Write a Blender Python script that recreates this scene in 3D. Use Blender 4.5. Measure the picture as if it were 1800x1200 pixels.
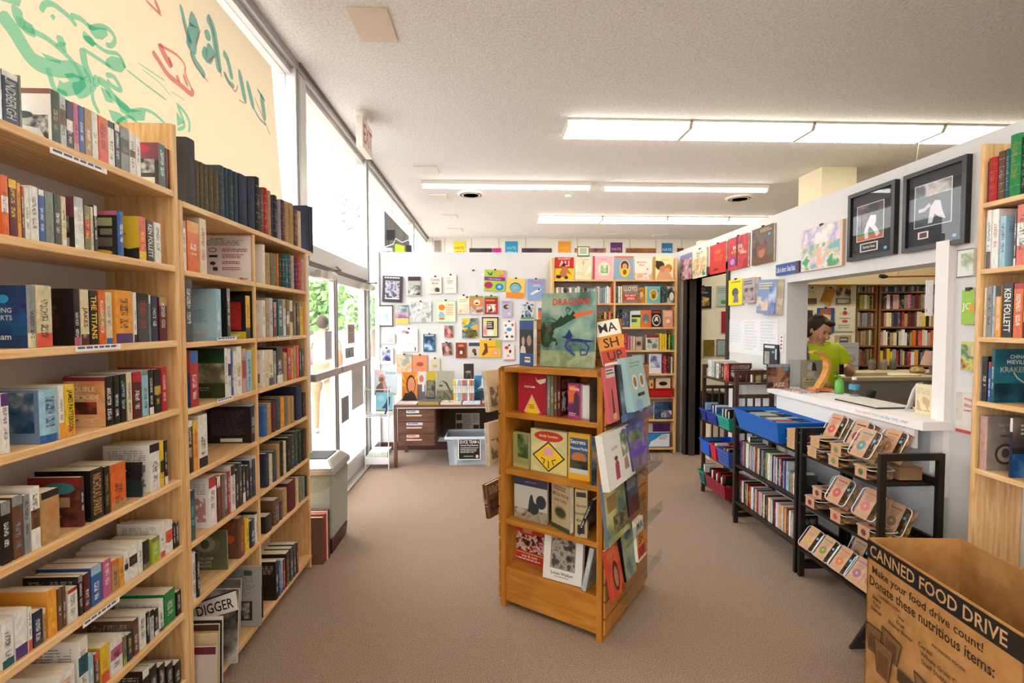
import bpy, bmesh, math, random
from mathutils import Vector, Matrix
random.seed(7)
for _o in list(bpy.data.objects): bpy.data.objects.remove(_o)
SC = bpy.context.scene
COL = SC.collection
# ---------------------------------------------------------------- camera
CH = 1.6; CF = 858.8; YAW, PIT, ROL = .0419, -.0369, .0017
def _rows():
    cy, sy = math.cos(YAW), math.sin(YAW); cp, sp = math.cos(PIT), math.sin(PIT)
    f = Vector((sy*cp, cy*cp, sp)); r = Vector((cy, -sy, 0)); d = -r.cross(f)
    c, s = math.cos(ROL), math.sin(ROL)
    return c*r+s*d, -s*r+c*d, f
CR, CD_, CFW = _rows()
cam = bpy.data.cameras.new('camera'); camo = bpy.data.objects.new('camera', cam); COL.objects.link(camo)
cam.sensor_width = 36; cam.lens = CF/1800*36; cam.clip_start = .05; cam.clip_end = 300
m3 = Matrix((CR, -CD_, -CFW)).transposed()
camo.matrix_world = Matrix.Translation((0, 0, CH)) @ m3.to_4x4()
SC.camera = camo
def on(x, y, ax, v):
    """where the photo's pixel (x,y) meets the plane axis=v"""
    r = CR*((x-900)/CF) + CD_*((y-600)/CF) + CFW
    o = Vector((0, 0, CH)); t = (v-o[ax])/r[ax]
    return o + r*t
# ---------------------------------------------------------------- light
w = bpy.data.worlds.new('world'); SC.world = w; w.use_nodes = True
WN = w.node_tree; WB = WN.nodes['Background']
WB.inputs[0].default_value = (1, 1, 1, 1); WB.inputs[1].default_value = 6.5
SC.view_settings.view_transform = 'Standard'; SC.view_settings.look = 'None'
SC.view_settings.gamma = 1; SC.view_settings.use_curve_mapping = False
SC.view_settings.exposure = 0.36
LAMP_E = 10.0; TUBE_E = 15.0
# ---------------------------------------------------------------- constants of the room
XG = -1.46; XC = -1.19; XR = 2.35; YP = 6.2; ZP = 2.495; ZC = 3.505; YB = 11.0; YF = -2.6
# ---------------------------------------------------------------- materials
def lin(h):
    if not isinstance(h, str): return tuple(h)
    if len(h) == 3: h = ''.join(c*2 for c in h)
    v = [int(h[i:i+2], 16)/255 for i in (0, 2, 4)]
    return tuple(((c+.055)/1.055)**2.4 if c > .04045 else c/12.92 for c in v)
_M = {}
def newmat(name):
    m = bpy.data.materials.new(name); m.use_nodes = True
    return m, m.node_tree, m.node_tree.nodes['Principled BSDF']
def mat(h, rough=.5, metal=0, spec=.4):
    k = (h, rough, metal, spec)
    if k not in _M:
        m, t, b = newmat('m_%s' % (h,)); b.inputs['Base Color'].default_value = (*lin(h), 1)
        b.inputs['Roughness'].default_value = rough; b.inputs['Metallic'].default_value = metal
        b.inputs['Specular IOR Level'].default_value = spec; _M[k] = m
    return _M[k]
def nd(t, ty, **k):
    n = t.nodes.new(ty)
    for a, v in k.items():
        if a[0] == 'i' and a[1:].isdigit(): n.inputs[int(a[1:])].default_value = v
        else: setattr(n, a, v)
    return n
def ramp(t, stops, interp='LINEAR'):
    r = t.nodes.new('ShaderNodeValToRGB'); cr = r.color_ramp; cr.interpolation = interp
    while len(cr.elements) < len(stops): cr.elements.new(.5)
    for e, (p, c) in zip(cr.elements, stops): e.position = p; e.color = (*lin(c), 1)
    return r
def noisemat(cols, scale=8, seed=0, rough=.5, detail=3, stretch=(1, 1, 1), interp='LINEAR', lo=.35, hi=.65, bump=0, bscale=None, dist=0):
    k = ('n', tuple(cols), scale, seed, rough, detail, stretch, interp, lo, hi, bump, dist)
    if k in _M: return _M[k]
    m, t, b = newmat('n_%s' % cols[0]); tc = nd(t, 'ShaderNodeTexCoord'); mp = nd(t, 'ShaderNodeMapping')
    mp.inputs['Scale'].default_value = stretch; mp.inputs['Location'].default_value = (seed*1.7, seed*.9, seed*2.3)
    t.links.new(tc.outputs['Object'], mp.inputs[0])
    n = nd(t, 'ShaderNodeTexNoise'); n.inputs['Scale'].default_value = scale; n.inputs['Detail'].default_value = detail
    n.inputs['Distortion'].default_value = dist
    t.links.new(mp.outputs[0], n.inputs['Vector'])
    N = len(cols); r = ramp(t, [(lo+(hi-lo)*i/max(1, N-1), c) for i, c in enumerate(cols)], interp)
    t.links.new(n.outputs[0], r.inputs[0]); t.links.new(r.outputs[0], b.inputs['Base Color'])
    b.inputs['Roughness'].default_value = rough; b.inputs['Specular IOR Level'].default_value = .35
    if bump:
        bp = nd(t, 'ShaderNodeBump'); bp.inputs['Strength'].default_value = bump; bp.inputs['Distance'].default_value = .01
        t.links.new(n.outputs[0], bp.inputs['Height']); t.links.new(bp.outputs[0], b.inputs['Normal'])
    _M[k] = m; return m
def woodmat(name, c1, c2, c3, stretch, rough=.42):
    m, t, b = newmat(name); tc = nd(t, 'ShaderNodeTexCoord'); mp = nd(t, 'ShaderNodeMapping'); mp.inputs['Scale'].default_value = stretch
    t.links.new(tc.outputs['Object'], mp.inputs[0])
    n = nd(t, 'ShaderNodeTexNoise'); n.inputs['Scale'].default_value = 3; n.inputs['Detail'].default_value = 5; n.inputs['Distortion'].default_value = 1.2
    t.links.new(mp.outputs[0], n.inputs['Vector'])
    wv = nd(t, 'ShaderNodeTexWave'); wv.inputs['Scale'].default_value = .9; wv.inputs['Distortion'].default_value = 6; wv.inputs['Detail'].default_value = 2
    t.links.new(mp.outputs[0], wv.inputs['Vector'])
    mx = nd(t, 'ShaderNodeMath', operation='MULTIPLY_ADD'); mx.inputs[1].default_value = .12
    t.links.new(wv.outputs['Fac'], mx.inputs[0]); t.links.new(n.outputs[0], mx.inputs[2])
    r = ramp(t, [(.3, c1), (.52, c2), (.75, c3)]); t.links.new(mx.outputs[0], r.inputs[0]); t.links.new(r.outputs[0], b.inputs['Base Color'])
    b.inputs['Roughness'].default_value = rough; return m
PINE = woodmat('pine_y', 'efcf9f', 'e4bb86', 'd3a269', (14, 1.2, 14))
PINEV = woodmat('pine_z', 'ebc895', 'dfb47c', 'cd9a60', (14, 14, 1.2))
PINEX = woodmat('pine_x', 'ebc895', 'dfb47c', 'cd9a60', (1.2, 14, 14))
OAK = woodmat('oak', 'c98a36', 'bb7a29', 'a8681e', (9, 9, 1.2), .35)
OAKX = woodmat('oakx', 'c98a36', 'bb7a29', 'a8681e', (1.2, 9, 9), .35)
WALNUT = woodmat('walnut', '7a5443', '684536', '54372b', (1, 12, 12), .4)
WALNUTV = woodmat('walnutv', '7a5443', '684536', '54372b', (12, 12, 1), .4)
BROWN = woodmat('brownrack', '5d3d2c', '4b2f21', '3a2418', (12, 2, 2), .4)
BLACKW = mat('1b1614', .38)
PAGES = noisemat(['f2ead8', 'e0d4bc', 'cfc1a6'], 60, 1, .9, 2, (14, .3, .3))
def emis(name, h, e, h2=None):
    m, t, b = newmat(name); b.inputs['Base Color'].default_value = (*lin('eeeeee'), 1)
    b.inputs['Emission Color'].default_value = (*lin(h), 1); b.inputs['Emission Strength'].default_value = e; return m
def glassmat(name, tint='ffffff', refl=.08, rough=0.0):
    m = bpy.data.materials.new(name); m.use_nodes = True; t = m.node_tree; t.nodes.clear()
    o = nd(t, 'ShaderNodeOutputMaterial'); tr = nd(t, 'ShaderNodeBsdfTransparent'); tr.inputs[0].default_value = (*lin(tint), 1)
    g = nd(t, 'ShaderNodeBsdfGlossy'); g.inputs['Roughness'].default_value = rough; mx = nd(t, 'ShaderNodeMixShader')
    lw = nd(t, 'ShaderNodeLayerWeight'); lw.inputs[0].default_value = .5
    pw = nd(t, 'ShaderNodeMath', operation='POWER'); pw.inputs[1].default_value = 4; t.links.new(lw.outputs['Facing'], pw.inputs[0])
    a = nd(t, 'ShaderNodeMath', operation='MULTIPLY_ADD'); a.inputs[1].default_value = .3; a.inputs[2].default_value = refl*.5; a.use_clamp = True
    t.links.new(pw.outputs[0], a.inputs[0]); t.links.new(a.outputs[0], mx.inputs[0]); t.links.new(tr.outputs[0], mx.inputs[1]); t.links.new(g.outputs[0], mx.inputs[2])
    t.links.new(mx.outputs[0], o.inputs[0]); return m
def frosted(name, h, k):
    m = bpy.data.materials.new(name); m.use_nodes = True; t = m.node_tree; t.nodes.clear(); o = nd(t, 'ShaderNodeOutputMaterial'); a = nd(t, 'ShaderNodeBsdfTransparent'); b = nd(t, 'ShaderNodeBsdfDiffuse'); b.inputs[0].default_value = (*lin(h), 1)
    mx = nd(t, 'ShaderNodeMixShader'); mx.inputs[0].default_value = k; t.links.new(a.outputs[0], mx.inputs[1]); t.links.new(b.outputs[0], mx.inputs[2]); t.links.new(mx.outputs[0], o.inputs[0]); return m
GLASS = glassmat('glass', 'fcfdfd', .04); ACRYL = glassmat('acrylic', 'f6fafa', .06, .05); PLAST = glassmat('clear_plastic', 'fcfdfd', .06, .1)
PICGLASS = glassmat('picture_glass', 'ffffff', .07)
WHITE = mat('eceaea', .6); ALU = mat('c4c4c6', .35, .55); WALL = noisemat(['dcdde0', 'd5d6d8'], 1.5, 0, .85, 2)
STEEL = mat('b9b6b2', .3, .8); BLK = mat('141416', .4); CREAM = mat('e8dfc4', .6)
KRAFT = noisemat(['c9a386', 'bd9678'], 30, 3, .9)
# ---------------------------------------------------------------- mesh builder
def world_loc(o):
    v = Vector((0, 0, 0))
    while o is not None: v = v + Vector(o.location); o = o.parent
    return v
class MB:
    def __init__(s): s.v = []; s.f = []; s.mi = []; s.m = []; s.uv = None
    def mid(s, m):
        if m not in s.m: s.m.append(m)
        return s.m.index(m)
    def add(s, vs, fs, m):
        b = len(s.v); s.v += [tuple(v) for v in vs]; s.f += [tuple(b+i for i in f) for f in fs]; s.mi += [s.mid(m)]*len(fs); return s
    def box(s, x0, y0, z0, x1, y1, z1, m):
        x0, x1 = min(x0, x1), max(x0, x1); y0, y1 = min(y0, y1), max(y0, y1); z0, z1 = min(z0, z1), max(z0, z1)
        return s.add([(x0, y0, z0), (x1, y0, z0), (x1, y1, z0), (x0, y1, z0), (x0, y0, z1), (x1, y0, z1), (x1, y1, z1), (x0, y1, z1)],
              [(0, 3, 2, 1), (4, 5, 6, 7), (0, 1, 5, 4), (1, 2, 6, 5), (2, 3, 7, 6), (3, 0, 4, 7)], m)
    def hexa(s, p, m):  # 8 points bottom ring, top ring
        return s.add(p, [(0, 3, 2, 1), (4, 5, 6, 7), (0, 1, 5, 4), (1, 2, 6, 5), (2, 3, 7, 6), (3, 0, 4, 7)], m)
    def prism(s, pts, a, b, ax, m):  # outline in the two other axes, extruded along ax from a to b
        n = len(pts)
        def P(p, t): q = [0, 0, 0]; o = [i for i in range(3) if i != ax]; q[o[0]] = p[0]; q[o[1]] = p[1]; q[ax] = t; return tuple(q)
        vs = [P(p, a) for p in pts]+[P(p, b) for p in pts]
        return s.add(vs, [tuple(range(n-1, -1, -1)), tuple(range(n, 2*n))]+[(i, (i+1) % n, n+(i+1) % n, n+i) for i in range(n)], m)
    def cyl(s, p0, p1, r0, m, r1=None, n=12, cap=True):
        r1 = r0 if r1 is None else r1; p0 = Vector(p0); p1 = Vector(p1); d = (p1-p0).normalized()
        u = d.orthogonal().normalized(); v = d.cross(u); vs = []
        for p, r in ((p0, r0), (p1, r1)):
            for i in range(n): a = 2*math.pi*i/n; vs.append(p+u*math.cos(a)*r+v*math.sin(a)*r)
        fs = [(i, (i+1) % n, n+(i+1) % n, n+i) for i in range(n)]
        if cap: fs += [tuple(range(n-1, -1, -1)), tuple(range(n, 2*n))]
        return s.add(vs, fs, m)
    def tube(s, pts, r, m, n=8, radii=None):
        P = [Vector(p) for p in pts]; vs = []; u = None
        for i, p in enumerate(P):
            d = (P[min(i+1, len(P)-1)]-P[max(i-1, 0)]).normalized()
            u = d.orthogonal().normalized() if u is None else (u-d*u.dot(d)).normalized(); v = d.cross(u)
            rr = radii[i] if radii else r
            for k in range(n): a = 2*math.pi*k/n; vs.append(p+u*math.cos(a)*rr+v*math.sin(a)*rr)
        fs = []
        for i in range(len(P)-1):
            for k in range(n): fs.append((i*n+k, i*n+(k+1) % n, (i+1)*n+(k+1) % n, (i+1)*n+k))
        fs += [tuple(range(n-1, -1, -1)), tuple(range((len(P)-1)*n, len(P)*n))]
        return s.add(vs, fs, m)
    def lathe(s, c, prof, m, n=20):
        vs = []; fs = []
        for r, z in prof:
            for k in range(n): a = 2*math.pi*k/n; vs.append((c[0]+r*math.cos(a), c[1]+r*math.sin(a), c[2]+z))
        for i in range(len(prof)-1):
            for k in range(n): fs.append((i*n+k, i*n+(k+1) % n, (i+1)*n+(k+1) % n, (i+1)*n+k))
        fs += [tuple(range(n-1, -1, -1)), tuple(range((len(prof)-1)*n, len(prof)*n))]
        return s.add(vs, fs, m)
    def quad(s, a, b, c, d, m): return s.add([a, b, c, d], [(0, 1, 2, 3)], m)
    def mesh(s, name, off=(0, 0, 0)):
        me = bpy.data.meshes.new(name); off = Vector(off)
        me.from_pydata([Vector(v)-off for v in s.v], [], s.f)
        for m in s.m: me.materials.append(m)
        me.polygons.foreach_set('material_index', s.mi); me.update(); return me
    def build(s, name, parent=None, local=False, bevel=0, smooth=False, sub=0):
        if parent is None:
            xs = [v[0] for v in s.v]; ys = [v[1] for v in s.v]; zs = [v[2] for v in s.v]
            org = Vector(((min(xs)+max(xs))/2, (min(ys)+max(ys))/2, min(zs))) if not local else Vector((0, 0, 0))
        else: org = Vector((0, 0, 0)) if local else world_loc(parent)
        me = s.mesh(name, org); o = bpy.data.objects.new(name, me); COL.objects.link(o)
        if parent is None: o.location = org
        else: o.parent = parent
        if smooth: me.polygons.foreach_set('use_smooth', [True]*len(me.polygons))
        if bevel:
            b = o.modifiers.new('b', 'BEVEL'); b.width = bevel; b.segments = 2; b.limit_method = 'ANGLE'
        if sub:
            b = o.modifiers.new('s', 'SUBSURF'); b.levels = sub; b.render_levels = sub
        return o
def tag(o, label, cat, group=None, kind=None):
    o['label'] = label; o['category'] = cat
    if group: o['group'] = group
    if kind: o['kind'] = kind
    return o
def thing(name, label, cat, loc, rz=0, group=None, rx=0):
    o = bpy.data.objects.new(name, None); o.empty_display_size = .05; COL.objects.link(o)
    o.location = loc; o.rotation_euler = (rx, 0, rz); return tag(o, label, cat, group)
def struct(o): o['kind'] = 'structure'; return o
def clone(root, loc, rz=None, label=None, rx=None, **props):
    r = root.copy(); COL.objects.link(r); r.location = loc
    e = list(root.rotation_euler)
    if rz is not None: e[2] = rz
    if rx is not None: e[0] = rx
    r.rotation_euler = e
    if label: r['label'] = label
    for ch in list(root.children):
        c = ch.copy(); COL.objects.link(c); c.parent = r
        for k, v in props.items(): c[k] = v
        for g in ch.children:
            d = g.copy(); COL.objects.link(d); d.parent = c
            for k, v in props.items(): d[k] = v
    return r
# ---------------------------------------------------------------- lettering and printed artwork
_T = {}
def text_tris(s):
    if s not in _T:
        c = bpy.data.curves.new('t', 'FONT'); c.body = s; c.resolution_u = 2; c.size = 1; c.offset = .012; c.align_x = 'LEFT'
        o = bpy.data.objects.new('t', c); me = bpy.data.meshes.new_from_object(o)
        vs = [(v.co.x, v.co.y) for v in me.vertices]; fs = [tuple(p.vertices) for p in me.polygons]
        bpy.data.objects.remove(o); bpy.data.curves.remove(c); bpy.data.meshes.remove(me)
        x0 = min(v[0] for v in vs); x1 = max(v[0] for v in vs); y0 = min(v[1] for v in vs); y1 = max(v[1] for v in vs)
        _T[s] = ([((x-x0), (y-y0)) for x, y in vs], fs, x1-x0, y1-y0)
    return _T[s]
def paint(mb, spec, X0, Z0, W, H, y, step=.00025, seed=0):
    """printed shapes on the face at y (facing -y). spec items use 0..1 coordinates, z up.
    r x0 z0 x1 z1 col | e cx cz rx rz col | p [pts] col | t text cx cz height col (maxw) (angle) | L x0 z0 x1 z1 rows col | n x0 z0 x1 z1 [cols] scale | s [pts] width col"""
    rnd = random.Random(seed+len(spec)); k = 1
    def q(px, pz): return (X0+px*W, y-step*k, Z0+pz*H)
    for it in spec:
        a = it[0]
        if a in 'rn':
            x0, z0, x1, z1 = it[1:5]
            m = mat(it[5]) if a == 'r' else noisemat(it[5], it[6] if len(it) > 6 else 30, rnd.randint(0, 40), .45, 4, lo=.38, hi=.62, interp='LINEAR')
            mb.quad(q(x0, z0), q(x1, z0), q(x1, z1), q(x0, z1), m)
        elif a == 'e':
            cx, cz, rx, rz = it[1:5]; n = 16
            mb.add([q(cx+rx*math.cos(2*math.pi*i/n), cz+rz*math.sin(2*math.pi*i/n)) for i in range(n)], [tuple(range(n))], mat(it[5]))
        elif a == 'p': mb.add([q(*p) for p in it[1]], [tuple(range(len(it[1])))], mat(it[2]))
        elif a == 's':
            pts = [Vector((p[0]*W, p[1]*H)) for p in it[1]]; wd = it[2]/2; L = []; R_ = []
            for i, p in enumerate(pts):
                d = (pts[min(i+1, len(pts)-1)]-pts[max(i-1, 0)]).normalized(); nn = Vector((-d.y, d.x))*wd
                L.append((X0+p.x+nn.x, y-step*k, Z0+p.y+nn.y)); R_.append((X0+p.x-nn.x, y-step*k, Z0+p.y-nn.y))
            n = len(pts); mb.add(L+R_, [(n+i, n+i+1, i+1, i) for i in range(n-1)], mat(it[3]))
        elif a == 'L':
            x0, z0, x1, z1, n, c = it[1:7]; hh = (z1-z0)/n
            for i in range(n):
                x = x0; zt = z1-i*hh; xe = x1-(x1-x0)*rnd.random()*.25
                while x < xe:
                    wl = (x1-x0)*(.06+.12*rnd.random()); e = min(x+wl, xe)
                    mb.quad(q(x, zt-hh*.6), q(e, zt-hh*.6), q(e, zt-hh*.1), q(x, zt-hh*.1), mat(c)); x = e+(x1-x0)*.03
        elif a == 't':
            tx, cx, cz, hz, c = it[1:6]; mw = it[6] if len(it) > 6 and it[6] else .96; ang = it[7] if len(it) > 7 else 0
            vs, fs, tw, th = text_tris(tx); sz = hz*H/max(th, .01); lim = mw*(W if abs(math.sin(ang)) < .7 else H); sz = min(sz, .66*W/max(th, .01)) if abs(math.sin(ang)) > .7 else sz; sx = min(sz*1.15, lim/tw) if abs(math.sin(ang)) > .7 else min(sz, lim/tw)
            ca, sa = math.cos(ang), math.sin(ang); P = []
            for vx, vz in vs:
                ux, uz = (vx-tw/2)*sx, (vz-th/2)*sz
                P.append((X0+cx*W+ux*ca-uz*sa, y-step*k, Z0+cz*H+ux*sa+uz*ca))
            mb.add(P, fs, mat(c))
        k += 1
ROT = {'B': 0.0, 'R': -math.pi/2, 'L': math.pi/2}
# ================================================================ the room
carpet = noisemat(['88715f', 'a08876', 'b59d8c'], 160, 2, .95, 5, bump=.8)
m = MB(); m.box(XG-.1, YF, -.05, 9, YB+.1, 0, carpet); o = struct(m.build('floor'))
popcorn = noisemat(['dcd9d8', 'e8e5e4', 'f1efee'], 55, 4, .95, 5, bump=.9)
m = MB(); m.box(XG-.3, YF, ZC, 9, YB+.1, ZC+.1, popcorn); struct(m.build('ceiling'))
m = MB(); m.box(XG-.12, YF-.1, 0, 9, YF, ZC, WALL); struct(m.build('wall_near'))
m = MB(); m.box(XG-.12, YB, 0, 9, YB+.1, ZC, noisemat(['efebe2', 'e9e5da'], 1, 1, .9)); o = struct(m.build('wall_far'))
m = MB(); m.box(9, YF, 0, 9.1, YB, ZC, mat('e5dcc4', .9)); struct(m.build('wall_outer_right'))
# panel joints of the far wall
for i, x in enumerate((.0, 1.18, 2.36, 3.54, 4.72, 5.9)):
    pass
joint = MB()
for px_ in (650+640/5.806, 650+763/5.806, 650+1037/5.806, 650+1318/5.806, 650+1590/5.806, 1015, 1061, 1107, 1153, 1198):
    p = on(px_, 425, 1, YB); joint.box(p.x-.012, YB-.008, 0, p.x+.012, YB, ZC-.005, mat('cfc8bb'))
struct(joint.build('trim_1'))
# low partition at the back
m = MB(); m.box(XG+.01, YP, 0, XR+.02, YP+.12, ZP, WALL); struct(m.build('wall_back_partition'))
m = MB(); m.box(XG+.01, YP-.012, 0, .62, YP, .1, mat('5b3b38', .6)); struct(m.build('baseboard_back'))
m = MB(); m.box(XG+.01, YP-.03, 0, XG+.06, YP, ZP, WHITE); struct(m.build('trim_2'))
# right partition with doorway and pass-through
WT = .17
DY0 = on(1278, 600, 0, XR).y; DY1 = on(1207, 600, 0, XR).y; DZ = on(1240, 482, 0, XR).z
OY0 = on(1648, 600, 0, XR).y; OY1 = on(1382, 600, 0, XR).y; OZ1 = on(1382, 497, 0, XR).z; OZ0 = 1.05
def wallseg(name, y0, y1, z0, z1):
    m = MB(); m.box(XR, y0, z0, XR+WT, y1, z1, WALL); return m
m = MB()
m.box(XR, YF, 0, XR+WT, OY0, ZP, WALL); m.box(XR, OY0, 0, XR+WT, OY1, OZ0, WALL); m.box(XR, OY0, OZ1, XR+WT, OY1, ZP, WALL)
m.box(XR, OY1, 0, XR+WT, DY0, ZP, WALL); m.box(XR, DY0, DZ, XR+WT, DY1, ZP, WALL); m.box(XR, DY1, 0, XR+WT, YP+.12, ZP, WALL)
struct(m.build('wall_right'))
m = MB(); DK = mat('3d322c', .35)
m.box(XR-.02, DY1, 0, XR+WT+.01, DY1+.075, DZ+.07, DK); m.box(XR-.02, DY0-.05, 0, XR+WT+.01, DY0, DZ+.07, DK); m.box(XR-.02, DY0-.05, DZ, XR+WT+.01, DY1+.075, DZ+.07, DK)
m.box(XR+.03, DY1-.03, 0, XR+.1, DY1, DZ, DK)
struct(m.build('door_1'))
# opening frame: ledge board and casing
m = MB(); m.box(XR-.16, OY0-.1, OZ0, XR+WT+.02, OY1-.02, OZ0+.045, WHITE)
m.box(XR-.13, OY0-.02, OZ0-.11, XR-.11, OY1-.1, OZ0, WHITE)
lg = m.build('trim_3'); struct(lg)
m = MB(); m.box(XR-.035, OY0-.085, OZ0-.35, XR, OY0-.012, OZ1+.1, WHITE); struct(m.build('trim_4'))
# room behind the counter
YS = 5.85
XAL = on(1503, 600, 1, YS).x; OWM = noisemat(['e4dcc6', 'dcd3bb'], 1, 2, .9)
m = MB(); m.box(XR+WT, YS, 0, XAL, YS+.1, 2.6, OWM); m.box(XAL, YS+.24, 0, 9, YS+.34, 2.6, OWM); struct(m.build('wall_back_office'))
m = MB(); m.box(XR+WT+.9, YS-.16, 2.06, 9, YS, 2.6, mat('cbb68c', .8)); struct(m.build('trim_5'))
m = MB(); m.box(7.2, YF, 0, 7.3, YS, 2.6, mat('dcd0b0', .9)); struct(m.build('wall_office_right'))
# square column rising behind the right partition
a = on(1445, 293, 2, ZC); b = on(1508, 293, 2, ZC)
m = MB(); m.box(a.x, a.y, 0, b.x, a.y+.45, ZC, mat('efe4c6', .8)); struct(m.build('wall_column'))
# ---------------------------------------------------------------- shop-front: mullions, glass, doors
P1a, P1b = 3.76, 3.98; P2a, P2b = 5.66, 5.84
FR = mat('a9a7a8', .4, .5); FRW = mat('d6d4d3', .4, .2)
def mull(n, y0, y1, mt=FRW, z0=0, z1=ZC):
    m = MB(); m.box(XG-.06, y0, z0, XG+.05, y1, z1, mt); m.box(XG-.065, y0+.03, z0, XG+.062, y0+.05, z1, FR); m.box(XG-.02, y1, z0, XG+.02, y1+.02, z1, mat('77706d', .5)); return struct(m.build('trim_%d' % n))
mull(6, 3.66, P1b-.12); mull(7, P2a, P2b-.08); mull(8, 9.0, 9.12); mull(9, -1.0, -.9)
m = MB(); m.box(XG-.06, YF, ZC-.06, XG+.06, YB, ZC, FR); m.box(XG-.08, YF, ZC-.1, XG+.02, YB, ZC-.06, FRW); m.box(XG+.06, 3.7, ZC-.018, XG+.075, YB, ZC, mat('6d655e'))
m.box(XG-.06, YF, 0, XG+.04, P1a, .12, FRW); m.box(XG-.06, P2b, 0, XG+.04, YB, .12, FRW)
struct(m.build('trim_10'))
for i, (y0, y1, z0, z1) in enumerate(((-.9, 3.66, .12, ZC-.1), (P1b-.1, P2a, 2.23, ZC-.1), (P2b-.06, 9.0, .12, ZC-.1), (9.12, YB, .12, ZC-.1), (YF, -1.0, .12, ZC-.1))):
    m = MB(); m.box(XG-.025, y0, z0, XG-.017, y1, z1, GLASS); struct(m.build('window_%d' % (i+1)))
# door header, transom bar, threshold
HZ = 2.09
m = MB(); m.box(XG-.05, P1b-.12, HZ, XG+.06, P2a, HZ+.13, FRW); m.box(XG-.05, P1b-.12, HZ-.02, XG+.03, P2a, HZ, mat('8b8886', .4, .4)); struct(m.build('trim_11'))
m = MB(); m.box(XG-.1, P1b-.1, 0, XG+.1, P2a, .022, mat('b9b4ae', .35, .6)); struct(m.build('trim_12'))
def shopdoor(n, y0, y1):
    r = bpy.data.objects.new('door_%d' % n, None); COL.objects.link(r); r.location = (XG, (y0+y1)/2, .02); struct(r)
    m = MB(); s = .055
    for a_, b_ in ((y0, y0+s), (y1-s, y1)): m.box(XG-.022, a_, .03, XG+.022, b_, HZ-.03, FRW); m.box(XG+.022, (a_+b_)/2-.006, .03, XG+.026, (a_+b_)/2+.006, HZ-.03, mat('7e7b7a', .4, .4))
    m.box(XG-.022, y0+s, .03, XG+.022, y1-s, .2, FRW); m.box(XG-.022, y0+s, HZ-.11, XG+.022, y1-s, HZ-.03, FRW); m.build('door_frame', r)
    m = MB(); m.box(XG-.005, y0+s, .2, XG+.003, y1-s, HZ-.11, GLASS); m.build('door_glass', r)
    m = MB(); m.box(XG+.03, y0+.02, 1.14, XG+.075, y1-.02, 1.2, mat('a29c9a', .35, .5)); m.build('push_bar', r)
ym = (P1b-.1+P2a)/2
ym = on(587, 600, 0, XG).y
shopdoor(2, P1b-.1, ym-.003); shopdoor(3, ym+.003, P2a)
# ================================================================ ceiling lamps, vents, exit sign, banner
DIFF = emis('lamp_diffuser', 'fff5e0', LAMP_E); TUBE = emis('led_tube', 'fffaf2', TUBE_E)
LW = mat('f0ece2', .4)
def troffer(x0, x1, y, wd, label, grp):
    t = thing('fluorescent_ceiling_lamp', label, 'ceiling lamp', ((x0+x1)/2, y, ZC-.075), 0, grp)
    m = MB(); m.box(x0+.01, y-wd/2, ZC-.018, x1-.01, y+wd/2, ZC, LW)
    for e in (x0, x1-.015): m.prism([(y-wd/2, ZC-.018), (y-wd/2+.03, ZC-.07), (y+wd/2-.03, ZC-.07), (y+wd/2, ZC-.018)], e, e+.015, 0, LW)
    m.build('lamp_housing', t)
    m = MB(); m.prism([(y-wd/2+.004, ZC-.018), (y-wd/2+.03, ZC-.068), (y+wd/2-.03, ZC-.068), (y+wd/2-.004, ZC-.018)], x0+.015, x1-.015, 0, DIFF); m.build('diffuser', t)
    return t
xs = [.70, 1.885, 3.07, 4.36, 5.55]
nm = ['first', 'second', 'third', 'fourth']
for i in range(4): troffer(xs[i]+.003, xs[i+1]-.003, 4.76, .36, 'white wraparound fluorescent lamp, %s from left in the near ceiling row' % nm[i], 'fluorescent lamps in the near row')
xs = [.83, 1.98, 3.15, 4.27, 5.4]
for i in range(4): troffer(xs[i]+.003, xs[i+1]-.003, 8.85, .36, 'white wraparound fluorescent lamp, %s from left in the farthest ceiling row' % nm[i], 'fluorescent lamps in the far row')
for i in range(3):   # unseen lamp row, added over the camera to lift the interior light
    troffer(-.9+i*1.22, .3+i*1.22, .3, .36, 'unseen white wraparound fluorescent lamp added over the camera for room light, %s from left' % nm[i], 'unseen lamps added over the camera')
def strip(x0, x1, y, label):
    t = thing('led_strip_lamp', label, 'ceiling lamp', ((x0+x1)/2, y, ZC-.09), 0, 'slim tube lamps in the middle row')
    m = MB(); m.box(x0, y-.055, ZC-.045, x1, y+.055, ZC, LW); m.box(x0, y-.03, ZC-.09, x0+.02, y+.03, ZC-.045, LW); m.box(x1-.02, y-.03, ZC-.09, x1, y+.03, ZC-.045, LW); m.build('lamp_housing', t)
    m = MB(); m.cyl((x0+.02, y, ZC-.07), (x1-.02, y, ZC-.07), .02, TUBE, n=10); m.build('tube', t)
strip(-.93, 1.36, 6.68, 'slim white tube lamp, left one of the middle row'); strip(1.53, 3.84, 6.72, 'slim white tube lamp, right one of the middle row')
strip(-.9, 1.4, -1.6, 'unseen slim white tube lamp added to the ceiling behind the camera')  # unseen lamp, added as extra room light from behind
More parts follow.
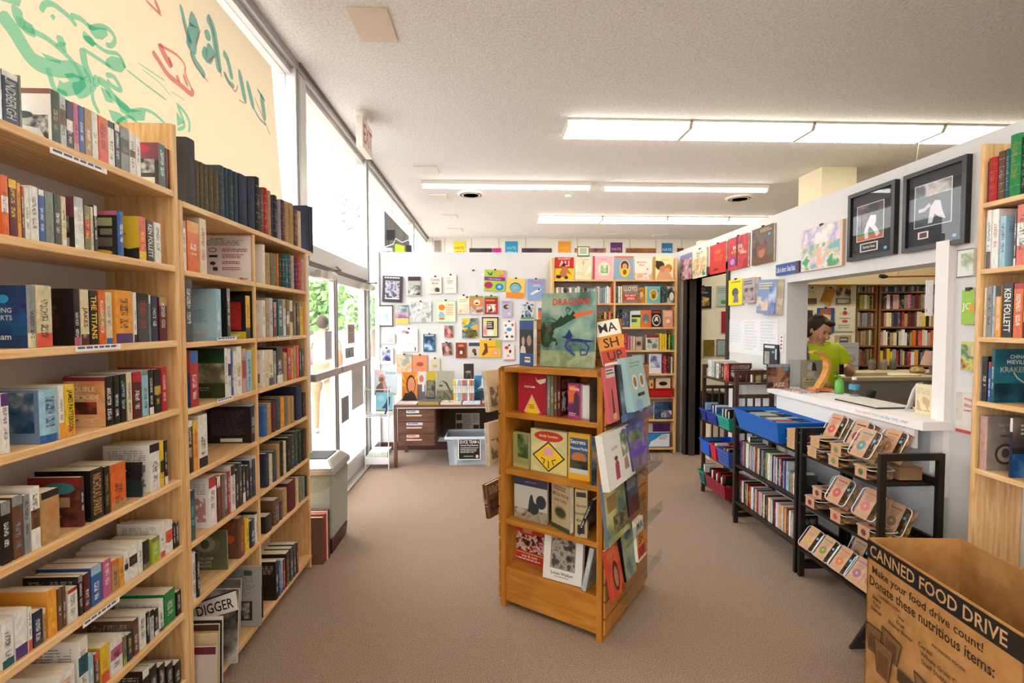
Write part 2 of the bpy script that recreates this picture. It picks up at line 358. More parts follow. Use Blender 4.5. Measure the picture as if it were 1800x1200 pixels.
for i, (px_, py_) in enumerate(((828, 340), (1300, 347))):
    p = on(px_, py_, 2, ZC); t = thing('ceiling_vent', 'round white ceiling air diffuser, %s of the two by the slim tube lamps' % ('left' if i == 0 else 'right'), 'vent', (p.x, p.y, ZC-.03))
    m = MB(); m.lathe((p.x, p.y, ZC-.03), [(.17, .03), (.2, .03), (.2, .02), (.17, .004), (.165, .02)], LW, 28); m.build('vent_rim', t)
    for k, r in enumerate((.15, .115, .08, .045)):
        m = MB(); m.lathe((p.x, p.y, ZC-.03), [(r, .0), (r-.012, .0), (r-.03, .026), (r-.024, .03)], LW, 24); m.build('vent_ring', t)
    m = MB(); m.cyl((p.x, p.y, ZC-.004), (p.x, p.y, ZC-.001), .165, mat('8d8985')); m.build('vent_core', t)
p = on(1000, 343, 2, ZC); m = MB(); m.lathe((p.x, p.y, ZC-.03), [(.04, .0), (.06, .012), (.06, .03)], LW); tag(m.build('smoke_detector'), 'small white round detector on ceiling below the slim tube lamps', 'smoke detector')
def cpanel(c, label, mt='ddd4cd', wd=None):
    P = [on(x, y, 2, ZC-.012) for x, y in c]; x0 = min(p.x for p in P); x1 = max(p.x for p in P); y0 = min(p.y for p in P); y1 = max(p.y for p in P)
    m = MB(); m.box(x0, y0, ZC-.014, x1, y1, ZC, mat(mt, .8)); tag(m.build('ceiling_panel', bevel=.003), label, 'ceiling panel')
cpanel([(608, 15), (700, 75)], 'square beige cover plate on ceiling nearest the shop window', 'dccdbf')
for x, y, l in ((750, 297, 'faint white square ceiling plate left, nearer than the slim tube lamp'), (770, 345, 'faint white square ceiling plate beside the left round vent'), (790, 380, 'faint white square ceiling plate, behind the one beside the round vent'), (800, 403, 'faint white square ceiling plate above the yellow poster'),
                (915, 411, 'small white square ceiling plate, leftmost of four along far wall'), (991, 412, 'small white square ceiling plate, second of four along far wall'), (1072, 412, 'small white square ceiling plate, third of four along far wall'), (1160, 413, 'small white square ceiling plate, rightmost of four along far wall')):
    p = on(x, y, 2, ZC); s = .14; m = MB(); m.box(p.x-s, p.y-s, ZC-.02, p.x+s, p.y+s, ZC, mat('e4e0dc', .8)); tag(m.build('ceiling_panel'), l, 'ceiling panel')
# exit sign hanging by the shop window
p = on(645, 205, 2, ZC); ex = -1.16; ey = 4.45
t = thing('exit_sign', 'white double faced exit sign with red letters hanging from ceiling', 'sign', (ex, ey, ZC-.42))
m = MB(); m.box(ex-.03, ey-.02, ZC-.34, ex+.03, ey+.33, ZC-.07, mat('efe7dd', .5)); m.build('sign_box', t, bevel=.004)
m = MB(); m.box(ex-.045, ey+.03, ZC-.02, ex+.045, ey+.28, ZC, mat('e8e0d6')); m.cyl((ex, ey+.15, ZC-.08), (ex, ey+.15, ZC-.01), .02, mat('d8d0c8')); m.build('ceiling_mount', t)
r = bpy.data.objects.new('sign_face', None)
mb = MB(); paint(mb, [('r', .04, .1, .96, .9, 'f6efe6'), ('t', 'EXIT', .5, .5, .62, 'c2261c', .84)], -.17, 0, .34, .27, 0)
f = mb.build('lettering', t, local=True); f.location = (.032, .155, .08); f.rotation_euler = (0, 0, math.pi/2)
mb = MB(); paint(mb, [('r', .04, .1, .96, .9, 'f6efe6'), ('t', 'EXIT', .5, .5, .62, 'c2261c', .84)], -.17, 0, .34, .27, 0)
f = mb.build('lettering', t, local=True); f.location = (-.032, .155, .08); f.rotation_euler = (0, 0, -math.pi/2)
# ---------------------------------------------------------------- the painted banner in the big window
def bannermat(name, h, k=.40):
    m = bpy.data.materials.new(name); m.use_nodes = True; t = m.node_tree; t.nodes.clear(); o = nd(t, 'ShaderNodeOutputMaterial')
    a = nd(t, 'ShaderNodeBsdfDiffuse'); a.inputs[0].default_value = (*[c*k for c in lin(h)], 1); b = nd(t, 'ShaderNodeBsdfTranslucent'); b.inputs[0].default_value = (*[c*k for c in lin(h)], 1)
    mx = nd(t, 'ShaderNodeMixShader'); mx.inputs[0].default_value = .62; t.links.new(a.outputs[0], mx.inputs[1]); t.links.new(b.outputs[0], mx.inputs[2]); t.links.new(mx.outputs[0], o.inputs[0]); return m
def filmmat(name, c):
    m = bpy.data.materials.new(name); m.use_nodes = True; t = m.node_tree; t.nodes.clear(); o = nd(t, 'ShaderNodeOutputMaterial'); a = nd(t, 'ShaderNodeBsdfTransparent'); a.inputs[0].default_value = (*c, 1); t.links.new(a.outputs[0], o.inputs[0]); return m
BN = bannermat('banner_cloth', 'fbe2bc', .36); BG = filmmat('banner_green', (.34, .76, .68)); BR = filmmat('banner_red', (.76, .36, .42)); BT = filmmat('banner_teal', (.26, .56, .64))
XB = XG-.045+.09
XB = -1.40
edge = [(480, 117), (483, 150), (487, 200), (491, 250), (495, 300), (499, 345), (502, 395)]
E_ = [on(x, y, 0, XB) for x, y in edge]
ztop = E_[0].z
t = thing('window_banner', 'large translucent yellow banner with dog drawing hung in shop window', 'banner', (XB, 1.5, E_[-1].z-.02))
m = MB(); n = len(E_); ys = [-.85, 0, .8, 1.5, 2.1, 2.7]
def bx(y, z): return XB+.012*math.sin(y*2.3+z*1.1)
vs = []; zz = [e.z for e in E_]
for y in ys:
    for z in zz: vs.append((bx(y, z), y, z))
for e in E_: vs.append((bx(e.y, e.z), e.y, e.z))
fs = []; R_ = len(ys)+1
for i in range(R_-1):
    for k in range(n-1): fs.append((i*n+k, (i+1)*n+k, (i+1)*n+k+1, i*n+k+1))
m.add(vs, fs, BN); o = m.build('banner_sheet', t, smooth=True)
def bst(name, strokes, mt):
    if name == 'letter_stroke': strokes = [(p, w*1.3) for p, w in strokes]
    for pts, wd in strokes:
        m = MB()
        P = [on(x, y, 0, XB+.0125+.006) for x, y in pts]
        # smooth the line
        Q = []
        for i in range(len(P)-1):
            p0 = P[max(i-1, 0)]; p1 = P[i]; p2 = P[i+1]; p3 = P[min(i+2, len(P)-1)]
            for s in (0, .25, .5, .75):
                Q.append(.5*((2*p1)+(p2-p0)*s+(2*p0-5*p1+4*p2-p3)*s*s+(3*p1-p0-3*p2+p3)*s**3))
        Q.append(P[-1]); N = len(Q); L = []; Rr = []
        for i, q in enumerate(Q):
            d = (Q[min(i+1, N-1)]-Q[max(i-1, 0)]); d = Vector((0, d.y, d.z)); d = d.normalized() if d.length > 1e-6 else Vector((0, 1, 0)); nn = Vector((0, -d.z, d.y))*wd*.5*(1 if 0 < i < N-1 else .5)
            L.append(q+nn); Rr.append(q-nn)
        m.add(L+Rr, [(i, i+1, N+i+1, N+i) for i in range(N-1)], mt); m.build(name, t)
def bfill(name, polys, mt):
    for pts in polys: m = MB(); m.add([on(x, y, 0, XB+.0195) for x, y in pts], [tuple(range(len(pts)))], mt); m.build(name, t)
bst('dog_line', [([(0, 22), (25, 55), (45, 88), (62, 108), (85, 118), (108, 122), (132, 122), (150, 135), (148, 155), (130, 160)], .05),
    ([(30, 12), (32, 30), (45, 48), (62, 56)], .035), ([(40, 48), (75, 63), (96, 78), (118, 98), (135, 118), (145, 140)], .018),
    ([(72, 20), (78, 8), (92, 7), (108, 18), (124, 32), (134, 46)], .018), ([(124, 27), (140, 32), (152, 42), (160, 50)], .018),
    ([(28, 36), (40, 42), (60, 54)], .03), ([(104, 62), (110, 80), (116, 84)], .03), ([(98, 80), (116, 76)], .012),
    ([(84, 118), (90, 140), (98, 158), (118, 165)], .02), ([(145, 85), (160, 95), (180, 108), (195, 118)], .014), ([(145, 85), (150, 115), (165, 145), (172, 135)], .03),
    ([(165, 75), (185, 90), (205, 94), (215, 105), (220, 120)], .014), ([(158, 50), (178, 46), (195, 55), (202, 70), (196, 80), (186, 78)], .018), ([(168, 150), (162, 160), (165, 180), (175, 200)], .016),
    ([(172, 140), (185, 148), (195, 165), (210, 180), (228, 195)], .03), ([(228, 195), (250, 192), (268, 198), (285, 212), (295, 225)], .013), ([(186, 132), (200, 135), (213, 158), (198, 152), (188, 140)], .018),
    ([(310, 182), (325, 198), (333, 215), (332, 232)], .016), ([(312, 186), (320, 205), (324, 222), (312, 228)], .016), ([(205, 215), (225, 205), (240, 215), (252, 228)], .012), ([(145, 60), (155, 68), (166, 78)], .03)], BG)
bfill('dog_patch', [[(0, 0), (38, 0), (34, 12)], [(88, 28), (93, 24), (98, 30), (94, 36)], [(152, 40), (170, 48), (186, 50), (190, 62), (180, 70), (168, 68), (160, 58)], [(146, 62), (158, 64), (170, 78), (162, 82), (150, 72)],
    [(186, 104), (196, 98), (212, 102), (222, 118), (214, 128), (198, 124), (186, 114)], [(104, 140), (100, 160), (118, 170), (140, 165), (152, 152), (148, 138), (128, 128), (112, 130), (122, 142), (112, 146)],
    [(176, 152), (192, 162), (200, 182), (186, 178)], [(200, 165), (215, 180), (232, 192), (256, 196), (254, 212), (236, 212), (212, 196)], [(190, 192), (210, 198), (225, 212), (218, 226), (198, 212)], [(310, 196), (324, 216), (312, 222)], [(72, 92), (108, 106), (106, 112), (82, 104)]], BG)
bst('bark_line', [([(222, 122), (255, 148), (293, 176)], .008), ([(242, 110), (275, 132), (290, 142)], .005), ([(250, 122), (280, 145), (302, 170)], .004), ([(300, 160), (325, 176)], .004)], BG)
bst('red_book_line', [([(278, 78), (310, 96), (325, 115), (326, 130), (338, 158)], .012), ([(280, 76), (290, 98), (302, 118)], .035), ([(268, 90), (280, 108), (296, 132), (318, 150), (336, 165), (339, 156)], .026), ([(296, 100), (303, 118)], .02), ([(322, 130), (330, 152)], .018), ([(310, 132), (316, 144)], .02)], BR)
L1 = [[(316, 5), (322, 22), (330, 36), (340, 75), (350, 115), (358, 135), (352, 112)], ]
bst('letter_edge', [([(320, 30), (330, 70), (342, 112), (366, 144)], .01), ([(366, 26), (376, 60), (384, 110), (390, 136)], .01), ([(352, 52), (344, 80)], .012), ([(366, 108), (380, 96)], .012), ([(392, 125), (412, 160), (418, 150)], .01), ([(420, 175), (430, 182)], .008), ([(447, 170), (470, 225), (475, 236)], .01), ([(256, 0), (284, 28)], .012), ([(272, 0), (282, 24)], .02)], BR)
bst('letter_stroke', [([(317, 8), (326, 45), (336, 78)], .02), ([(333, 28), (342, 45), (338, 66), (336, 90)], .06), ([(336, 90), (344, 110), (354, 124), (360, 136)], .03),
    ([(364, 28), (374, 50), (380, 85), (386, 128)], .042), ([(362, 52), (368, 72)], .04), ([(356, 86), (366, 100), (372, 82)], .05), ([(392, 92), (400, 105), (408, 140)], .03), ([(394, 126), (402, 144), (412, 152)], .02),
    ([(420, 122), (432, 182)], .035), ([(434, 142), (446, 192)], .035), ([(446, 190), (456, 208), (468, 220)], .012), ([(452, 156), (466, 178)], .015), ([(459, 165), (466, 212)], .04)], BT)
# ================================================================ books
HEX = dict(k='1c1b1d', n='22304f', b='2f62a8', t='1f5f6b', c='9cc6dc', g='1f3b2e', G='1d8a4c', l='a9bf33', y='ecc431', o='e26b2a', r='b8232b', m='5c1e25', w='eceae4', e='e2d3b0', a='8b8f92', A='45484c',
           p='5b3a7d', P='c2638a', u='6b4a35', U='b8925f', s='bcc4c8', R='e05a44', O='f0a23c', q='7d7b58', v='8b92ad', j='c9a19a', h='7c8b83', z='3d4a58', Q='57503a', T='24424f')
CN = dict(k='black', n='navy', b='blue', t='teal', c='light blue', g='dark green', G='green', l='lime', y='yellow', o='orange', r='red', m='maroon', w='white', e='cream', a='grey', A='charcoal',
          p='purple', P='pink', u='brown', U='tan', s='silver', R='coral', O='amber', q='olive', v='lavender', j='rose', h='sage', z='slate', Q='dark olive', T='dark teal')
def attrnode(t, n):
    a = nd(t, 'ShaderNodeAttribute'); a.attribute_type = 'OBJECT'; a.attribute_name = n; return a
def _m(t, op, a, b=None, c=None):
    n = nd(t, 'ShaderNodeMath', operation=op)
    for i, x in enumerate((a, b, c)):
        if x is None: continue
        if isinstance(x, (int, float)): n.inputs[i].default_value = x
        else: t.links.new(x, n.inputs[i])
    return n.outputs[0]
def spinemat(name, cloth):
    m, t, b = newmat(name); uv = nd(t, 'ShaderNodeUVMap'); sx = nd(t, 'ShaderNodeSeparateXYZ'); t.links.new(uv.outputs[0], sx.inputs[0])
    U, V = sx.outputs[0], sx.outputs[1]; c1 = attrnode(t, 'c1'); c2 = attrnode(t, 'c2'); c3 = attrnode(t, 'c3'); pr = attrnode(t, 'pr')
    ps = nd(t, 'ShaderNodeSeparateXYZ'); t.links.new(pr.outputs['Vector'], ps.inputs[0]); lo, hi, sd = ps.outputs
    inb = _m(t, 'MULTIPLY', _m(t, 'GREATER_THAN', V, lo), _m(t, 'LESS_THAN', V, hi))
    mx = nd(t, 'ShaderNodeMixRGB'); t.links.new(inb, mx.inputs[0]); t.links.new(c1.outputs['Color'], mx.inputs[1]); t.links.new(c2.outputs['Color'], mx.inputs[2])
    cv = nd(t, 'ShaderNodeCombineXYZ'); t.links.new(_m(t, 'MULTIPLY', U, 5.), cv.inputs[0]); t.links.new(_m(t, 'MULTIPLY', V, 70 if not cloth else 30), cv.inputs[1]); t.links.new(_m(t, 'MULTIPLY', sd, 37.), cv.inputs[2])
    no = nd(t, 'ShaderNodeTexNoise'); no.inputs['Scale'].default_value = 1; no.inputs['Detail'].default_value = 2; t.links.new(cv.outputs[0], no.inputs['Vector'])
    letter = _m(t, 'GREATER_THAN', no.outputs[0], .5)
    rr = _m(t, 'ABSOLUTE', _m(t, 'SUBTRACT', U, .5)); wid = _m(t, 'LESS_THAN', rr, .22)
    v0 = _m(t, 'MULTIPLY_ADD', _m(t, 'FRACT', _m(t, 'MULTIPLY', sd, 7.31)), .25, .12); v1 = _m(t, 'MULTIPLY_ADD', _m(t, 'FRACT', _m(t, 'MULTIPLY', sd, 3.77)), .35, .55)
    zone = _m(t, 'MULTIPLY', _m(t, 'GREATER_THAN', V, v0), _m(t, 'LESS_THAN', V, v1))
    gap = _m(t, 'GREATER_THAN', _m(t, 'ABSOLUTE', _m(t, 'SUBTRACT', V, _m(t, 'MULTIPLY_ADD', v0, .5, _m(t, 'MULTIPLY', v1, .42)))), .03)
    tx = _m(t, 'MULTIPLY', _m(t, 'MULTIPLY', letter, wid), _m(t, 'MULTIPLY', zone, gap))
    if cloth:
        fr = _m(t, 'FRACT', _m(t, 'MULTIPLY', V, 6.)); tx = _m(t, 'MAXIMUM', _m(t, 'MULTIPLY', tx, .22), _m(t, 'MULTIPLY', _m(t, 'LESS_THAN', fr, .05), .4))
    else: tx = _m(t, 'MULTIPLY', tx, .85)
    m2 = nd(t, 'ShaderNodeMixRGB'); t.links.new(tx, m2.inputs[0]); t.links.new(mx.outputs[0], m2.inputs[1]); t.links.new(c3.outputs['Color'], m2.inputs[2])
    # scuffs and print mottling
    cv2 = nd(t, 'ShaderNodeCombineXYZ'); t.links.new(_m(t, 'MULTIPLY', U, 2.), cv2.inputs[0]); t.links.new(_m(t, 'MULTIPLY', V, 5.), cv2.inputs[1]); t.links.new(_m(t, 'MULTIPLY', sd, 11.), cv2.inputs[2])
    n2 = nd(t, 'ShaderNodeTexNoise'); n2.inputs['Scale'].default_value = 1.5; n2.inputs['Detail'].default_value = 4; t.links.new(cv2.outputs[0], n2.inputs['Vector'])
    sc_ = ramp(t, [(.3, 'd9d9d9'), (.7, 'ffffff')]); t.links.new(n2.outputs[0], sc_.inputs[0])
    m4 = nd(t, 'ShaderNodeMixRGB', blend_type='MULTIPLY'); m4.inputs[0].default_value = 1; t.links.new(m2.outputs[0], m4.inputs[1]); t.links.new(sc_.outputs[0], m4.inputs[2])
    t.links.new(m4.outputs[0], b.inputs['Base Color']); b.inputs['Roughness'].default_value = .75 if cloth else .32; return m
def covermat(name, rough):
    m, t, b = newmat(name); uv = nd(t, 'ShaderNodeUVMap'); sx = nd(t, 'ShaderNodeSeparateXYZ'); t.links.new(uv.outputs[0], sx.inputs[0])
    U, V = sx.outputs[0], sx.outputs[1]; c1 = attrnode(t, 'cv'); c2 = attrnode(t, 'c2'); c3 = attrnode(t, 'c3'); pr = attrnode(t, 'pr')
    ps = nd(t, 'ShaderNodeSeparateXYZ'); t.links.new(pr.outputs['Vector'], ps.inputs[0]); sd = ps.outputs[2]
    cv = nd(t, 'ShaderNodeCombineXYZ'); t.links.new(U, cv.inputs[0]); t.links.new(V, cv.inputs[1]); t.links.new(_m(t, 'MULTIPLY', sd, 23.), cv.inputs[2])
    no = nd(t, 'ShaderNodeTexNoise'); no.inputs['Scale'].default_value = 3.5; no.inputs['Detail'].default_value = 4; t.links.new(cv.outputs[0], no.inputs['Vector'])
    inz = _m(t, 'MULTIPLY', _m(t, 'MULTIPLY', _m(t, 'GREATER_THAN', V, .12), _m(t, 'LESS_THAN', V, .6)), _m(t, 'LESS_THAN', _m(t, 'ABSOLUTE', _m(t, 'SUBTRACT', U, .5)), .4))
    f = _m(t, 'MULTIPLY', _m(t, 'MULTIPLY', _m(t, 'GREATER_THAN', no.outputs[0], .5), inz), .7)
    mx = nd(t, 'ShaderNodeMixRGB'); t.links.new(f, mx.inputs[0]); t.links.new(c1.outputs['Color'], mx.inputs[1]); t.links.new(c2.outputs['Color'], mx.inputs[2])
    cv3 = nd(t, 'ShaderNodeCombineXYZ'); t.links.new(_m(t, 'MULTIPLY', U, 26.), cv3.inputs[0]); t.links.new(_m(t, 'MULTIPLY', V, 5.), cv3.inputs[1]); t.links.new(_m(t, 'MULTIPLY', sd, 51.), cv3.inputs[2])
    n3 = nd(t, 'ShaderNodeTexNoise'); n3.inputs['Scale'].default_value = 1; t.links.new(cv3.outputs[0], n3.inputs['Vector'])
    row = _m(t, 'LESS_THAN', _m(t, 'FRACT', _m(t, 'MULTIPLY', V, 22.)), .5); zz = _m(t, 'MULTIPLY', _m(t, 'MULTIPLY', _m(t, 'GREATER_THAN', V, .66), _m(t, 'LESS_THAN', V, .9)), .55)
    tx = _m(t, 'MULTIPLY', _m(t, 'MULTIPLY', _m(t, 'GREATER_THAN', n3.outputs[0], .48), row), _m(t, 'MULTIPLY', zz, _m(t, 'LESS_THAN', _m(t, 'ABSOLUTE', _m(t, 'SUBTRACT', U, .5)), .4)))
    m2 = nd(t, 'ShaderNodeMixRGB'); t.links.new(tx, m2.inputs[0]); t.links.new(mx.outputs[0], m2.inputs[1]); t.links.new(c3.outputs['Color'], m2.inputs[2])
    t.links.new(m2.outputs[0], b.inputs['Base Color']); b.inputs['Roughness'].default_value = rough; return m
SPM = spinemat('spine_print', 0); SPC = spinemat('spine_cloth', 1); CVM = covermat('cover_print', .3)
def plainattr():
    m, t, b = newmat('cover_plain'); c = attrnode(t, 'cv'); t.links.new(c.outputs['Color'], b.inputs['Base Color']); b.inputs['Roughness'].default_value = .6; return m
CVP = plainattr()
def book_mesh(t, d, h, hard):
    """spine at y=0 facing -y, depth to +y"""
    bt = .0025 if hard else .0009; vs = []; fs = []; mi = []; uv = []
    bul = min(.006, t*.16) if hard else .0004
    S = [(-t/2, 0), (-t*.28, -bul*.8), (0, -bul), (t*.28, -bul*.8), (t/2, 0)]
    for z in (0, h):
        for x, y in S: vs.append((x, y, z))
    for i in range(4):
        fs.append((i, i+1, 5+i+1, 5+i)); mi.append(0); u0, u1 = i/4, (i+1)/4; uv.append([(u0, 0), (u1, 0), (u1, 1), (u0, 1)])
    def board(x0, x1, outer_left):
        b = len(vs); y0 = .0; P = [(x0, y0, 0), (x1, y0, 0), (x1, d, 0), (x0, d, 0), (x0, y0, h), (x1, y0, h), (x1, d, h), (x0, d, h)]; vs.extend(P)
        for f in ((0, 3, 2, 1), (4, 5, 6, 7), (2, 3, 7, 6)): fs.append(tuple(b+i for i in f)); mi.append(1); uv.append([(0, 0)]*4)
        fs.append((b+3, b+0, b+4, b+7)); mi.append(1); uv.append([(0, 0), (1, 0), (1, 1), (0, 1)])
        fs.append((b+1, b+2, b+6, b+5)); mi.append(1); uv.append([(0, 0), (1, 0), (1, 1), (0, 1)])
    board(-t/2, -t/2+bt, 1); board(t/2-bt, t/2, 0)
    b = len(vs)  # inside of the spine
    vs.extend([(-t/2+bt, .0015, 0), (t/2-bt, .0015, 0), (t/2-bt, .0015, h), (-t/2+bt, .0015, h)]); fs.append((b, b+3, b+2, b+1)); mi.append(1); uv.append([(0, 0)]*4)
    fs.append((0, 1, 2, 3, 4)); mi.append(0); uv.append([(0, 0)]*5); fs.append((9, 8, 7, 6, 5)); mi.append(0); uv.append([(0, 0)]*5)
    me = bpy.data.meshes.new('book'); me.from_pydata(vs, [], fs); ul = me.uv_layers.new(name='UVMap'); k = 0
    flat = [c for f in uv for p in f for c in p]; ul.data.foreach_set('uv', flat)
    me.polygons.foreach_set('material_index', mi); return me
def page_mesh(t, d, h, hard):
    bt = .0026 if hard else .001; i = .004 if hard else .0006
    return MB().box(-t/2+bt, .002, i, t/2-bt, d-(.005 if hard else .0008), h-i, PAGES).mesh('page_block')
def setcols(o, c1, c2, c3, cv, style, rnd):
    P = {0: (2, 3), 1: (0, rnd.uniform(.1, .3)), 2: (rnd.uniform(.75, .9), 1), 3: (rnd.uniform(.3, .45), rnd.uniform(.55, .75)), 4: (0, .5)}[style]
    for n, c in (('c1', c1), ('c2', c2), ('c3', c3), ('cv', cv)): o[n] = list(lin(HEX.get(c, c)))
    o['pr'] = [float(P[0]), float(P[1]), rnd.uniform(0, 1)]
BOOKN = [0]
def book(p, rz, t, h, d, c1, c2='w', c3='w', cv=None, style=0, hard=False, cloth=False, label='', grp=None, pages=True, title=None, tcol=None, ry=0, rx=0, cat='book', seed=None, name='book', art=None, face=1):
    """p: centre of the foot of the spine; art is painted on the cover turned to local -x (face=-1) or +x"""
    BOOKN[0] += 1; rnd = random.Random(BOOKN[0] if seed is None else seed)
    me = book_mesh(t, d, h, hard); me.materials.append(SPC if cloth else SPM); me.materials.append(CVP if (cloth or art) else CVM)
    o = bpy.data.objects.new(name, me); COL.objects.link(o); o.location = p; o.rotation_euler = (rx, ry, rz)
    if cloth: o.name = 'clothbound_book'; cat = 'clothbound book'
    tag(o, label, cat, grp); setcols(o, c1, c2, c1 if title else c3, cv or c1, style, rnd)
    if pages:
        q = bpy.data.objects.new('page_block', page_mesh(t, d, h, hard)); COL.objects.link(q); q.parent = o
    if title:
        mb = MB(); paint(mb, [('t', title, .5, .5, .5, tcol or 'f4f1e8', .8, -math.pi/2)], -t/2, 0, t, h, -(min(.006, t*.16) if hard else .0004)-.0003)
        q = mb.build('title', o, local=True)
    if art:
        mb = MB(); paint(mb, art, 0, 0, d, h, 0)
        q = mb.build('cover_print', o, local=True)
        if face < 0: q.rotation_euler = (0, 0, -math.pi/2); q.location = (-t/2-.0003, d, 0)
        else: q.rotation_euler = (0, 0, math.pi/2); q.location = (t/2+.0003, 0, 0)
    return o
def p_spine(side, c, pl, z): return (c, pl, z, 0.0)
ORD = ['first', 'second', 'third', 'fourth', 'fifth', 'sixth', 'seventh', 'eighth', 'ninth', 'tenth', 'eleventh', 'twelfth', '13th', '14th', '15th', '16th', '17th', '18th', '19th', '20th', '21st', '22nd', '23rd', '24th', '25th', '26th', '27th', '28th', '29th', '30th', '31st', '32nd', '33rd', '34th', '35th', '36th', '37th', '38th', '39th', '40th']
STUFF = []
def row(side, plane, z, zmax, toks, where, grp, depth=.155, gap=.94, hard=False, cloth=False, cat='book', lim=None):
    """toks: 'x0 x1 ytop colours [opts]' ; colours c1[c2[c3[cv]]]; opts: s<style> D<depth> P<push> T<title_> H hard C cloth A<art key>"""
    L = [q.strip() for q in toks.split(';') if q.strip()]
    rnd = random.Random(len(toks)); ax = 1 if side == 'B' else 0; iv = 0 if side == 'B' else 1
    for i, tk in enumerate(L):
        f = tk.split(); x0, x1, yt = float(f[0]), float(f[1]), float(f[2]); cc = f[3]; op = {q[0]: q[1:] for q in f[4:]}
        c1 = cc[0]; c2 = cc[1] if len(cc) > 1 else rnd.choice('wkeou'); c3 = cc[2] if len(cc) > 2 else ('w' if c1 in 'knbtgGrmAupozQT' else 'k'); cv = cc[3] if len(cc) > 3 else c1
        push = float(op.get('P', 0)); pl = plane+(push if side == 'L' else -push)
        a0 = on(x0, yt, ax, pl)[iv]; a1 = on(x1, yt, ax, pl)[iv]; zt = on((x0+x1)/2, yt, ax, pl).z
        if lim: a0, a1 = max(lim[0], min(a0, lim[1]-.006)), min(lim[1], max(a1, lim[0]+.006))
        if lim and side == 'R' and a1 > a0: a0, a1 = a1, a0
        t = abs(a1-a0)*gap; h = max(.09, min(zt-z, zmax-z-.012)); d = float(op.get('D', depth))*(1+rnd.uniform(-.06, .03)) if side != 'B' else float(op.get('D', depth))
        if side == 'B' and plane > 5: STUFF.append((p_spine(side, (a0+a1)/2, pl, z), t, h, c1, c3, rnd.random())); continue
        c = (a0+a1)/2; p = (pl, c, z+.0008) if side != 'B' else (c, pl, z+.0008)
        hd = hard or 'H' in op; cl = cloth or 'C' in op; st = int(op['s']) if 's' in op else (rnd.choice((0, 0, 1, 2, 3)) if len(cc) > 1 and not cl else 0)
        lab = '%s %sbook, %s lettering, %s from left, %s' % (CN[c1], 'cloth ' if cl else '', CN[c3], ORD[i], where)
        book(p, ROT[side], t, h, d, c1, c2, c3, cv, st, hd, cl, lab, grp, title=op['T'].replace('_', ' ') if 'T' in op else None, tcol=HEX[c3], art=ART.get(op.get('A')), face=(-1 if side == 'L' else 1), ry=float(op.get('Y', 0)) , cat=cat)
ART = {}
# ================================================================ pine bookcases on the window side
def edgeboard(t, name, *a): m = MB(); m.box(*a); return m.build(name, t, bevel=.003)
Z1 = [2.10, 1.82, 1.538, 1.28, 1.006, .749, .485, .22]
t = thing('bookcase', 'near pine bookcase against the shop window, left edge of photo', 'bookcase', (-1.32, 1.1, 0))
edgeboard(t, 'side_panel', XC-.265, 1.905, 0, XC, 1.93, 2.35, PINEV); edgeboard(t, 'side_panel', XC-.265, .3, 0, XC, .325, 2.35, PINEV)
for i, z in enumerate(Z1): edgeboard(t, 'shelf', XC-.255, .325, z-.024, XC, 1.905, z, PINE)
m = MB(); m.box(XC-.265, .3, .03, XC-.257, 1.93, 2.10, mat('cdc1bb', .8)); m.build('back_panel', t)
m = MB(); m.box(XC-.03, .325, .03, XC-.015, 1.905, .196, PINE); m.build('kick_board', t)
Z2 = [2.075, 1.81, 1.528, 1.265, 1.005, .73, .485, .09]
YD = 2.53; YE = 3.22
t = thing('bookcase', 'farther pine bookcase with two bays beside the entrance door', 'bookcase', (-1.32, 2.58, 0))
edgeboard(t, 'side_panel', XC-.265, 1.935, 0, XC, 1.958, 2.075, PINEV); edgeboard(t, 'side_panel', XC-.265, YE-.02, 0, XC, YE, 2.052, PINEV); edgeboard(t, 'divider', XC-.255, YD-.01, .09, XC-.003, YD+.01, 2.05, PINEV)
edgeboard(t, 'shelf', XC-.265, 1.958, 2.051, XC+.002, YE+.09, 2.075, PINE)
for z in Z2[1:-1]:
    edgeboard(t, 'shelf', XC-.255, 1.958, z-.022, XC, YD-.01, z, PINE); edgeboard(t, 'shelf', XC-.255, YD+.01, z-.022, XC, YE-.02, z, PINE)
edgeboard(t, 'shelf', XC-.255, 1.958, Z2[-1]-.022, XC+.01, YE-.02, Z2[-1], PINE)
m = MB(); m.box(XC-.265, 1.94, .03, XC-.257, YE, 2.05, mat('d8d2d0', .8)); m.build('back_panel', t)
# strips of shelf lettering taped to the edges
def tape(x0, y0, x1, y1, label, n=5, w_=.016):
    a = on(x0, y0, 0, XC+.004); b = on(x1, y1, 0, XC+.004); z = (a.z+b.z)/2; mb = MB(); W = abs(b.y-a.y)
    mb.box(0, 0, 0, W, .001, w_, mat('efedee', .5)); paint(mb, [('L', .04, .15, .96, .95, 1, '4a5a80')], 0, 0, W, w_, 0)
    o = mb.build('shelf_label', local=True); o.location = (XC+.0042, min(a.y, b.y), z-w_/2); o.rotation_euler = (0, 0, math.pi/2); tag(o, label, 'shelf label')
tape(88, 263, 188, 302, 'white shelf strip under the top row of near bookcase')
tape(133, 612, 212, 610, 'white handwritten shelf strip on third shelf of near bookcase')
tape(146, 1100, 210, 1052, 'white shelf strip on sixth shelf of near bookcase')
tape(382, 596, 416, 594, 'white shelf strip below light blue book, farther bookcase'); tape(488, 593, 512, 591, 'white shelf strip in right bay of farther bookcase'); tape(382, 705, 410, 698, 'white shelf strip below dark green book, farther bookcase')
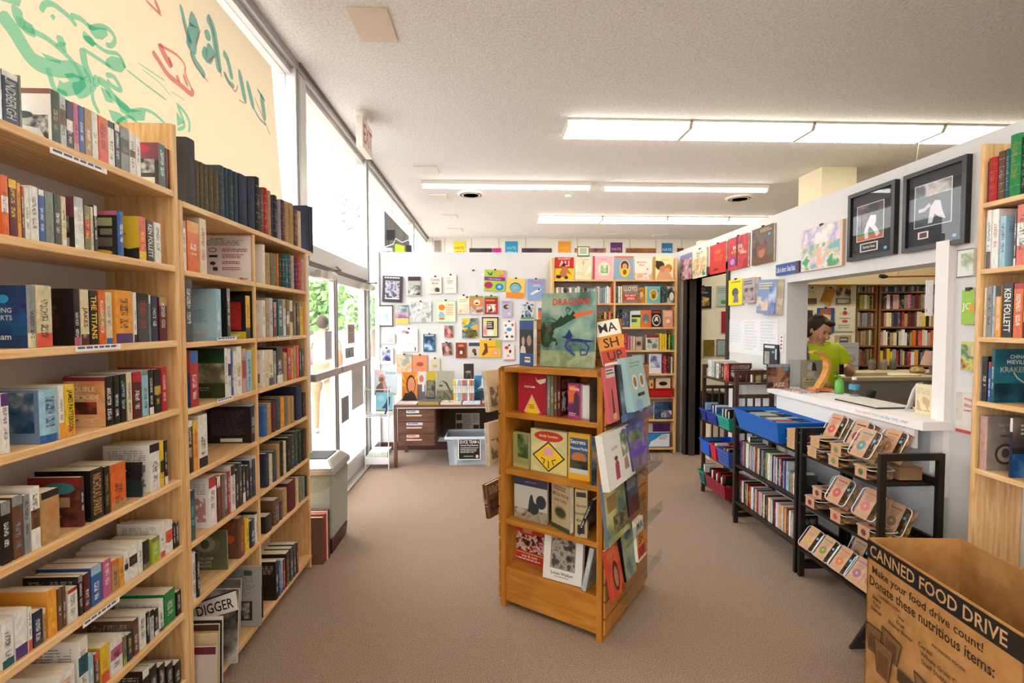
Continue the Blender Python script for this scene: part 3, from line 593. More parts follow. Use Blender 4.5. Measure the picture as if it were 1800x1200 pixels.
ART.update({
 'portrait': [('r', 0, 0, 1, 1, 'e4e0d8'), ('r', 0, .9, 1, 1, '7d4a44'), ('n', .1, .05, .95, .5, ['2b2a28', '8d8a84', 'd9d6cc'], 40), ('e', .55, .42, .13, .12, 'a8a49c'), ('e', .55, .5, .15, .07, '1e1d1c'), ('p', [(.25, .02), (.35, .25), (.55, .3), (.8, .24), (.92, .02)], 'c9c6be')],
 'torts': [('r', 0, 0, 1, 1, '1d3d6e'), ('n', 0, .2, 1, .7, ['123a66', '1d5a8d', '2a2c66'], 12), ('e', .62, .78, .1, .07, '37a6dd'), ('t', 'THE KING', .5, .6, .08, 'd9e2ea', .8), ('t', 'OF TORTS', .5, .48, .08, 'd9e2ea', .8), ('t', 'John', .4, .3, .1, 'e8eef2', .6), ('t', 'Grisham', .5, .18, .1, 'e8eef2', .8)],
 'harris': [('r', 0, 0, 1, 1, '1f1a1b'), ('e', .5, .8, .1, .05, '9a937e'), ('t', 'THOMAS', .5, .67, .06, '7a5448', .8), ('t', 'HARRIS', .5, .59, .06, '7a5448', .8), ('r', .25, .3, .75, .54, '3f1c22'), ('n', .35, .38, .6, .5, ['3f1c22', 'd9c8c8'], 60)],
 'darnton': [('r', 0, 0, 1, 1, 'e7bf3a'), ('t', 'JOHN', .5, .66, .06, '2c2a22', .6), ('t', 'DARNTON', .5, .59, .06, '2c2a22', .85), ('p', [(0, 0), (1, 0), (1, .28), (.75, .24), (.6, .3), (.3, .22), (0, .26)], '2d2b24'), ('e', .45, .5, .09, .04, '2d2b24'), ('p', [(.34, .2), (.34, .42), (.4, .5), (.5, .5), (.56, .42), (.55, .2), (.47, .2), (.45, .34), (.42, .2)], '2d2b24'), ('r', .3, .03, .75, .07, 'a98a3a')],
 'grid': [('r', 0, 0, 1, 1, '2d3038'), ('r', 0, .9, 1, 1, 'c46a86'), ('r', .05, .1, .3, .85, 'c9c6b6'), ('r', .35, .66, .9, .84, 'aeb084'), ('r', .35, .46, .6, .6, 'b9b5a0'), ('r', .65, .46, .9, .6, '8d8a70'), ('r', .35, .2, .9, .4, '6d6b60'), ('e', .6, .07, .3, .06, 'f0c030')],
 'redbw': [('r', 0, 0, 1, 1, '33322f'), ('r', 0, .6, 1, 1, '7a4048'), ('e', .5, .86, .3, .1, 'b8283a'), ('n', .1, .3, .9, .62, ['1c1b1a', 'cfccc2'], 30), ('r', .1, .03, .9, .2, 'd6cdb4')],
 'sky': [('r', 0, 0, 1, 1, '6d86a6'), ('n', .05, .2, .92, .95, ['1b3c66', '4b6a86', 'b9b79c'], 14), ('e', .15, .1, .08, .04, '3f9ad6')],
 'double': [('r', 0, 0, 1, 1, 'e0a070'), ('n', 0, 0, 1, 1, ['e9c49a', 'd9a06a', 'c46a3c'], 8), ('r', 0, .92, 1, 1, '8a2c3a'), ('n', .1, .25, .8, .5, ['2a2f3c', '5c2c26', 'b0482c'], 18), ('t', 'DOUBLE', .45, .76, .1, 'f6ead8', .7), ('t', 'HOMICIDE', .5, .6, .09, 'f6ead8', .8), ('t', 'Morning', .5, .14, .1, 'f6dcc8', .7)],
 'brick': [('n', 0, 0, 1, 1, ['3a2120', '5c3028', '7a4030'], 25), ('r', 0, .82, 1, 1, '8a2c28'), ('e', .6, .78, .3, .12, '3f8a8d'), ('r', .3, .4, .8, .6, 'b09070'), ('e', .3, .08, .25, .06, 'f2c81e'), ('t', 'JOURNAL', .5, .22, .06, 'c9a070', .7)],
 'tan': [('r', 0, 0, 1, 1, 'c99a48'), ('n', 0, .3, 1, 1, ['d98a3c', 'e0a858', 'b8702c'], 9), ('r', .2, .45, .45, .92, '2e2622'), ('n', .1, .18, .9, .4, ['c9b060', '8a7430'], 20), ('e', .5, .08, .35, .06, 'f4d21e')],
 'seascape': [('r', 0, 0, 1, 1, '8fb0dc'), ('t', 'COMANCHE', .5, .83, .05, '22406e', .9), ('t', 'MOON', .5, .74, .09, '1e3a68', .9), ('r', .1, .3, .9, .64, 'dfe8ee'), ('n', .1, .45, .9, .64, ['3f8ac6', 'e8eef2'], 14), ('r', .1, .3, .9, .34, 'c9b080'), ('t', 'LARRY', .5, .2, .05, '22406e', .6), ('t', 'McMURTRY', .5, .13, .05, '22406e', .9)],
 'teal': [('r', 0, 0, 1, 1, '22363c'), ('n', 0, .5, 1, 1, ['17191d', '2b2e36'], 14), ('t', 'THE', .5, .86, .05, 'c9c6bc', .4), ('t', 'STOLEN BLACK', .5, .76, .05, 'c9c6bc', .9), ('e', .2, .5, .15, .07, '3fa0d0'), ('t', 'ANNE', .5, .34, .1, 'e0dc9c', .8), ('t', 'FELLER', .5, .2, .1, 'e0dc9c', .9)],
 'sheet': [('r', 0, 0, 1, 1, 'ece6e2'), ('t', 'BE A MAKER', .3, .93, .035, '3a3636', .5), ('L', .06, .78, .9, .9, 5, '8a8686'), ('e', .2, .69, .09, .05, 'b0444c'), ('e', .2, .69, .07, .035, 'ece6e2'), ('r', .12, .53, .3, .58, '2c2628'), ('e', .2, .4, .06, .04, '6b2030'), ('r', .2, .24, .3, .32, '6b2030'), ('L', .4, .64, .95, .72, 2, 'c4525c'), ('L', .4, .5, .9, .6, 3, 'c4525c'), ('L', .4, .37, .85, .45, 2, 'c4525c'), ('L', .4, .24, .85, .32, 2, 'c4525c'), ('t', 'Maker', .85, .07, .05, 'c43440', .2)],
 'ltblue': [('r', 0, 0, 1, 1, '9fc4d8'), ('r', .05, .05, .95, .92, 'a9c4ce'), ('L', .3, .35, .8, .6, 10, '7a98a8'), ('r', .45, .05, .75, .13, 'b8aeb0'), ('r', .12, .06, .22, .12, '2c5a8a')],
 'redpanel': [('r', 0, 0, 1, 1, '1a1718'), ('r', 0, .2, .85, .85, 'b02a26'), ('L', .05, .25, .8, .8, 12, 'c8443a'), ('r', 0, 0, 1, .16, 'd8c020'), ('r', .4, .04, .8, .1, 'efe8c0')],
 'blackback': [('r', 0, 0, 1, 1, '17151a'), ('L', .1, .3, .8, .85, 16, '3a3840'), ('r', .55, .06, .75, .14, 'd8d6d8')],
 'landscape': [('r', 0, 0, 1, 1, '3a4630'), ('n', 0, .7, 1, 1, ['1a3a26', '1f4a2e', '16301e'], 10), ('n', 0, .3, 1, .7, ['5a5c44', '6b6a50', 'a8a484'], 12), ('n', 0, 0, 1, .3, ['2b3820', '3a4628'], 20), ('L', .2, .13, .8, .22, 2, '8a8a6c')],
 'blackbig': [('r', 0, 0, 1, 1, '151315'), ('L', .1, .2, .9, .9, 18, '4a464a'), ('r', .3, .03, .8, .13, 'e0dcc0')],
 'dots': [('r', 0, 0, 1, 1, 'b4cc30'), ('e', .25, .9, .35, .15, 'd9642c'), ('e', .3, .7, .16, .07, '7fae30'), ('e', .7, .45, .14, .06, '9a9c6a'), ('e', .25, .35, .1, .05, 'd8b820'), ('e', .65, .75, .06, .03, 'c8682c'), ('e', .3, .12, .3, .08, 'dfe0dc')],
 'white_allen': [('r', 0, 0, 1, 1, '5b6044'), ('e', .5, .64, .34, .26, '6d7056'), ('e', .5, .66, .24, .2, '9a9c88'), ('e', .5, .66, .1, .12, '55583f'), ('t', 'WILLIAM', .5, .3, .07, 'c2c2ac', .8), ('t', 'ALLEN', .5, .2, .07, 'c2c2ac', .7), ('t', 'WHITE', .5, .1, .07, 'c2c2ac', .7)],
 'bluered': [('r', 0, 0, 1, 1, '1f4a80'), ('r', 0, .62, 1, 1, 'a8443c'), ('r', 0, .45, 1, .62, '50406a'), ('r', .05, .03, .5, .16, 'dcd8d4')],
 'gridbw': [('r', 0, 0, 1, 1, '9fa09c'), ('L', .05, .5, .9, .95, 14, '7e7f7c'), ('r', .35, .1, .85, .42, '2b2a2a'), ('n', .4, .13, .8, .4, ['3a3838', 'a09c98'], 40), ('r', .7, .85, .85, .93, '4a4c50')],
})
G1 = 'books in the near pine bookcase'; G2 = 'books in the farther pine bookcase'; G1 = G2 = None
xs = XC-.012; d1 = .155
def c1row(i, toks, **k): row('L', xs, Z1[i], (Z1[i-1]-.024) if i else 2.6, toks, '%s shelf of near bookcase' % ['top', 'second', 'third', 'fourth', 'fifth', 'sixth', 'seventh', 'lowest'][i], G1, lim=(.327, 1.903), **k)
c1row(0, "0 1.5 121 awk; 2 31 128 nwsn TLINDBERGH s2; 32 36 133 hg; 88 104 160 ggUw Aportrait; 104.5 115 170 su; 115.5 127 178 nww; 127.5 137 182 Pj; 137.5 147 187 bw; 148 160 192 Uew; 161 171 198 wU; 172 188 206 Ro s2; 189 200 214 wkk s2; 201 210 219 nw; 211 226 224 azU s3; 227 237 234 wuk s3; 238 246 240 wa; 278 290 254 tnww Aredbw; 291 300 263 mkr")
c1row(1, "0 13 308 owr; 14 28 316 myy s2; 29 35 322 Ob; 36 41 328 ur; 42 50 331 ws; 51 66 328 wek; 67 77 334 bw s2; 78 93 337 hAq; 94 106 343 Ah; 107 115 346 ew; 129 146 348 wss Aredbw H; 147 158 362 qryg; 159 163 364 ew; 164 170 362 kw; 205 216 372 bnw Agrid H; 243 256 382 Ryy Adarnton s1; 257 269 388 kww TKEN_FOLLETT; 271 282 392 wkk")
c1row(2, "45 60 502 aek Atorts H; 61 90 502 eRk s1; 128 139 508 kPw Aharris; 140 155 509 emm TJAKES s1; 156 171 511 kry TTHE_TITANS; 172 184 512 oUw s3; 185 196 514 ebb s1; 201 232 511 Opk s1; 234 239 514 wkk; 241 260 516 Akr; 261 264 519 hw; 265 276 520 nww; 279 293 523 mU")
c1row(3, "0 14 692 wpp s2; 66 100 684 cbn Asky H; 102 111 678 wOk; 112 130 676 yOk s1 TJAMES_PATTERSON; 183 198 662 kww Adouble D.13; 199 209 660 kU; 210 221 658 kwc; 222 231 655 eUk; 232 248 654 mrw s2 D.17; 249 260 651 chk; 261 269 650 kww; 270 282 649 kUy; 283 293 645 ruw")
c1row(4, "0 18 882 kaw; 20 39 872 uav; 40 51 870 aU; 52 69 856 wuk s3; 71 104 862 Uko Atan; 140 147 838 mkw Abrick; 157 181 824 kkU Ablackbig TNICHOLAS_SPARKS; 182 192 820 kkU; 193 221 814 oUk s1; 247 250 812 kz Ateal; 262 280 780 wkk s2; 281 287 776 ykk; 288 294 774 kw")
c1row(5, "1 23 1090 wtk s1; 24 47 1072 wpw s1; 48 55 1068 wRk; 57 74 1074 nAw; 75 80 1072 Ue; 82 99 1036 Oky; 100 108 1034 ua; 109 115 1030 uUw; 118 136 1034 wrk s2; 137 145 1012 kaw s2; 146 158 1008 muw; 159 178 994 bcw; 180 195 984 Pmw; 196 208 984 Uo; 209 217 979 Okk; 218 225 968 wk; 226 241 956 wku s3; 242 250 950 we; 251 262 950 kqk; 266 280 946 lqw; 281 289 918 wR; 290 303 916 wR; 304 308 918 kA; 309 314 918 Ak")
c1row(6, "96 132 1178 wcR; 136 154 1122 wtk D.2; 155 164 1150 cuw; 166 174 1148 uR; 176 191 1134 yRR s1; 193 215 1120 wPk D.2; 216 222 1118 ql; 223 233 1114 nwy; 234 243 1088 umw; 244 256 1078 wkk; 257 262 1076 kh; 263 270 1072 sk; 271 278 1070 kw; 279 287 1054 wtk; 288 308 1038 GGw; 310 319 1038 kw")
c1row(7, "250 262 1175 kw; 264 276 1170 Ak; 278 290 1168 ky; 292 304 1166 kG; 306 318 1164 kA")
# farther bookcase
def c2row(i, bay, toks, **k):
    k['lim'] = {'left bay': (1.96, YD-.012), 'right bay': (YD+.012, YE-.022)}.get(bay)
    row('L', k.pop('xs', xs), Z2[i], (Z2[i-1]-.024) if i else 2.6, toks, '%s shelf, %s of farther bookcase' % (['top', 'second', 'third', 'fourth', 'fifth', 'sixth', 'seventh', 'floor'][i], bay) if bay else 'top shelf of farther bookcase', G2, **k)
c2row(0, '', "326 342 245 Akz; 343 349 283 QkU; 350 357 286 QkU; 358 365 290 QkU; 366 374 294 QkU; 375 384 300 QkU; 385 393 292 zkU; 394 400 296 Tnz; 401 409 299 TnU; 410 417 303 Tnz; 419 433 308 nkz; 435 447 314 nkz; 448 455 312 kA; 456 462 332 uU; 463 469 331 ru; 470 475 336 Ue; 476 479 343 ngU; 480 486 344 kn; 487 493 352 vU; 494 499 352 mu; 500 507 355 Ue; 508 515 358 UO; 516 522 368 ue; 523 528 372 ee; 538 541 362 nnz; 542 545 363 nvz; 546 549 364 nvz", hard=True, cloth=True)
c2row(1, 'left bay', "320 326 388 wak; 328 349 390 oOw s2; 350 362 385 ewr; 449 455 415 jPRw Asheet D.23")
c2row(1, 'right bay', "461 465 430 we; 466 474 445 Uu; 475 485 446 qu; 486 489 446 oU; 490 493 446 gU; 494 499 447 gk; 500 505 447 tU; 506 510 447 tz; 511 516 450 jo; 517 521 456 nk; 522 528 455 ru; 529 537 457 jj", hard=True, cloth=True)
c2row(2, 'left bay', "321 323 498 Oek; 324 337 490 zAw; 379 388 508 cww Altblue D.2; 398 404 507 Aaw Ablackback; 431 439 520 ykr Aredpanel; 455 458 514 Gkk Ablackback D.22")
c2row(2, 'right bay', "461 466 528 wek; 467 472 526 Ue; 473 479 524 swu; 480 486 531 mU; 488 497 527 tsw; 498 502 526 wU; 503 508 527 uew; 509 514 528 ek; 515 520 529 ukU; 521 526 532 kqU; 527 532 530 yqk; 533 538 530 Oy")
c2row(3, 'left bay', "333 348 617 rbw s2 Abluered D.2; 394 399 612 wak Alandscape D.21; 400 405 613 wkk; 406 409 616 bnw; 410 414 617 wRk; 415 424 608 wek D.2; 425 432 613 jru; 433 442 615 cwt; 453 458 609 yyky D.22")
c2row(3, 'right bay', "461 465 616 wkk; 466 471 615 ew; 472 480 615 eAk; 481 485 617 as; 486 497 610 kww; 498 504 620 UO; 505 511 611 rmw; 512 515 612 Ob; 516 520 608 Uk; 521 525 607 Rko; 526 529 610 kA; 530 534 612 Au")
c2row(4, 'left bay', "329 338 739 kwwk s2; 339 347 739 Oyr; 348 364 729 wkk s1; 440 448 713 kmw Ablackbig D.22; 449 455 707 cbw s2")
c2row(4, 'right bay', "462 468 712 bnU; 469 476 708 UOu; 477 484 704 mku; 485 492 699 zyU; 493 499 698 Oku; 500 504 698 qzk; 505 510 696 Uqu; 511 516 696 Uku; 520 530 678 nzz D.22; 531 534 690 ku; 535 540 689 uqU", hard=True, cloth=True)
c2row(5, 'left bay', "333 342 862 tnc; 366 380 838 wrm s2; 381 387 838 mwr; 388 393 834 umP; 394 399 832 aAw; 400 404 828 rPw; 405 413 818 wkk; 414 419 826 kww; 420 425 813 Ak; 426 431 818 kww; 432 437 818 kaw; 438 443 808 naw; 444 449 806 Ann; 450 463 796 waa D.2")
c2row(5, 'right bay', "465 472 796 nzU; 473 478 798 ezU; 479 485 792 zqU; 486 491 780 Uqu; 492 497 776 kqU; 498 502 775 eUu; 503 510 768 kzU; 511 516 764 Auw; 517 522 758 zqU; 523 529 756 gkU; 530 535 754 kuU; 536 540 753 uro", hard=True, cloth=True)
c2row(6, 'left bay', "334 343 972 wkk; 344 350 970 kww; 398 400 932 qqe Awhite_allen D.2; 418 429 908 uoo; 430 437 910 yyk; 438 447 914 nkw; 448 456 902 wkk; 457 464 892 ggk D.23", hard=True)
c2row(6, 'right bay', "466 478 905 kgU; 480 491 876 uU; 492 496 880 Aa; 497 504 858 Uee; 505 519 845 mrr; 521 524 840 eU; 525 530 838 qhU; 531 535 838 hU; 536 539 836 kqU", hard=True, cloth=True)
c2row(7, 'left bay', "453 458 1012 kwwk Agridbw D.26; 470 476 1015 kwe; 477 481 1012 kky D.24", xs=XC+.01)
c2row(7, 'right bay', "484 489 985 kk; 490 493 984 bz; 494 497 985 cb; 498 501 982 ru; 502 509 970 kqU; 510 515 962 Ak; 516 520 955 zm; 521 524 953 mu", xs=XC+.01)
# ================================================================ free-standing things of the sales floor
def face_out(loc, rz, w, h, th, spec, label, cat='book', grp=None, rx=0, ry=0, base='eae6dc', name='book', pages=True, extra=None, pagec=None):
    """a book, frame or print standing on loc with its printed face towards local -y"""
    mb = MB(); bc = mat(base, .35)
    if pages and th > .006:
        b = .0018
        mb.box(-w/2, -th/2, 0, w/2, -th/2+b, h, bc); mb.box(-w/2, th/2-b, 0, w/2, th/2, h, bc); mb.box(-w/2, -th/2+b, 0, -w/2+b, th/2-b, h, bc)
    else: mb.box(-w/2, -th/2, 0, w/2, th/2, h, bc)
    paint(mb, spec, -w/2, 0, w, h, -th/2)
    o = mb.build(name, local=True); o.location = loc; o.rotation_euler = (rx, ry, rz); tag(o, label, cat, grp)
    if pages and th > .006:
        q = MB().box(-w/2+b+.0002, -th/2+b+.0002, .002, w/2-.003, th/2-b-.0002, h-.002, pagec or PAGES).build('page_block', o, local=True)
    if extra == 'clip': q = MB().prism([(-.012, -th/2-.004), (.012, -th/2-.004), (.009, .003), (-.009, .003)], h-.006, h+.012, 2, BLK).build('binder_clip', o, local=True)
    return o
def art_at(side, plane, x0, x1, yt, yb, spec, label, cat='picture', th=.012, off=.001, **k):
    """x0 left, x1 right; yt, yb are read at the left edge"""
    ax = 1 if side == 'B' else 0; iv = 0 if side == 'B' else 1; sg = -1 if side != 'L' else 1
    pl = plane+sg*(th/2+off); a = on(x0, yt, ax, pl+sg*th/2); b = on(x0, yb, ax, pl+sg*th/2); c = on(x1, yt, ax, pl+sg*th/2)
    w_ = abs(a[iv]-c[iv]); h = a.z-b.z; m_ = (a[iv]+c[iv])/2
    loc = (m_, pl, b.z) if side == 'B' else (pl, m_, b.z)
    return face_out(loc, ROT[side], w_, h, th, spec, label, cat, **k)
# ---------------------------------------------------------------- oak display stand
DA = math.atan2(-.36, .497); DW, DD = .614, .665; DO = Vector((.047, 2.725, 0)); DR = Matrix.Rotation(DA, 3, 'Z')
def dl(px_, py_, axis, val):
    """pixel onto the stand's own plane (local axis = val); gives local coordinates"""
    r = DR.transposed() @ (CR*((px_-900)/CF)+CD_*((py_-600)/CF)+CFW); o = DR.transposed() @ (Vector((0, 0, CH))-DO)
    return o+r*((val-o[axis])/r[axis])
def dw(v): return DO+DR @ Vector(v)
t = thing('display_stand', 'oak display stand with shelves and slatted sides in the middle of the floor', 'display stand', DO, DA)
DZs = [1.36, 1.105, .785, .50, .225]
def dbox(name, *a, b=.002): return MB().box(*a).build(name, t, local=True, bevel=b)
dbox('side_panel', 0, 0, 0, .03, .3, 1.36, OAK); dbox('side_panel', DW-.03, 0, 0, DW, .3, 1.36, OAK)
dbox('side_panel', 0, DD-.3, 0, .03, DD, 1.36, OAK); dbox('side_panel', DW-.03, DD-.3, 0, DW, DD, 1.36, OAK)
for z in DZs[1:]:
    dbox('shelf', .03, .01, z-.028, DW-.03, .325, z, OAKX); dbox('shelf', .03, DD-.325, z-.028, DW-.03, DD-.01, z, OAKX)
dbox('top_board', .0, 0, 1.332, DW, .322, 1.36, OAKX); dbox('top_board', .0, DD-.322, 1.332, DW, DD, 1.36, OAKX)
dbox('base_board', .03, .012, .03, DW-.03, .03, .197, OAKX); dbox('base_board', .03, DD-.03, .03, DW-.03, DD-.012, .197, OAKX)
# slatted centre wall and slatted end
m = MB(); m.box(.03, .327, .2, DW-.03, .338, 1.6, mat('8a5a20', .5))
z = .23
while z < 1.58: m.box(.03, .3225, z, DW-.03, .327, z+.062, OAKX); z += .074
m.build('slat_wall', t, local=True)
m = MB(); m.box(DW-.002, .02, .04, DW+.006, DD-.02, 1.33, mat('7a4c18', .5)); z = .04
while z < 1.3: m.box(DW+.006, 0.006, z, DW+.016, DD-.006, z+.078, OAK if 0 else OAKX); z += .088
m.build('slat_wall', t, local=True)
m = MB(); m.box(-.006, .02, .04, .002, DD-.02, 1.33, mat('7a4c18', .5)); z = .04
while z < 1.3: m.box(-.016, 0.006, z, -.006, DD-.006, z+.078, OAKX); z += .088
m.build('slat_wall', t, local=True)
def dfront(x0, x1, yt, yb, zs, yl, spec, label, th=.02, base='d8d2c4', **k):
    """book facing the front of the stand, standing on shelf zs at local depth yl"""
    a = dl(x0, yt, 1, yl); b = dl(x1, yt, 1, yl); c = dl((x0+x1)/2, yt, 1, yl)
    lx = k.pop('lean', 0); w_ = b.x-a.x; h = c.z-zs-.001; h = h if zs > 1.3 else min(h, DZs[DZs.index(zs)-1]-.03-zs-.006)
    p = dw(((a.x+b.x)/2, yl+th/2, zs+.001+abs(math.sin(lx))*th/2)); return face_out(p, DA+k.pop('dz', 0), w_*k.pop('ws', 1), h, th, spec, label, base=base, rx=lx, **k)
DRAG = [('n', 0, 0, 1, 1, ['47685f', '6f9a92', '9fb8a0'], 7), ('n', 0, 0, 1, .22, ['7d8f6c', 'a9b48c', '8a9a7c'], 12), ('p', [(.1, .5), (.18, .58), (.3, .62), (.38, .69), (.42, .66), (.5, .72), (.54, .69), (.6, .76), (.64, .72), (.72, .74), (.66, .66), (.6, .64), (.5, .6), (.4, .55), (.28, .52), (.2, .44)], '24402a'), ('s', [(.5, .72), (.46, .78), (.52, .8)], .004, '22382a'), ('s', [(.3, .62), (.2, .66), (.24, .6), (.12, .6)], .006, '2a3c26'),
 ('p', [(.6, .7), (.7, .74), (.95, .76), (.96, .72), (.8, .69), (.66, .66)], 'd9703c'), ('p', [(.02, .3), (.0, .5), (.06, .62), (.1, .54), (.2, .54), (.26, .46), (.22, .4), (.3, .38), (.34, .3), (.28, .28), (.3, .34), (.2, .34), (.16, .26), (.08, .26)], '2a3c26'), ('n', .05, .32, .22, .5, ['2a3c26', '4a5c3c', '1c2a1c'], 40), ('e', .16, .52, .05, .06, '5a4a38'),
 ('p', [(.44, .4), (.5, .45), (.54, .51), (.6, .43), (.58, .38), (.7, .385), (.98, .36), (.98, .345), (.8, .335), (.66, .345), (.56, .35)], '26306a'), ('s', [(.56, .37), (.5, .33), (.48, .28), (.52, .24), (.58, .21), (.62, .18)], .016, '3c4a8c'), ('s', [(.46, .41), (.42, .4)], .008, '26306a'), ('s', [(.8, .36), (.9, .28), (.86, .18), (.76, .17), (.76, .24), (.84, .24)], .01, '2c4a86'), ('s', [(.55, .3), (.6, .2), (.66, .16)], .012, '35558c'),
 ('s', [(.48, .8), (.56, .78), (.52, .74)], .006, '22382a'), ('t', 'DRAGONS', .56, .88, .09, 'd8432f', .68), ('t', 'THE BOOK OF', .5, .95, .022, '9a9478', .3)]
dfront(949, 1045, 514, 637, 1.36, .13, DRAG, 'large green picture book of dragons standing on top of oak display stand', th=.02, lean=-.06, base='3d5c52')
dfront(910, 943, 563, 634, 1.36, .10, [('r', 0, 0, 1, 1, '1f4a86'), ('r', 0, .28, 1, .8, '1b1a1c'), ('e', .28, .56, .17, .12, '3a2620'), ('e', .28, .54, .12, .1, 'c99a80'), ('p', [(.05, .28), (.12, .42), (.28, .46), (.45, .4), (.48, .28)], 'd8cfc4'), ('e', .72, .56, .16, .12, 'a88a78'), ('r', .4, .08, .8, .2, 'e8e0d2'), ('L', .42, .09, .78, .18, 1, '3a2c28')], 'blue backed book with two portrait photos, left of the dragon book', th=.03, base='1f4a86', dz=-.35)
MASH = [('r', 0, 0, 1, 1, 'efe9dc'), ('r', 0, .34, 1, .66, 'e08a2c'), ('r', 0, .06, 1, .34, 'c4402a'), ('t', 'MA', .5, .84, .2, '2a2624', .9), ('t', 'SH', .5, .5, .22, '2a2624', .9), ('t', 'UP', .55, .2, .2, '2a2624', .8), ('r', 0, 0, 1, .05, 'e9e2d2')]
dfront(1062, 1100, 562, 640, 1.376, .22, MASH, 'orange and white lettered book leaning on a wire easel, right of dragon book', th=.03, lean=-.2, ry=-.2, base='efe9dc', dz=.55, ws=1.1)
m = MB(); q = dl(1040, 630, 1, .28)
for s_ in (-1, 1): m.tube([(DW-.12+s_*.05, .17, 1.363), (DW-.12+s_*.04, .26, 1.45), (DW-.12+s_*.05, .31, 1.363)], .0025, BLK, n=6)
m.tube([(DW-.16, .26, 1.45), (DW-.08, .26, 1.45)], .0025, BLK, n=6); o = m.build('book_easel', local=True); o.location = DO; o.rotation_euler = (0, 0, DA); tag(o, 'black wire easel behind the orange and white lettered book', 'easel')
dfront(911, 960, 645, 737, DZs[1], .06, [('r', 0, 0, 1, 1, 'a81f2e'), ('t', 'POPIGAMI', .42, .66, .05, 'e8ded0', .7), ('p', [(.2, .02), (.5, .48), (.82, .02)], 'd9a090'), ('p', [(.26, .0), (.5, .42), (.76, .0)], 'f0c628'), ('L', .4, .1, .62, .22, 3, '6a4a20'), ('p', [(.62, .92), (.7, .84), (.9, .88), (1, .9), (.98, .8), (.8, .74), (.68, .8)], 'e8e0b8')], 'dark red book with yellow triangle, upper compartment of oak stand', th=.02, base='8f1a28')
a_ = dl(962, 700, 1, .05)
for i, (x0, x1, yt, c) in enumerate(((962, 967, 651, 'a'), (968, 973, 656, 'q'), (974, 979, 658, 'u'), (980, 985, 655, 'm'))):
    a_ = dl(x0, yt, 1, .05); b_ = dl(x1, yt, 1, .05)
    book(dw(((a_.x+b_.x)/2, .05, DZs[1]+.001)), DA, b_.x-a_.x-.001, min(a_.z-DZs[1]-.002, .215), .2, c, 'w', 'e', label='thin %s book, %s right of the dark red triangle book' % (CN[c], ['first', 'second', 'third', 'fourth'][i]))
dfront(998, 1022, 674, 738, DZs[1], .05, [('n', 0, 0, 1, 1, ['9a2a6a', 'b8407a', '6a2a66'], 14), ('r', .05, .45, .6, .95, 'e0683c'), ('t', 'Wilde', .5, .85, .1, 'f0d8c0', .8), ('p', [(.4, .1), (.5, .7), (.7, .78), (.85, .6), (.9, .1)], '4a3a44'), ('L', .1, .06, .7, .16, 2, 'e8c8d8')], 'pink and purple paperback beside a white one, upper compartment of oak stand', th=.03, base='8a2a66', dz=-.12)
dfront(1023, 1037, 677, 738, DZs[1], .07, [('r', 0, 0, 1, 1, 'd8d6d2'), ('r', .1, .05, .9, .95, 'e2e0dc')], 'plain white book between pink paperback and black book, oak stand', th=.12, base='dedcd8')
dfront(1041, 1056, 662, 742, DZs[1], .03, [('n', 0, 0, 1, 1, ['1c1a14', '2c281c', '3c3624'], 10)], 'tall black book at right edge of upper compartment, oak stand', th=.02, base='1c1a16', dz=.7, ws=1.6)
dfront(901, 930, 760, 822, DZs[2], .07, [('r', 0, 0, 1, 1, '9a9a5c'), ('n', .3, .3, 1, .95, ['2c4a26', '5a6c3c', '8a9460'], 16), ('r', 0, 0, 1, .1, 'b8a860')], 'green garden book at left of second compartment, oak stand', th=.02, base='8a8c50', dz=-.1)
dfront(933, 997, 756, 825, DZs[2], .07, [('n', 0, 0, 1, 1, ['e0d49a', 'c9c48a', 'd8cc80'], 10), ('e', .5, .85, .4, .12, 'c23a2a'), ('t', 'family location', .5, .85, .08, 'f0e2b0', .7), ('p', [(.5, .02), (.95, .38), (.5, .74), (.05, .38)], '2a2824'), ('p', [(.5, .06), (.9, .38), (.5, .7), (.1, .38)], 'f0c828'), ('p', [(.36, .4), (.4, .6), (.6, .6), (.64, .4)], 'e0a8a8'), ('s', [(.3, .34), (.4, .3), (.36, .2)], .006, '2a2824'), ('s', [(.7, .34), (.6, .3), (.64, .2)], .006, '2a2824'), ('s', [(.5, .28), (.5, .1)], .006, '2a2824')], 'yellow book with road sign diamond on cover, oak stand', th=.03, base='8aa0b0')
dfront(999, 1037, 762, 831, DZs[2], .05, [('r', 0, 0, 1, 1, 'e0a828'), ('r', .08, .14, .92, .9, '3a5a7a'), ('t', 'Secrets', .45, .82, .09, 'f0ece0', .7), ('t', 'National Parks', .5, .68, .06, 'f0ece0', .8), ('e', .5, .48, .35, .12, 'b8703c'), ('n', .08, .24, .92, .42, ['26241c', '4a4a34'], 20), ('r', .08, .14, .92, .24, 'c8ccd0')], 'yellow bordered national parks book in second compartment, oak stand', th=.02, base='d8a024')
dfront(1043, 1060, 768, 838, DZs[2], .03, [('n', 0, 0, 1, 1, ['1c2434', '34506c', '8a7458'], 12)], 'dark blue book at right edge of second compartment, oak stand', th=.02, base='1c2434', dz=.5, ws=1.4)
dfront(904, 962, 840, 912, DZs[3], .06, [('r', 0, 0, 1, 1, 'c4c0b4'), ('r', 0, .8, 1, 1, '3c4252'), ('t', 'JAMES JONES', .5, .89, .05, '8a90a0', .7), ('n', 0, 0, 1, .26, ['8a8068', 'a89c80', '6a6250'], 30), ('p', [(.42, .2), (.46, .46), (.5, .6), (.56, .62), (.6, .46), (.7, .4), (.72, .2)], '35373c'), ('e', .82, .48, .15, .16, '35373c'), ('e', .6, .3, .16, .14, '35373c'), ('e', .2, .2, .14, .06, 'b8ac98')], 'grey book with squirrel on cover in third compartment, oak stand', th=.02, base='3c4252')
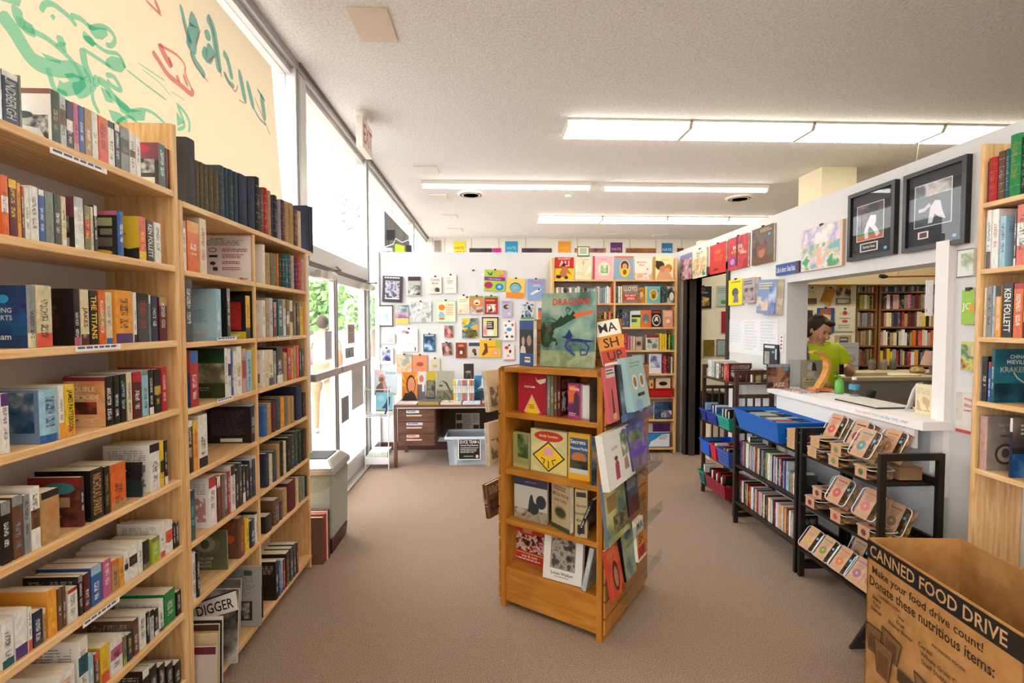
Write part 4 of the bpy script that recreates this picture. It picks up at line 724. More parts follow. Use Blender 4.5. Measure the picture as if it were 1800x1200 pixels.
dfront(966, 1008, 848, 915, DZs[3], .04, [('r', 0, 0, 1, 1, 'b8a47c'), ('r', 0, 0, 1, .1, '2e4a32'), ('t', 'MEDICAL WISDOM', .5, .76, .07, '6a3424', .85), ('t', 'AND CURES', .5, .64, .06, '6a3424', .7), ('e', .5, .38, .34, .14, '8a7a54'), ('e', .5, .38, .28, .1, '33422c'), ('L', .15, .84, .85, .94, 2, '7a4a34')], 'tan book with oval engraving on cover in third compartment, oak stand', th=.03, base='b09c74', dz=-.35)
dfront(1010, 1030, 856, 930, DZs[3], .02, [('r', 0, 0, 1, 1, 'b5a27a'), ('r', .1, .84, .9, .94, '2c2a20'), ('t', 'Home', .5, .66, .06, '3a2c20', .8), ('t', 'Remedies', .5, .5, .06, '3a2c20', .9), ('t', 'Book', .5, .36, .06, '3a2c20', .7), ('r', .2, .08, .8, .26, '332c22')], 'tan boxed book standing forward of the oval engraving book, oak stand', th=.04, base='ab976e', dz=.25)
def leaner(x, zs, h, th, c, label, ang, yl=.02, d=.2):
    a_ = dl(x, 900, 1, yl); o = book(dw((a_.x, yl, zs+.002+abs(math.sin(ang))*th/2)), DA, th, h, d, c, 'a', 'w', label=label, hard=True); o.rotation_euler = (0, ang, DA); return o
leaner(1016, DZs[3], .22, .018, 'k', 'thin black book leaning right in third compartment, oak stand', .38)
leaner(1026, DZs[4], .235, .025, 's', 'silver grey book leaning right in lowest compartment, oak stand', .2, d=.2)
dfront(901, 957, 925, 1010, DZs[4], .12, [('r', 0, 0, 1, 1, 'b8321f'), ('n', 0, .3, 1, .8, ['2a1a18', 'b0341f', 'd8ccc0', '3a2422'], 26), ('r', .3, .75, .7, 1, 'b8321f'), ('L', .35, .8, .65, .95, 4, 'e0b8a0'), ('t', 'pop & rock', .55, .16, .1, 'e8dcd0', .8), ('L', .1, .04, .9, .1, 1, 'e8dcd0'), ('r', 0, .24, 1, .26, 'e0c04a')], 'red pop and rock book in lowest compartment, oak stand', th=.03, base='a82c1c')
dfront(955, 1021, 944, 1022, DZs[4], .03, [('r', 0, 0, 1, 1, 'ddd9cf'), ('r', .18, .26, .82, .95, '8a847a'), ('n', .2, .28, .8, .93, ['2a2622', '6a6258', 'a8a090', '4a443c'], 22), ('t', 'Louis Walker', .5, .17, .07, '3a3632', .7), ('L', .3, .07, .7, .11, 1, '8a8680')], 'white book with framed sepia photo on cover, lowest compartment of oak stand', th=.025, base='d4d0c6', lean=-.12, dz=.08)
# books held in clear trays on the slatted end
def dside(x0, x1, yt, yb, off, spec, label, th=.018, base='d8d2c4', lean=.12, ry=0):
    off += .012; off = max(off, .024+th/2+(yb-yt)/859*2.6*math.sin(lean))
    a = dl(x0, (yt+yb)/2, 0, DW+off); b = dl(x1, (yt+yb)/2, 0, DW+off); c = dl((x0+x1)/2, yt, 0, DW+off); e = dl((x0+x1)/2, yb, 0, DW+off)
    p = dw((DW+off, (a.y+b.y)/2, e.z)); return face_out(p, DA+math.pi/2, abs(b.y-a.y), c.z-e.z, th, spec, label, base=base, rx=-lean, ry=ry)
def tray(z, y0, y1, off, label):
    off = .09; z -= .012
    m = MB(); m.box(DW+.017, y0, z-.004, DW+off+.03, y1, z, ACRYL); m.box(DW+off+.028, y0, z, DW+off+.032, y1, z+.06, ACRYL); m.box(DW+.017, y0, z, DW+.02, y1, z+.09, ACRYL)
    o = m.build('acrylic_tray', local=True); o.location = DO; o.rotation_euler = (0, 0, DA); tag(o, label, 'tray')
for z0, l in ((dl(1080, 743, 0, DW+.05).z, 'top'), (dl(1090, 845, 0, DW+.05).z, 'second'), (dl(1090, 940, 0, DW+.05).z, 'third'), (dl(1090, 1035, 0, DW+.05).z, 'lowest')):
    tray(z0, .02, .6, .07, 'clear acrylic tray on the slatted end of oak stand, %s of four' % l)
dside(1070, 1087, 644, 741, .05, [('r', 0, 0, 1, 1, 'd4606a'), ('r', .05, .8, .95, .97, 'dfd6d2'), ('L', .1, .84, .9, .95, 2, '3a3030'), ('p', [(.4, .12), (.45, .55), (.55, .62), (.6, .12)], '3a2a2c'), ('e', .55, .1, .2, .06, 'e0b060')], 'pink and red paperback at left of top tray, oak stand', base='c85a62')
dside(1090, 1113, 640, 738, .06, [('n', 0, 0, 1, 1, ['2a3440', '6a7c88', 'a8b4bc'], 8), ('r', 0, 0, .12, 1, '16161a'), ('p', [(.45, .4), (.55, .72), (.68, .4)], 'd8dde0'), ('r', 0, 0, 1, .12, '5a7ab0')], 'grey blue book with white figure in top tray, oak stand', base='16161a')
dside(1109, 1138, 626, 718, .085, [('r', 0, 0, 1, 1, 'a8c6c8'), ('L', .2, .78, .85, .9, 2, '7a9aa0'), ('e', .32, .52, .14, .14, 'f0e8d8'), ('e', .32, .52, .09, .1, '9a6c48'), ('e', .72, .52, .14, .14, 'f0e8d8'), ('e', .72, .52, .09, .1, '9a6c48'), ('r', .35, .24, .75, .3, '2a2c2e'), ('e', .35, .08, .2, .12, '8ab0dc')], 'pale teal book with two round buttons at right of top tray', th=.04, base='9cbcc0', lean=.2)
dside(1066, 1112, 756, 848, .07, [('r', 0, 0, 1, 1, 'e4e2da'), ('t', 'Secret', .35, .7, .08, '8a9a90', .5), ('n', .6, .45, .95, .9, ['3a5a3a', '8aa078', 'e4e2da'], 14), ('e', .75, .9, .1, .05, '6a5a9a'), ('p', [(.28, .12), (.3, .4), (.38, .48), (.44, .4), (.42, .12)], 'a8405a'), ('e', .36, .5, .06, .04, '6a3a3a'), ('p', [(.62, .2), (.64, .4), (.76, .45), (.8, .2)], 'a87a6a')], 'white picture book with child and tree in second tray, oak stand', th=.035, base='dcdad0', lean=.16)
dside(1112, 1141, 742, 818, .09, [('n', 0, 0, 1, 1, ['4a4a90', '6a5a9c', '8a80b0'], 8), ('n', .1, .6, .8, .85, ['8a8a50', '4a5a6a'], 16), ('n', 0, 0, 1, .25, ['6a5a70', '8a7a8a'], 16), ('e', .5, .35, .4, .06, '6a3ab0')], 'purple landscape picture book in second tray, oak stand', base='3a3a70', lean=.2)
dside(1068, 1103, 840, 945, .05, [('n', 0, 0, 1, 1, ['5a7470', '9aa068', 'c4c080'], 7), ('n', .1, .5, .55, .75, ['a8703c', '8a7a50'], 20), ('n', .3, .1, 1, .4, ['5c5438', '8a8458', '3c3a2c'], 18)], 'green painted landscape picture book in third tray, oak stand', base='5a7080', lean=.12)
dside(1104, 1122, 828, 900, .06, [('n', 0, .4, 1, 1, ['26303c', '3c5068', '4a4a5c'], 8), ('n', 0, 0, 1, .4, ['4a2430', '7a3038'], 8)], 'dark blue and red book in third tray, oak stand', base='20242c', lean=.1)
dside(1076, 1096, 962, 1045, .06, [('r', 0, 0, 1, 1, 'c4452c'), ('n', 0, 0, 1, 1, ['c4452c', 'd86838', '9c2c24'], 8), ('e', .5, .4, .25, .3, '5a2420'), ('e', .5, .38, .15, .2, 'b87860'), ('L', .1, .8, .8, .95, 3, 'e08a60')], 'orange red magazine with face at left of lowest tray, oak stand', base='b03c28', lean=.2)
dside(1099, 1117, 930, 1012, .06, [('n', 0, 0, 1, 1, ['5a7080', '8a9a7c', 'b0ac70'], 7), ('e', .6, .85, .3, .1, '34507c')], 'blue green picture book in lowest tray, oak stand', base='14161a', lean=.15)
dside(1120, 1133, 912, 980, .07, MASH, 'second orange and white lettered book in lowest tray at right', base='e4dccc', lean=.1)
# books that stick out from the far side of the stand
def dleft(px_, y0, y1, label, c, ang=.12):
    p = dl(px_, y1, 1, .2); q_ = dl(px_, y0, 1, .2)
    o = book(dw((-.115, .04, p.z)), DA, .03, q_.z-p.z, .2, c, 'k', 'w', label=label, hard=True); o.rotation_euler = (0, -ang, DA)
dleft(876, 648, 716, 'black framed tall book on the far slatted end, upper', 'e'); dleft(876, 735, 805, 'cream book on the far slatted end, middle', 'e', .05); dleft(875, 838, 893, 'dark thin book on the far slatted end, lower', 'u', .15)
for z0 in (1.125, .86, .56):
    m = MB(); m.box(-.15, .03, z0-.006, -.017, .4, z0-.002, ACRYL); m.box(-.15, .03, z0-.002, -.146, .4, z0+.04, ACRYL); o = m.build('acrylic_tray', local=True); o.location = DO; o.rotation_euler = (0, 0, DA); tag(o, 'clear acrylic tray on the far slatted end %s of three' % {1.125: 'upper', .86: 'middle', .56: 'lower'}[z0], 'tray')
# ---------------------------------------------------------------- waste bin
bx0, bx1, by0, by1 = -1.40, -1.10, 3.4, 3.72
bx0, bx1, by0, by1 = -1.385, -1.095, 3.37, 3.74
t = thing('waste_bin', 'tall grey waste bin with silver lid and maroon foot by the door', 'waste bin', ((bx0+bx1)/2, (by0+by1)/2, 0))
BW = mat('9aa096', .5); MR = mat('4a2028', .5)
def taper(x0, x1, y0, y1, z0, z1, i, m_): return MB().hexa([(x0+i, y0+i, z0), (x1-i, y0+i, z0), (x1-i, y1-i, z0), (x0+i, y1-i, z0), (x0, y0, z1), (x1, y0, z1), (x1, y1, z1), (x0, y1, z1)], m_)
taper(bx0+.008, bx1-.008, by0+.008, by1-.008, 0, .105, .008, MR).build('foot', t, bevel=.006)
taper(bx0, bx1, by0, by1, .105, .56, .006, BW).build('body', t, bevel=.02)
m = MB(); m.box(bx0-.012, by0-.012, .56, bx1+.012, by1+.012, .60, STEEL); m.hexa([(bx0-.012, by0-.012, .60), (bx1+.012, by0-.012, .60), (bx1+.012, by1+.012, .60), (bx0-.012, by1+.012, .60), (bx0+.04, by0+.05, .655), (bx1-.04, by0+.05, .655), (bx1-.04, by1-.05, .655), (bx0+.04, by1-.05, .655)], STEEL); m.build('lid', t, bevel=.01)
MB().box(bx0+.06, by0+.07, .652, bx1-.06, by1-.09, .66, mat('2c2624', .6)).build('lid_opening', t)
m = MB()
LN = glassmat('bin_liner', 'f0f0f0', .12, .3); m.add([(bx0-.004, by0-.006, .56), (bx1+.004, by0-.006, .56), (bx1+.002, by0-.008, .50), (bx0+.22, by0-.012, .45), (bx0+.1, by0-.012, .44), (bx0, by0-.008, .5)], [(0, 1, 2, 3, 4, 5)], LN); m.add([(bx1+.006, by0-.004, .56), (bx1+.006, by1, .56), (bx1+.01, by1-.05, .5), (bx1+.01, by0+.1, .48)], [(0, 1, 2, 3)], LN); m.build('liner', t)
# ---------------------------------------------------------------- food drive carton
C0 = Vector((1.50, 1.86)); zt = 1.6-(962-567)*1.86/859
ct = zt; e1 = on(1800, 1117, 2, ct)
dv = Vector((e1.x-C0.x, e1.y-C0.y)).normalized(); CL = .62
C1 = C0+dv*CL; nv = Vector((-dv.y, dv.x)); nv = nv if nv.x > 0 else -nv; CWd = .36
C3 = C0+nv*CWd; C2 = C1+nv*CWd
CARD = noisemat(['b9874f', 'ae7c45', 'a4733e'], 14, 5, .9, 3); CARDI = noisemat(['a8743c', '9c6a34'], 10, 6, .9)
ang = math.atan2(-dv.y, -dv.x)  # local x from near end to far end reversed below
t = thing('donation_carton', 'brown cardboard food drive carton with black title band, lower right corner', 'carton', (C0.x, C0.y, 0))
def wall(p, q, name, th=.006, zt_=ct):
    d = (q-p).normalized(); n_ = Vector((-d.y, d.x)); cen = (C0+C2)/2
    if (cen-p).dot(n_) < 0: n_ = -n_
    a = [(p.x, p.y, .001), (q.x, q.y, .001), (q.x+n_.x*th, q.y+n_.y*th, .001), (p.x+n_.x*th, p.y+n_.y*th, .001)]; return MB().hexa(a+[(x, y, zt_) for x, y, _z in a], CARD).build(name, t)
wall(C0, C1, 'front_panel'); wall(C1, C2, 'end_panel'); wall(C2, C3, 'back_panel'); wall(C3, C0, 'end_panel')
MB().prism([(C0.x+.01, C0.y), (C1.x, C1.y+.01), (C2.x, C2.y), (C3.x, C3.y-.01)], .002, .008, 2, CARDI).build('bottom_panel', t)
spec = [('r', 0, .895, 1, .992, '1d1a18'), ('t', 'CANNED FOOD DRIVE', .475, .943, .062, 'c0956a', .9), ('t', 'Make your food drive count!', .43, .842, .052, '33261a', .76), ('t', 'Donate these nutritious items:', .45, .785, .05, '33261a', .84),
 ('t', 'CANNED FOODS', .2, .735, .014, '4a3622', .26), ('t', 'PACKAGED FOODS', .62, .70, .014, '4a3622', .36)]
for i, (a_, b_) in enumerate((('Beans', 'Soup'), ('Tuna', 'Fruit'), ('Salmon', 'Peanut Butter'))): spec += [('t', a_, .1, .708-.03*i, .019, '4a3622', .12), ('t', b_, .3, .706-.03*i, .02, '4a3622', .22)]
for i, a_ in enumerate(('Cereal', 'Whole Grain Crackers', 'Shelf Stable Milk')): spec += [('t', a_, .48+[0, .14, .1][i], .66-.035*i, .022, '4a3622', [.13, .4, .3][i])]
def glasscup(x, z, w_, h, sk=0): return [('p', [(x, z+h), (x+w_, z+h+sk), (x+w_*.8, z), (x+w_*.2, z)], '7c5836'), ('s', [(x, z+h), (x+w_, z+h+sk), (x+w_*.8, z), (x+w_*.2, z), (x, z+h)], .004, '3a2a1c'), ('n', x+w_*.22, z+.01, x+w_*.75, z+h*.7, ['6c4a2c', '5a3c24'], 20)]
spec += glasscup(.02, .42, .14, .13, .01)+glasscup(.16, .46, .16, .14, -.02)+glasscup(.1, .34, .16, .17)+glasscup(.42, .36, .2, .16, -.03)+[('r', .3, .4, .44, .46, '4a3826')]
mb = MB(); paint(mb, spec, 0, 0, CL, ct, 0, step=.0004); f = mb.build('printing', t, local=True); f.location = (-.0006*nv.x, -.0006*nv.y, 0); f.rotation_euler = (0, 0, math.atan2(dv.y, dv.x))
# printed cups on the far inside
o = MB(); o.tube([(C2.x-.05, C2.y+.05, .02), (C2.x-.05, C2.y+.05, .4)], .03, mat('8a2c24'), n=12)
p_ = on(1533, 1165, 2, .0)
o = face_out((1.85, 2.27, .006), 0, .2, .38, .012, [('r', 0, 0, 1, 1, '20242c'), ('L', .2, .1, .8, .2, 1, '5a6270')], 'dark book leaning on the far side of the food drive carton', rx=.5, base='2a2624')
# leaning albums and magazines at the near end of the floor shelf, farther bookcase
def fo(x, y, z, w_, h, th, spec, label, rx=-.08, ry=0, base='d8d2c4', rz=0, **k): return face_out((x, y, z+.002+abs(math.sin(ry))*w_/2), rz, w_, h, th, spec, label, base=base, rx=rx, ry=ry, **k)
fz = Z2[-1]+.002
fo(-1.265, 1.975, fz, .29, .2, .008, [('r', 0, 0, 1, 1, 'c9bcb4'), ('r', 0, 0, 1, .22, '6a7a30'), ('r', 0, .85, 1, 1, '6a2038'), ('L', .05, .35, .6, .8, 8, 'a49488')], 'beige album with green foot and maroon top leaning on floor shelf', rx=-.05)
fo(-1.27, 2.0, fz, .28, .235, .008, [('r', 0, 0, 1, 1, '2a2638'), ('r', 0, .8, 1, 1, 'd0b890'), ('n', .1, .2, .9, .7, ['2a2638', '4a3040'], 8)], 'dark purple album behind the beige one on floor shelf', rx=-.05)
fo(-1.27, 2.025, fz, .27, .26, .008, [('r', 0, 0, 1, 1, 'd8b868'), ('r', 0, .9, 1, 1, '4a3028')], 'yellow album behind the dark purple one on floor shelf', rx=-.05)
fo(-1.27, 2.05, fz, .27, .275, .01, [('r', 0, 0, 1, 1, '3c3430'), ('r', 0, .96, 1, 1, 'e0d8c8')], 'brown album at the back of the leaning group on floor shelf', rx=-.05)
fo(-1.27, 2.17, fz, .27, .32, .008, [('r', 0, 0, 1, 1, 'a8a49c'), ('n', 0, 0, 1, 1, ['1c1a1c', '8a8680', 'd8d4cc'], 7), ('p', [(0, .5), (0, .72), (.95, .98), (1, .72)], 'e8e4dc'), ('t', 'DIGGER', .62, .76, .14, '1c1a1c', .6, .25), ('t', 'SOUL', .15, .6, .12, '1c1a1c', .25, .25), ('s', [(.02, .74), (.95, .99)], .006, '1c1a1c')], 'black and white magazine titled digger leaning on floor shelf', rx=-.1)
fo(-1.33, 2.36, fz, .22, .27, .008, [('n', 0, 0, 1, 1, ['8c8a86', '5a5856', 'b8b4ae'], 9)], 'grey photo magazine leaning behind the digger magazine, floor shelf', rx=-.1)
o = fo(-1.29, 2.44, fz, .27, .30, .012, ART['gridbw'], 'large grey newspaper style book facing out on floor shelf', rx=-.03, base='9a9a96')
for k, (y, c, h, w_) in enumerate(((3.258, 'u', .315, .034), (3.29, 'r', .325, .026), (3.316, 'e', .33, .018), (3.338, 'm', .335, .022))):
    book((-1.125+.004*k, y, .001), ROT['L'], w_*.9, h, .24, c, 'k', 'U', cv='u' if k == 0 else c, hard=True, cloth=True, label='large %s cloth book standing on the floor between bookcase and waste bin' % CN[c])
# ================================================================ back partition: bookcase, pinned books, desk
YC = 5.88
def bz(y): return on(1080, y, 1, YC).z
bxa, bxm, bxb = on(972, 600, 1, YC).x, on(1080, 600, 1, YC).x, on(1188, 600, 1, YC).x
ZB = [bz(y) for y in (491, 532.5, 575, 615.5, 657, 698, 738, 788)]
t = thing('bookcase', 'pine bookcase against the back partition beside the dark doorway', 'bookcase', ((bxa+bxb)/2, YC+.15, 0))
ztop = bz(453)
PX = PINEX
for x in (bxa, bxm, bxb): MB().box(x-.012, YC, 0, x+.012, YC+.29, ztop if x != bxm else ZB[0], PINEV).build('side_panel' if x != bxm else 'divider', t)
for z in ZB:
    MB().box(bxa+.012, YC+.002, z-.022, bxm-.012, YC+.28, z, PX).build('shelf', t); MB().box(bxm+.012, YC+.002, z-.022, bxb-.012, YC+.28, z, PX).build('shelf', t)
MB().box(bxa, YC+.282, 0, bxb, YC+.29, ztop-.02, mat('dcd8d6', .8)).build('back_panel', t)
def bface(x0, x1, yt, i, spec, label, th=.03, base='e0d8c8', yl=None, **k):
    pl = YC+.02 if yl is None else yl; a = on(x0, yt, 1, pl); b = on(x1, yt, 1, pl)
    return face_out(((a.x+b.x)/2, pl+th/2+.001, ZB[i]+.001), 0, b.x-a.x-.002, a.z-ZB[i]-.001, th, spec, label, base=base, **k)
bface(975, 1009, 452, 0, [('r', 0, .5, 1, 1, 'c4281e'), ('r', 0, 0, 1, .5, 'f0c81e'), ('t', 'MUHAMMAD', .5, .93, .07, 'f0e4c8', .9), ('t', 'ALI', .5, .72, .24, 'f4ece0', .8), ('p', [(.25, .3), (.45, .6), (.55, .62), (.75, .4), (.9, .2), (.6, .3), (.7, .1), (.3, .1)], 'b8703c'), ('e', .48, .66, .1, .08, '3a2418'), ('e', .2, .12, .14, .08, '2a1c1a'), ('e', .6, .08, .1, .06, '2a1c1a')], 'red and yellow boxer book on top of back bookcase, leftmost')
bface(1011, 1040, 452, 0, [('r', 0, 0, 1, 1, 'e2dcbc'), ('n', 0, .1, 1, .6, ['e6d27a', 'd8dcc8', 'f0ead0'], 9), ('t', 'Velveteen', .6, .9, .06, '8aa8b8', .7), ('e', .5, .75, .06, .1, 'd8b848')], 'pale yellow rabbit picture book on top of back bookcase')
bface(1042, 1078, 450, 0, [('r', 0, 0, 1, 1, 'e8b4c0'), ('r', 0, 0, .1, 1, 'c23a4c'), ('e', .56, .45, .3, .3, 'd8e4c0'), ('n', .38, .28, .74, .62, ['6a8a5c', 'a8c090', 'e0e8d8'], 16), ('t', 'Princess', .55, .86, .06, 'c07a88', .6)], 'pink picture book with oval landscape on top of back bookcase')
bface(1080, 1114, 450, 0, [('r', 0, 0, 1, 1, '86a8c4'), ('r', 0, .92, 1, 1, 'd8703a'), ('e', .54, .5, .3, .36, 'e0b07c'), ('e', .54, .6, .2, .2, '4a2a1c'), ('e', .54, .56, .13, .13, 'c99a72'), ('e', .54, .3, .22, .2, 'e8c83c'), ('e', .54, .32, .1, .12, '8a5a2c')], 'blue book with golden lion girl on top of back bookcase')
bface(1116, 1146, 454, 0, [('r', 0, 0, 1, 1, 'ece4d8'), ('t', 'MISSIONS', .4, .82, .08, 'b84030', .7), ('t', 'WISH', .4, .68, .08, 'b84030', .4), ('n', 0, .02, 1, .3, ['d87058', 'ece4d8', 'e8a890'], 14), ('e', .75, .5, .05, .04, 'c04a40')], 'white and red picture book on top of back bookcase')
bface(1148, 1184, 451, 0, [('r', 0, 0, 1, 1, 'eadfa8'), ('r', 0, 0, .12, 1, 'b0903c'), ('t', 'PRAYERS', .6, .86, .06, 'a89c6c', .7), ('e', .34, .62, .22, .2, '3a2a1c'), ('e', .2, .76, .08, .07, '3a2a1c'), ('e', .5, .45, .2, .16, 'c98a5c'), ('e', .76, .5, .18, .18, 'c07a38'), ('e', .7, .4, .14, .12, 'd8a078'), ('p', [(.15, 0), (.3, .35), (.8, .3), (1, 0)], 'd8a080')], 'yellow prayer book with two children on top of back bookcase, rightmost')
BB = ['second', 'third', 'fourth', 'fifth', 'sixth', 'seventh', 'lowest']
def brow(i, bay, toks, **k): row('B', YC+.012, ZB[i], ZB[i-1]-.022, toks, '%s shelf, %s of back bookcase' % (BB[i-1], bay), None, depth=k.pop('depth', .2), **k)
def auto(x0, x1, yt, pal, wd, seed, dy=4):
    r = random.Random(seed); x = x0; out = []
    while x < x1-wd*.6:
        q = min(wd*r.uniform(.75, 1.3), x1-x); out.append('%.1f %.1f %.1f %s' % (x+.2, x+q-.2, yt+r.uniform(0, dy), r.choice(pal)+r.choice('wekoU'))); x += q
    return '; '.join(out)
brow(1, 'left bay', auto(974, 1078, 503, 'wruasaetcwkqhgeUk', 4.2, 3))
brow(1, 'right bay', "1083 1086 503 tw; 1087 1090 503 wr; 1091 1094 503 em; 1163 1168 504 gt; 1168 1172 504 gk")
bface(1095, 1122, 501, 1, [('r', 0, 0, 1, 1, '8a7468'), ('t', 'LLOYD', .5, .8, .26, 'd8d4d0', .9), ('r', .05, .16, .9, .5, 'c42c24'), ('t', 'DO NOT', .5, .42, .11, 'f0e8e0', .7), ('t', 'OPEN', .5, .25, .13, 'f0e8e0', .6)], 'grey book with red do not open label, second shelf of back bookcase')
bface(1123, 1133, 505, 1, [('n', 0, 0, 1, 1, ['5a3a24', 'c98a3a', '8a5a2c'], 9), ('e', .5, .55, .35, .2, 'd8b070')], 'narrow brown book right of the do not open book')
bface(1134, 1161, 503, 1, [('r', 0, 0, 1, 1, '6cacb8'), ('r', 0, 0, .12, 1, 'e0b83c'), ('e', .56, .5, .28, .34, 'd8c064'), ('e', .56, .58, .2, .18, 'b08a3c'), ('e', .56, .4, .14, .14, '7a5a28'), ('e', .86, .72, .06, .05, 'b83c30')], 'turquoise book with golden lion face, second shelf of back bookcase')
bface(1173, 1186, 503, 1, [('n', 0, 0, 1, 1, ['1c1a18', '3c5a34', 'c9c4b8'], 9), ('e', .6, .4, .3, .25, 'd8d4cc')], 'dark photo book at right end, second shelf of back bookcase')
brow(2, 'left bay', auto(1050, 1078, 547, 'kwOeokuwhe', 4, 4)+'; '+auto(974, 1050, 549, 'kwauerqt', 5, 6))
brow(2, 'right bay', "1083 1089 547 ku; 1090 1092 549 kR; 1093 1106 543 zsw; 1108 1110 547 we")
bface(1110, 1126, 546, 2, [('r', 0, 0, 1, 1, 'c8d860'), ('r', 0, .6, 1, .75, '2a2c2a'), ('r', 0, .3, .6, .5, '4a6a78'), ('r', 0, .75, 1, 1, 'd8dce0')], 'lime and white book standing on third shelf of back bookcase')
bface(1127, 1144, 545, 2, [('r', 0, 0, 1, 1, 'e06c30'), ('e', .5, .5, .36, .3, '6a7484'), ('e', .5, .3, .2, .1, '9aa4ac')], 'orange book with grey cloud on third shelf of back bookcase')
bface(1145, 1163, 545, 2, [('r', 0, 0, 1, 1, '231c1c'), ('e', .5, .4, .42, .34, 'd8c8b8'), ('e', .5, .4, .34, .27, '231c1c'), ('p', [(.3, .3), (.4, .6), (.6, .6), (.7, .3), (.5, .4)], 'e8dccc'), ('r', .1, .85, .9, .93, 'c43a28')], 'black book with white circle on third shelf of back bookcase')
bface(1166, 1183, 545, 2, [('r', 0, 0, 1, 1, 'e8967c'), ('L', .1, .6, .9, .9, 4, 'f0e0d0'), ('e', .5, .35, .2, .12, 'e4d8d8')], 'salmon book on third shelf of back bookcase')
brow(3, 'right bay', "1083 1086 588 nu; 1087 1090 590 tk; 1090.5 1093 588 ko; 1093.5 1097 587 yk; 1097.5 1102 586 rw; 1103 1107 590 Pr; 1108 1112 591 jw; 1113 1116 591 ew; 1160 1164 586 yO; 1164.5 1168 587 yO; 1168.5 1172 587 yr; 1173 1175 587 ky; 1175.5 1178 588 lk; 1178.5 1181 587 kG; 1181.5 1185 589 Gk")
bface(1117, 1129, 592, 3, [('r', 0, 0, 1, 1, 'b8a89a'), ('r', .1, .3, .9, .7, 'b8683c'), ('e', .5, .5, .3, .12, '2c3a5c')], 'beige and orange book on fourth shelf of back bookcase')
bface(1136, 1158, 588, 3, [('r', 0, 0, 1, 1, 'c9ccca'), ('r', 0, .8, 1, 1, '8a2c24'), ('n', .1, .1, .9, .75, ['6a7a6c', 'c9ccca', 'a8b09c', '3c4a3c'], 16)], 'grey cartoon book with red top on fourth shelf of back bookcase')
brow(3, 'left bay', auto(1050, 1078, 590, 'kwOeok', 4, 9))
bface(1112, 1137, 623, 4, [('r', 0, 0, 1, 1, '9a9c94'), ('r', .85, 0, 1, 1, '2a2424'), ('L', .1, .1, .8, .9, 8, 'c4c4bc')], 'grey framed print on fifth shelf of back bookcase')
bface(1141, 1164, 622, 4, [('r', 0, 0, 1, 1, 'e4e2e6'), ('n', .1, .3, .85, .92, ['5a6498', 'a8acc8', 'd8d8e4'], 16), ('r', .92, 0, 1, 1, '7a84bc')], 'white book with blue sketch on fifth shelf of back bookcase')
brow(4, 'right bay', "1166 1171 625 rm; 1171.5 1174 626 kr; 1174.5 1179 625 mr; 1179.5 1182 627 ek; 1182.5 1186 624 uR")
brow(4, 'left bay', auto(1050, 1078, 630, 'wOeok', 4, 10))
# red tub of small books
p0 = on(1141, 680, 1, YC+.0); p1 = on(1182, 680, 1, YC+.0); zt_ = on(1160, 682, 1, YC-.02).z
t = thing('storage_tub', 'red plastic tub of small books on sixth shelf of back bookcase', 'tub', ((p0.x+p1.x)/2, YC+.1, ZB[5]+.001))
m = MB(); RD = mat('b81c22', .35); x0, x1 = p0.x, p1.x
for a in ((x0, YC-.02, x0+.004, YC+.2), (x1-.004, YC-.02, x1, YC+.2), (x0, YC-.02, x1, YC-.016), (x0, YC+.196, x1, YC+.2)): m.box(a[0], a[1], ZB[5]+.001, a[2], a[3], zt_, RD)
m.box(x0, YC-.02, ZB[5]+.001, x1, YC+.2, ZB[5]+.006, RD); m.build('tub_body', t); MB().box(x0-.008, YC-.028, zt_-.012, x1+.008, YC-.02, zt_, RD).build('rim', t)
for k, (a, b, yt, c) in enumerate(((1143, 1149, 668, 'yu'), (1149, 1153, 664, 'mr'), (1153.5, 1179, 665, 'ek'))):
    u = on(a, yt, 1, YC+.03); v = on(b, yt, 1, YC+.03); face_out(((u.x+v.x)/2, YC+.05, ZB[5]+.008), 0, v.x-u.x-.002, u.z-ZB[5]-.008, .02, [('r', 0, 0, 1, 1, HEX[c[0]]), ('e', .5, .7, .3, .12, HEX[c[1]])], '%s book standing in the red tub' % CN[c[0]])
p0 = on(1187, 700, 1, YC)
bface(1150, 1181, 706, 6, [('n', 0, 0, 1, 1, ['1a2e46', '2c4a6a', '141a24'], 7), ('n', .4, .1, 1, .5, ['a8583c', '2c4a6a', 'c9c0b8'], 14)], 'dark blue picture book on seventh shelf of back bookcase')
bface(1128, 1140, 706, 6, [('r', 0, 0, 1, 1, 'a8905c'), ('p', [(.1, .5), (.9, .8), (.6, .4)], '2a2622')], 'tan book with black bird on seventh shelf of back bookcase')
bface(1148, 1178, 744, 7, [('r', 0, 0, 1, 1, '5a2c6a'), ('e', .5, .4, .1, .1, 'e8e4ec')], 'purple book behind blue framed picture, lowest shelf of back bookcase', yl=YC+.12)
bface(1122, 1147, 745, 7, [('r', 0, 0, 1, 1, 'd8d8dc'), ('r', 0, 0, 1, .4, '3a4a8a'), ('e', .5, .2, .2, .1, 'd8b03c')], 'white and blue book behind blue framed picture, lowest shelf of back bookcase', yl=YC+.12)
bface(1138, 1179, 760, 7, [('r', 0, 0, 1, 1, '28303c'), ('r', .03, .04, .97, .96, '2c86c8'), ('p', [(.05, .06), (.15, .4), (.4, .6), (.6, .85), (.95, .9), (.95, .06)], 'dfe9f0'), ('L', .5, .5, .9, .8, 3, '9a5a5a')], 'dark framed blue and white picture on lowest shelf of back bookcase', cat='picture')
# small framed notice on the partition edge
art_at('B', YP-.0, 1015, 1036, 433, 450, [('r', 0, 0, 1, 1, '4a4a44'), ('r', .06, .08, .94, .92, 'dfe4d4'), ('L', .2, .2, .8, .8, 3, '5a6058')], 'small framed notice at top edge of back partition, above bookcase', 'sign', name='framed_notice', pages=False)
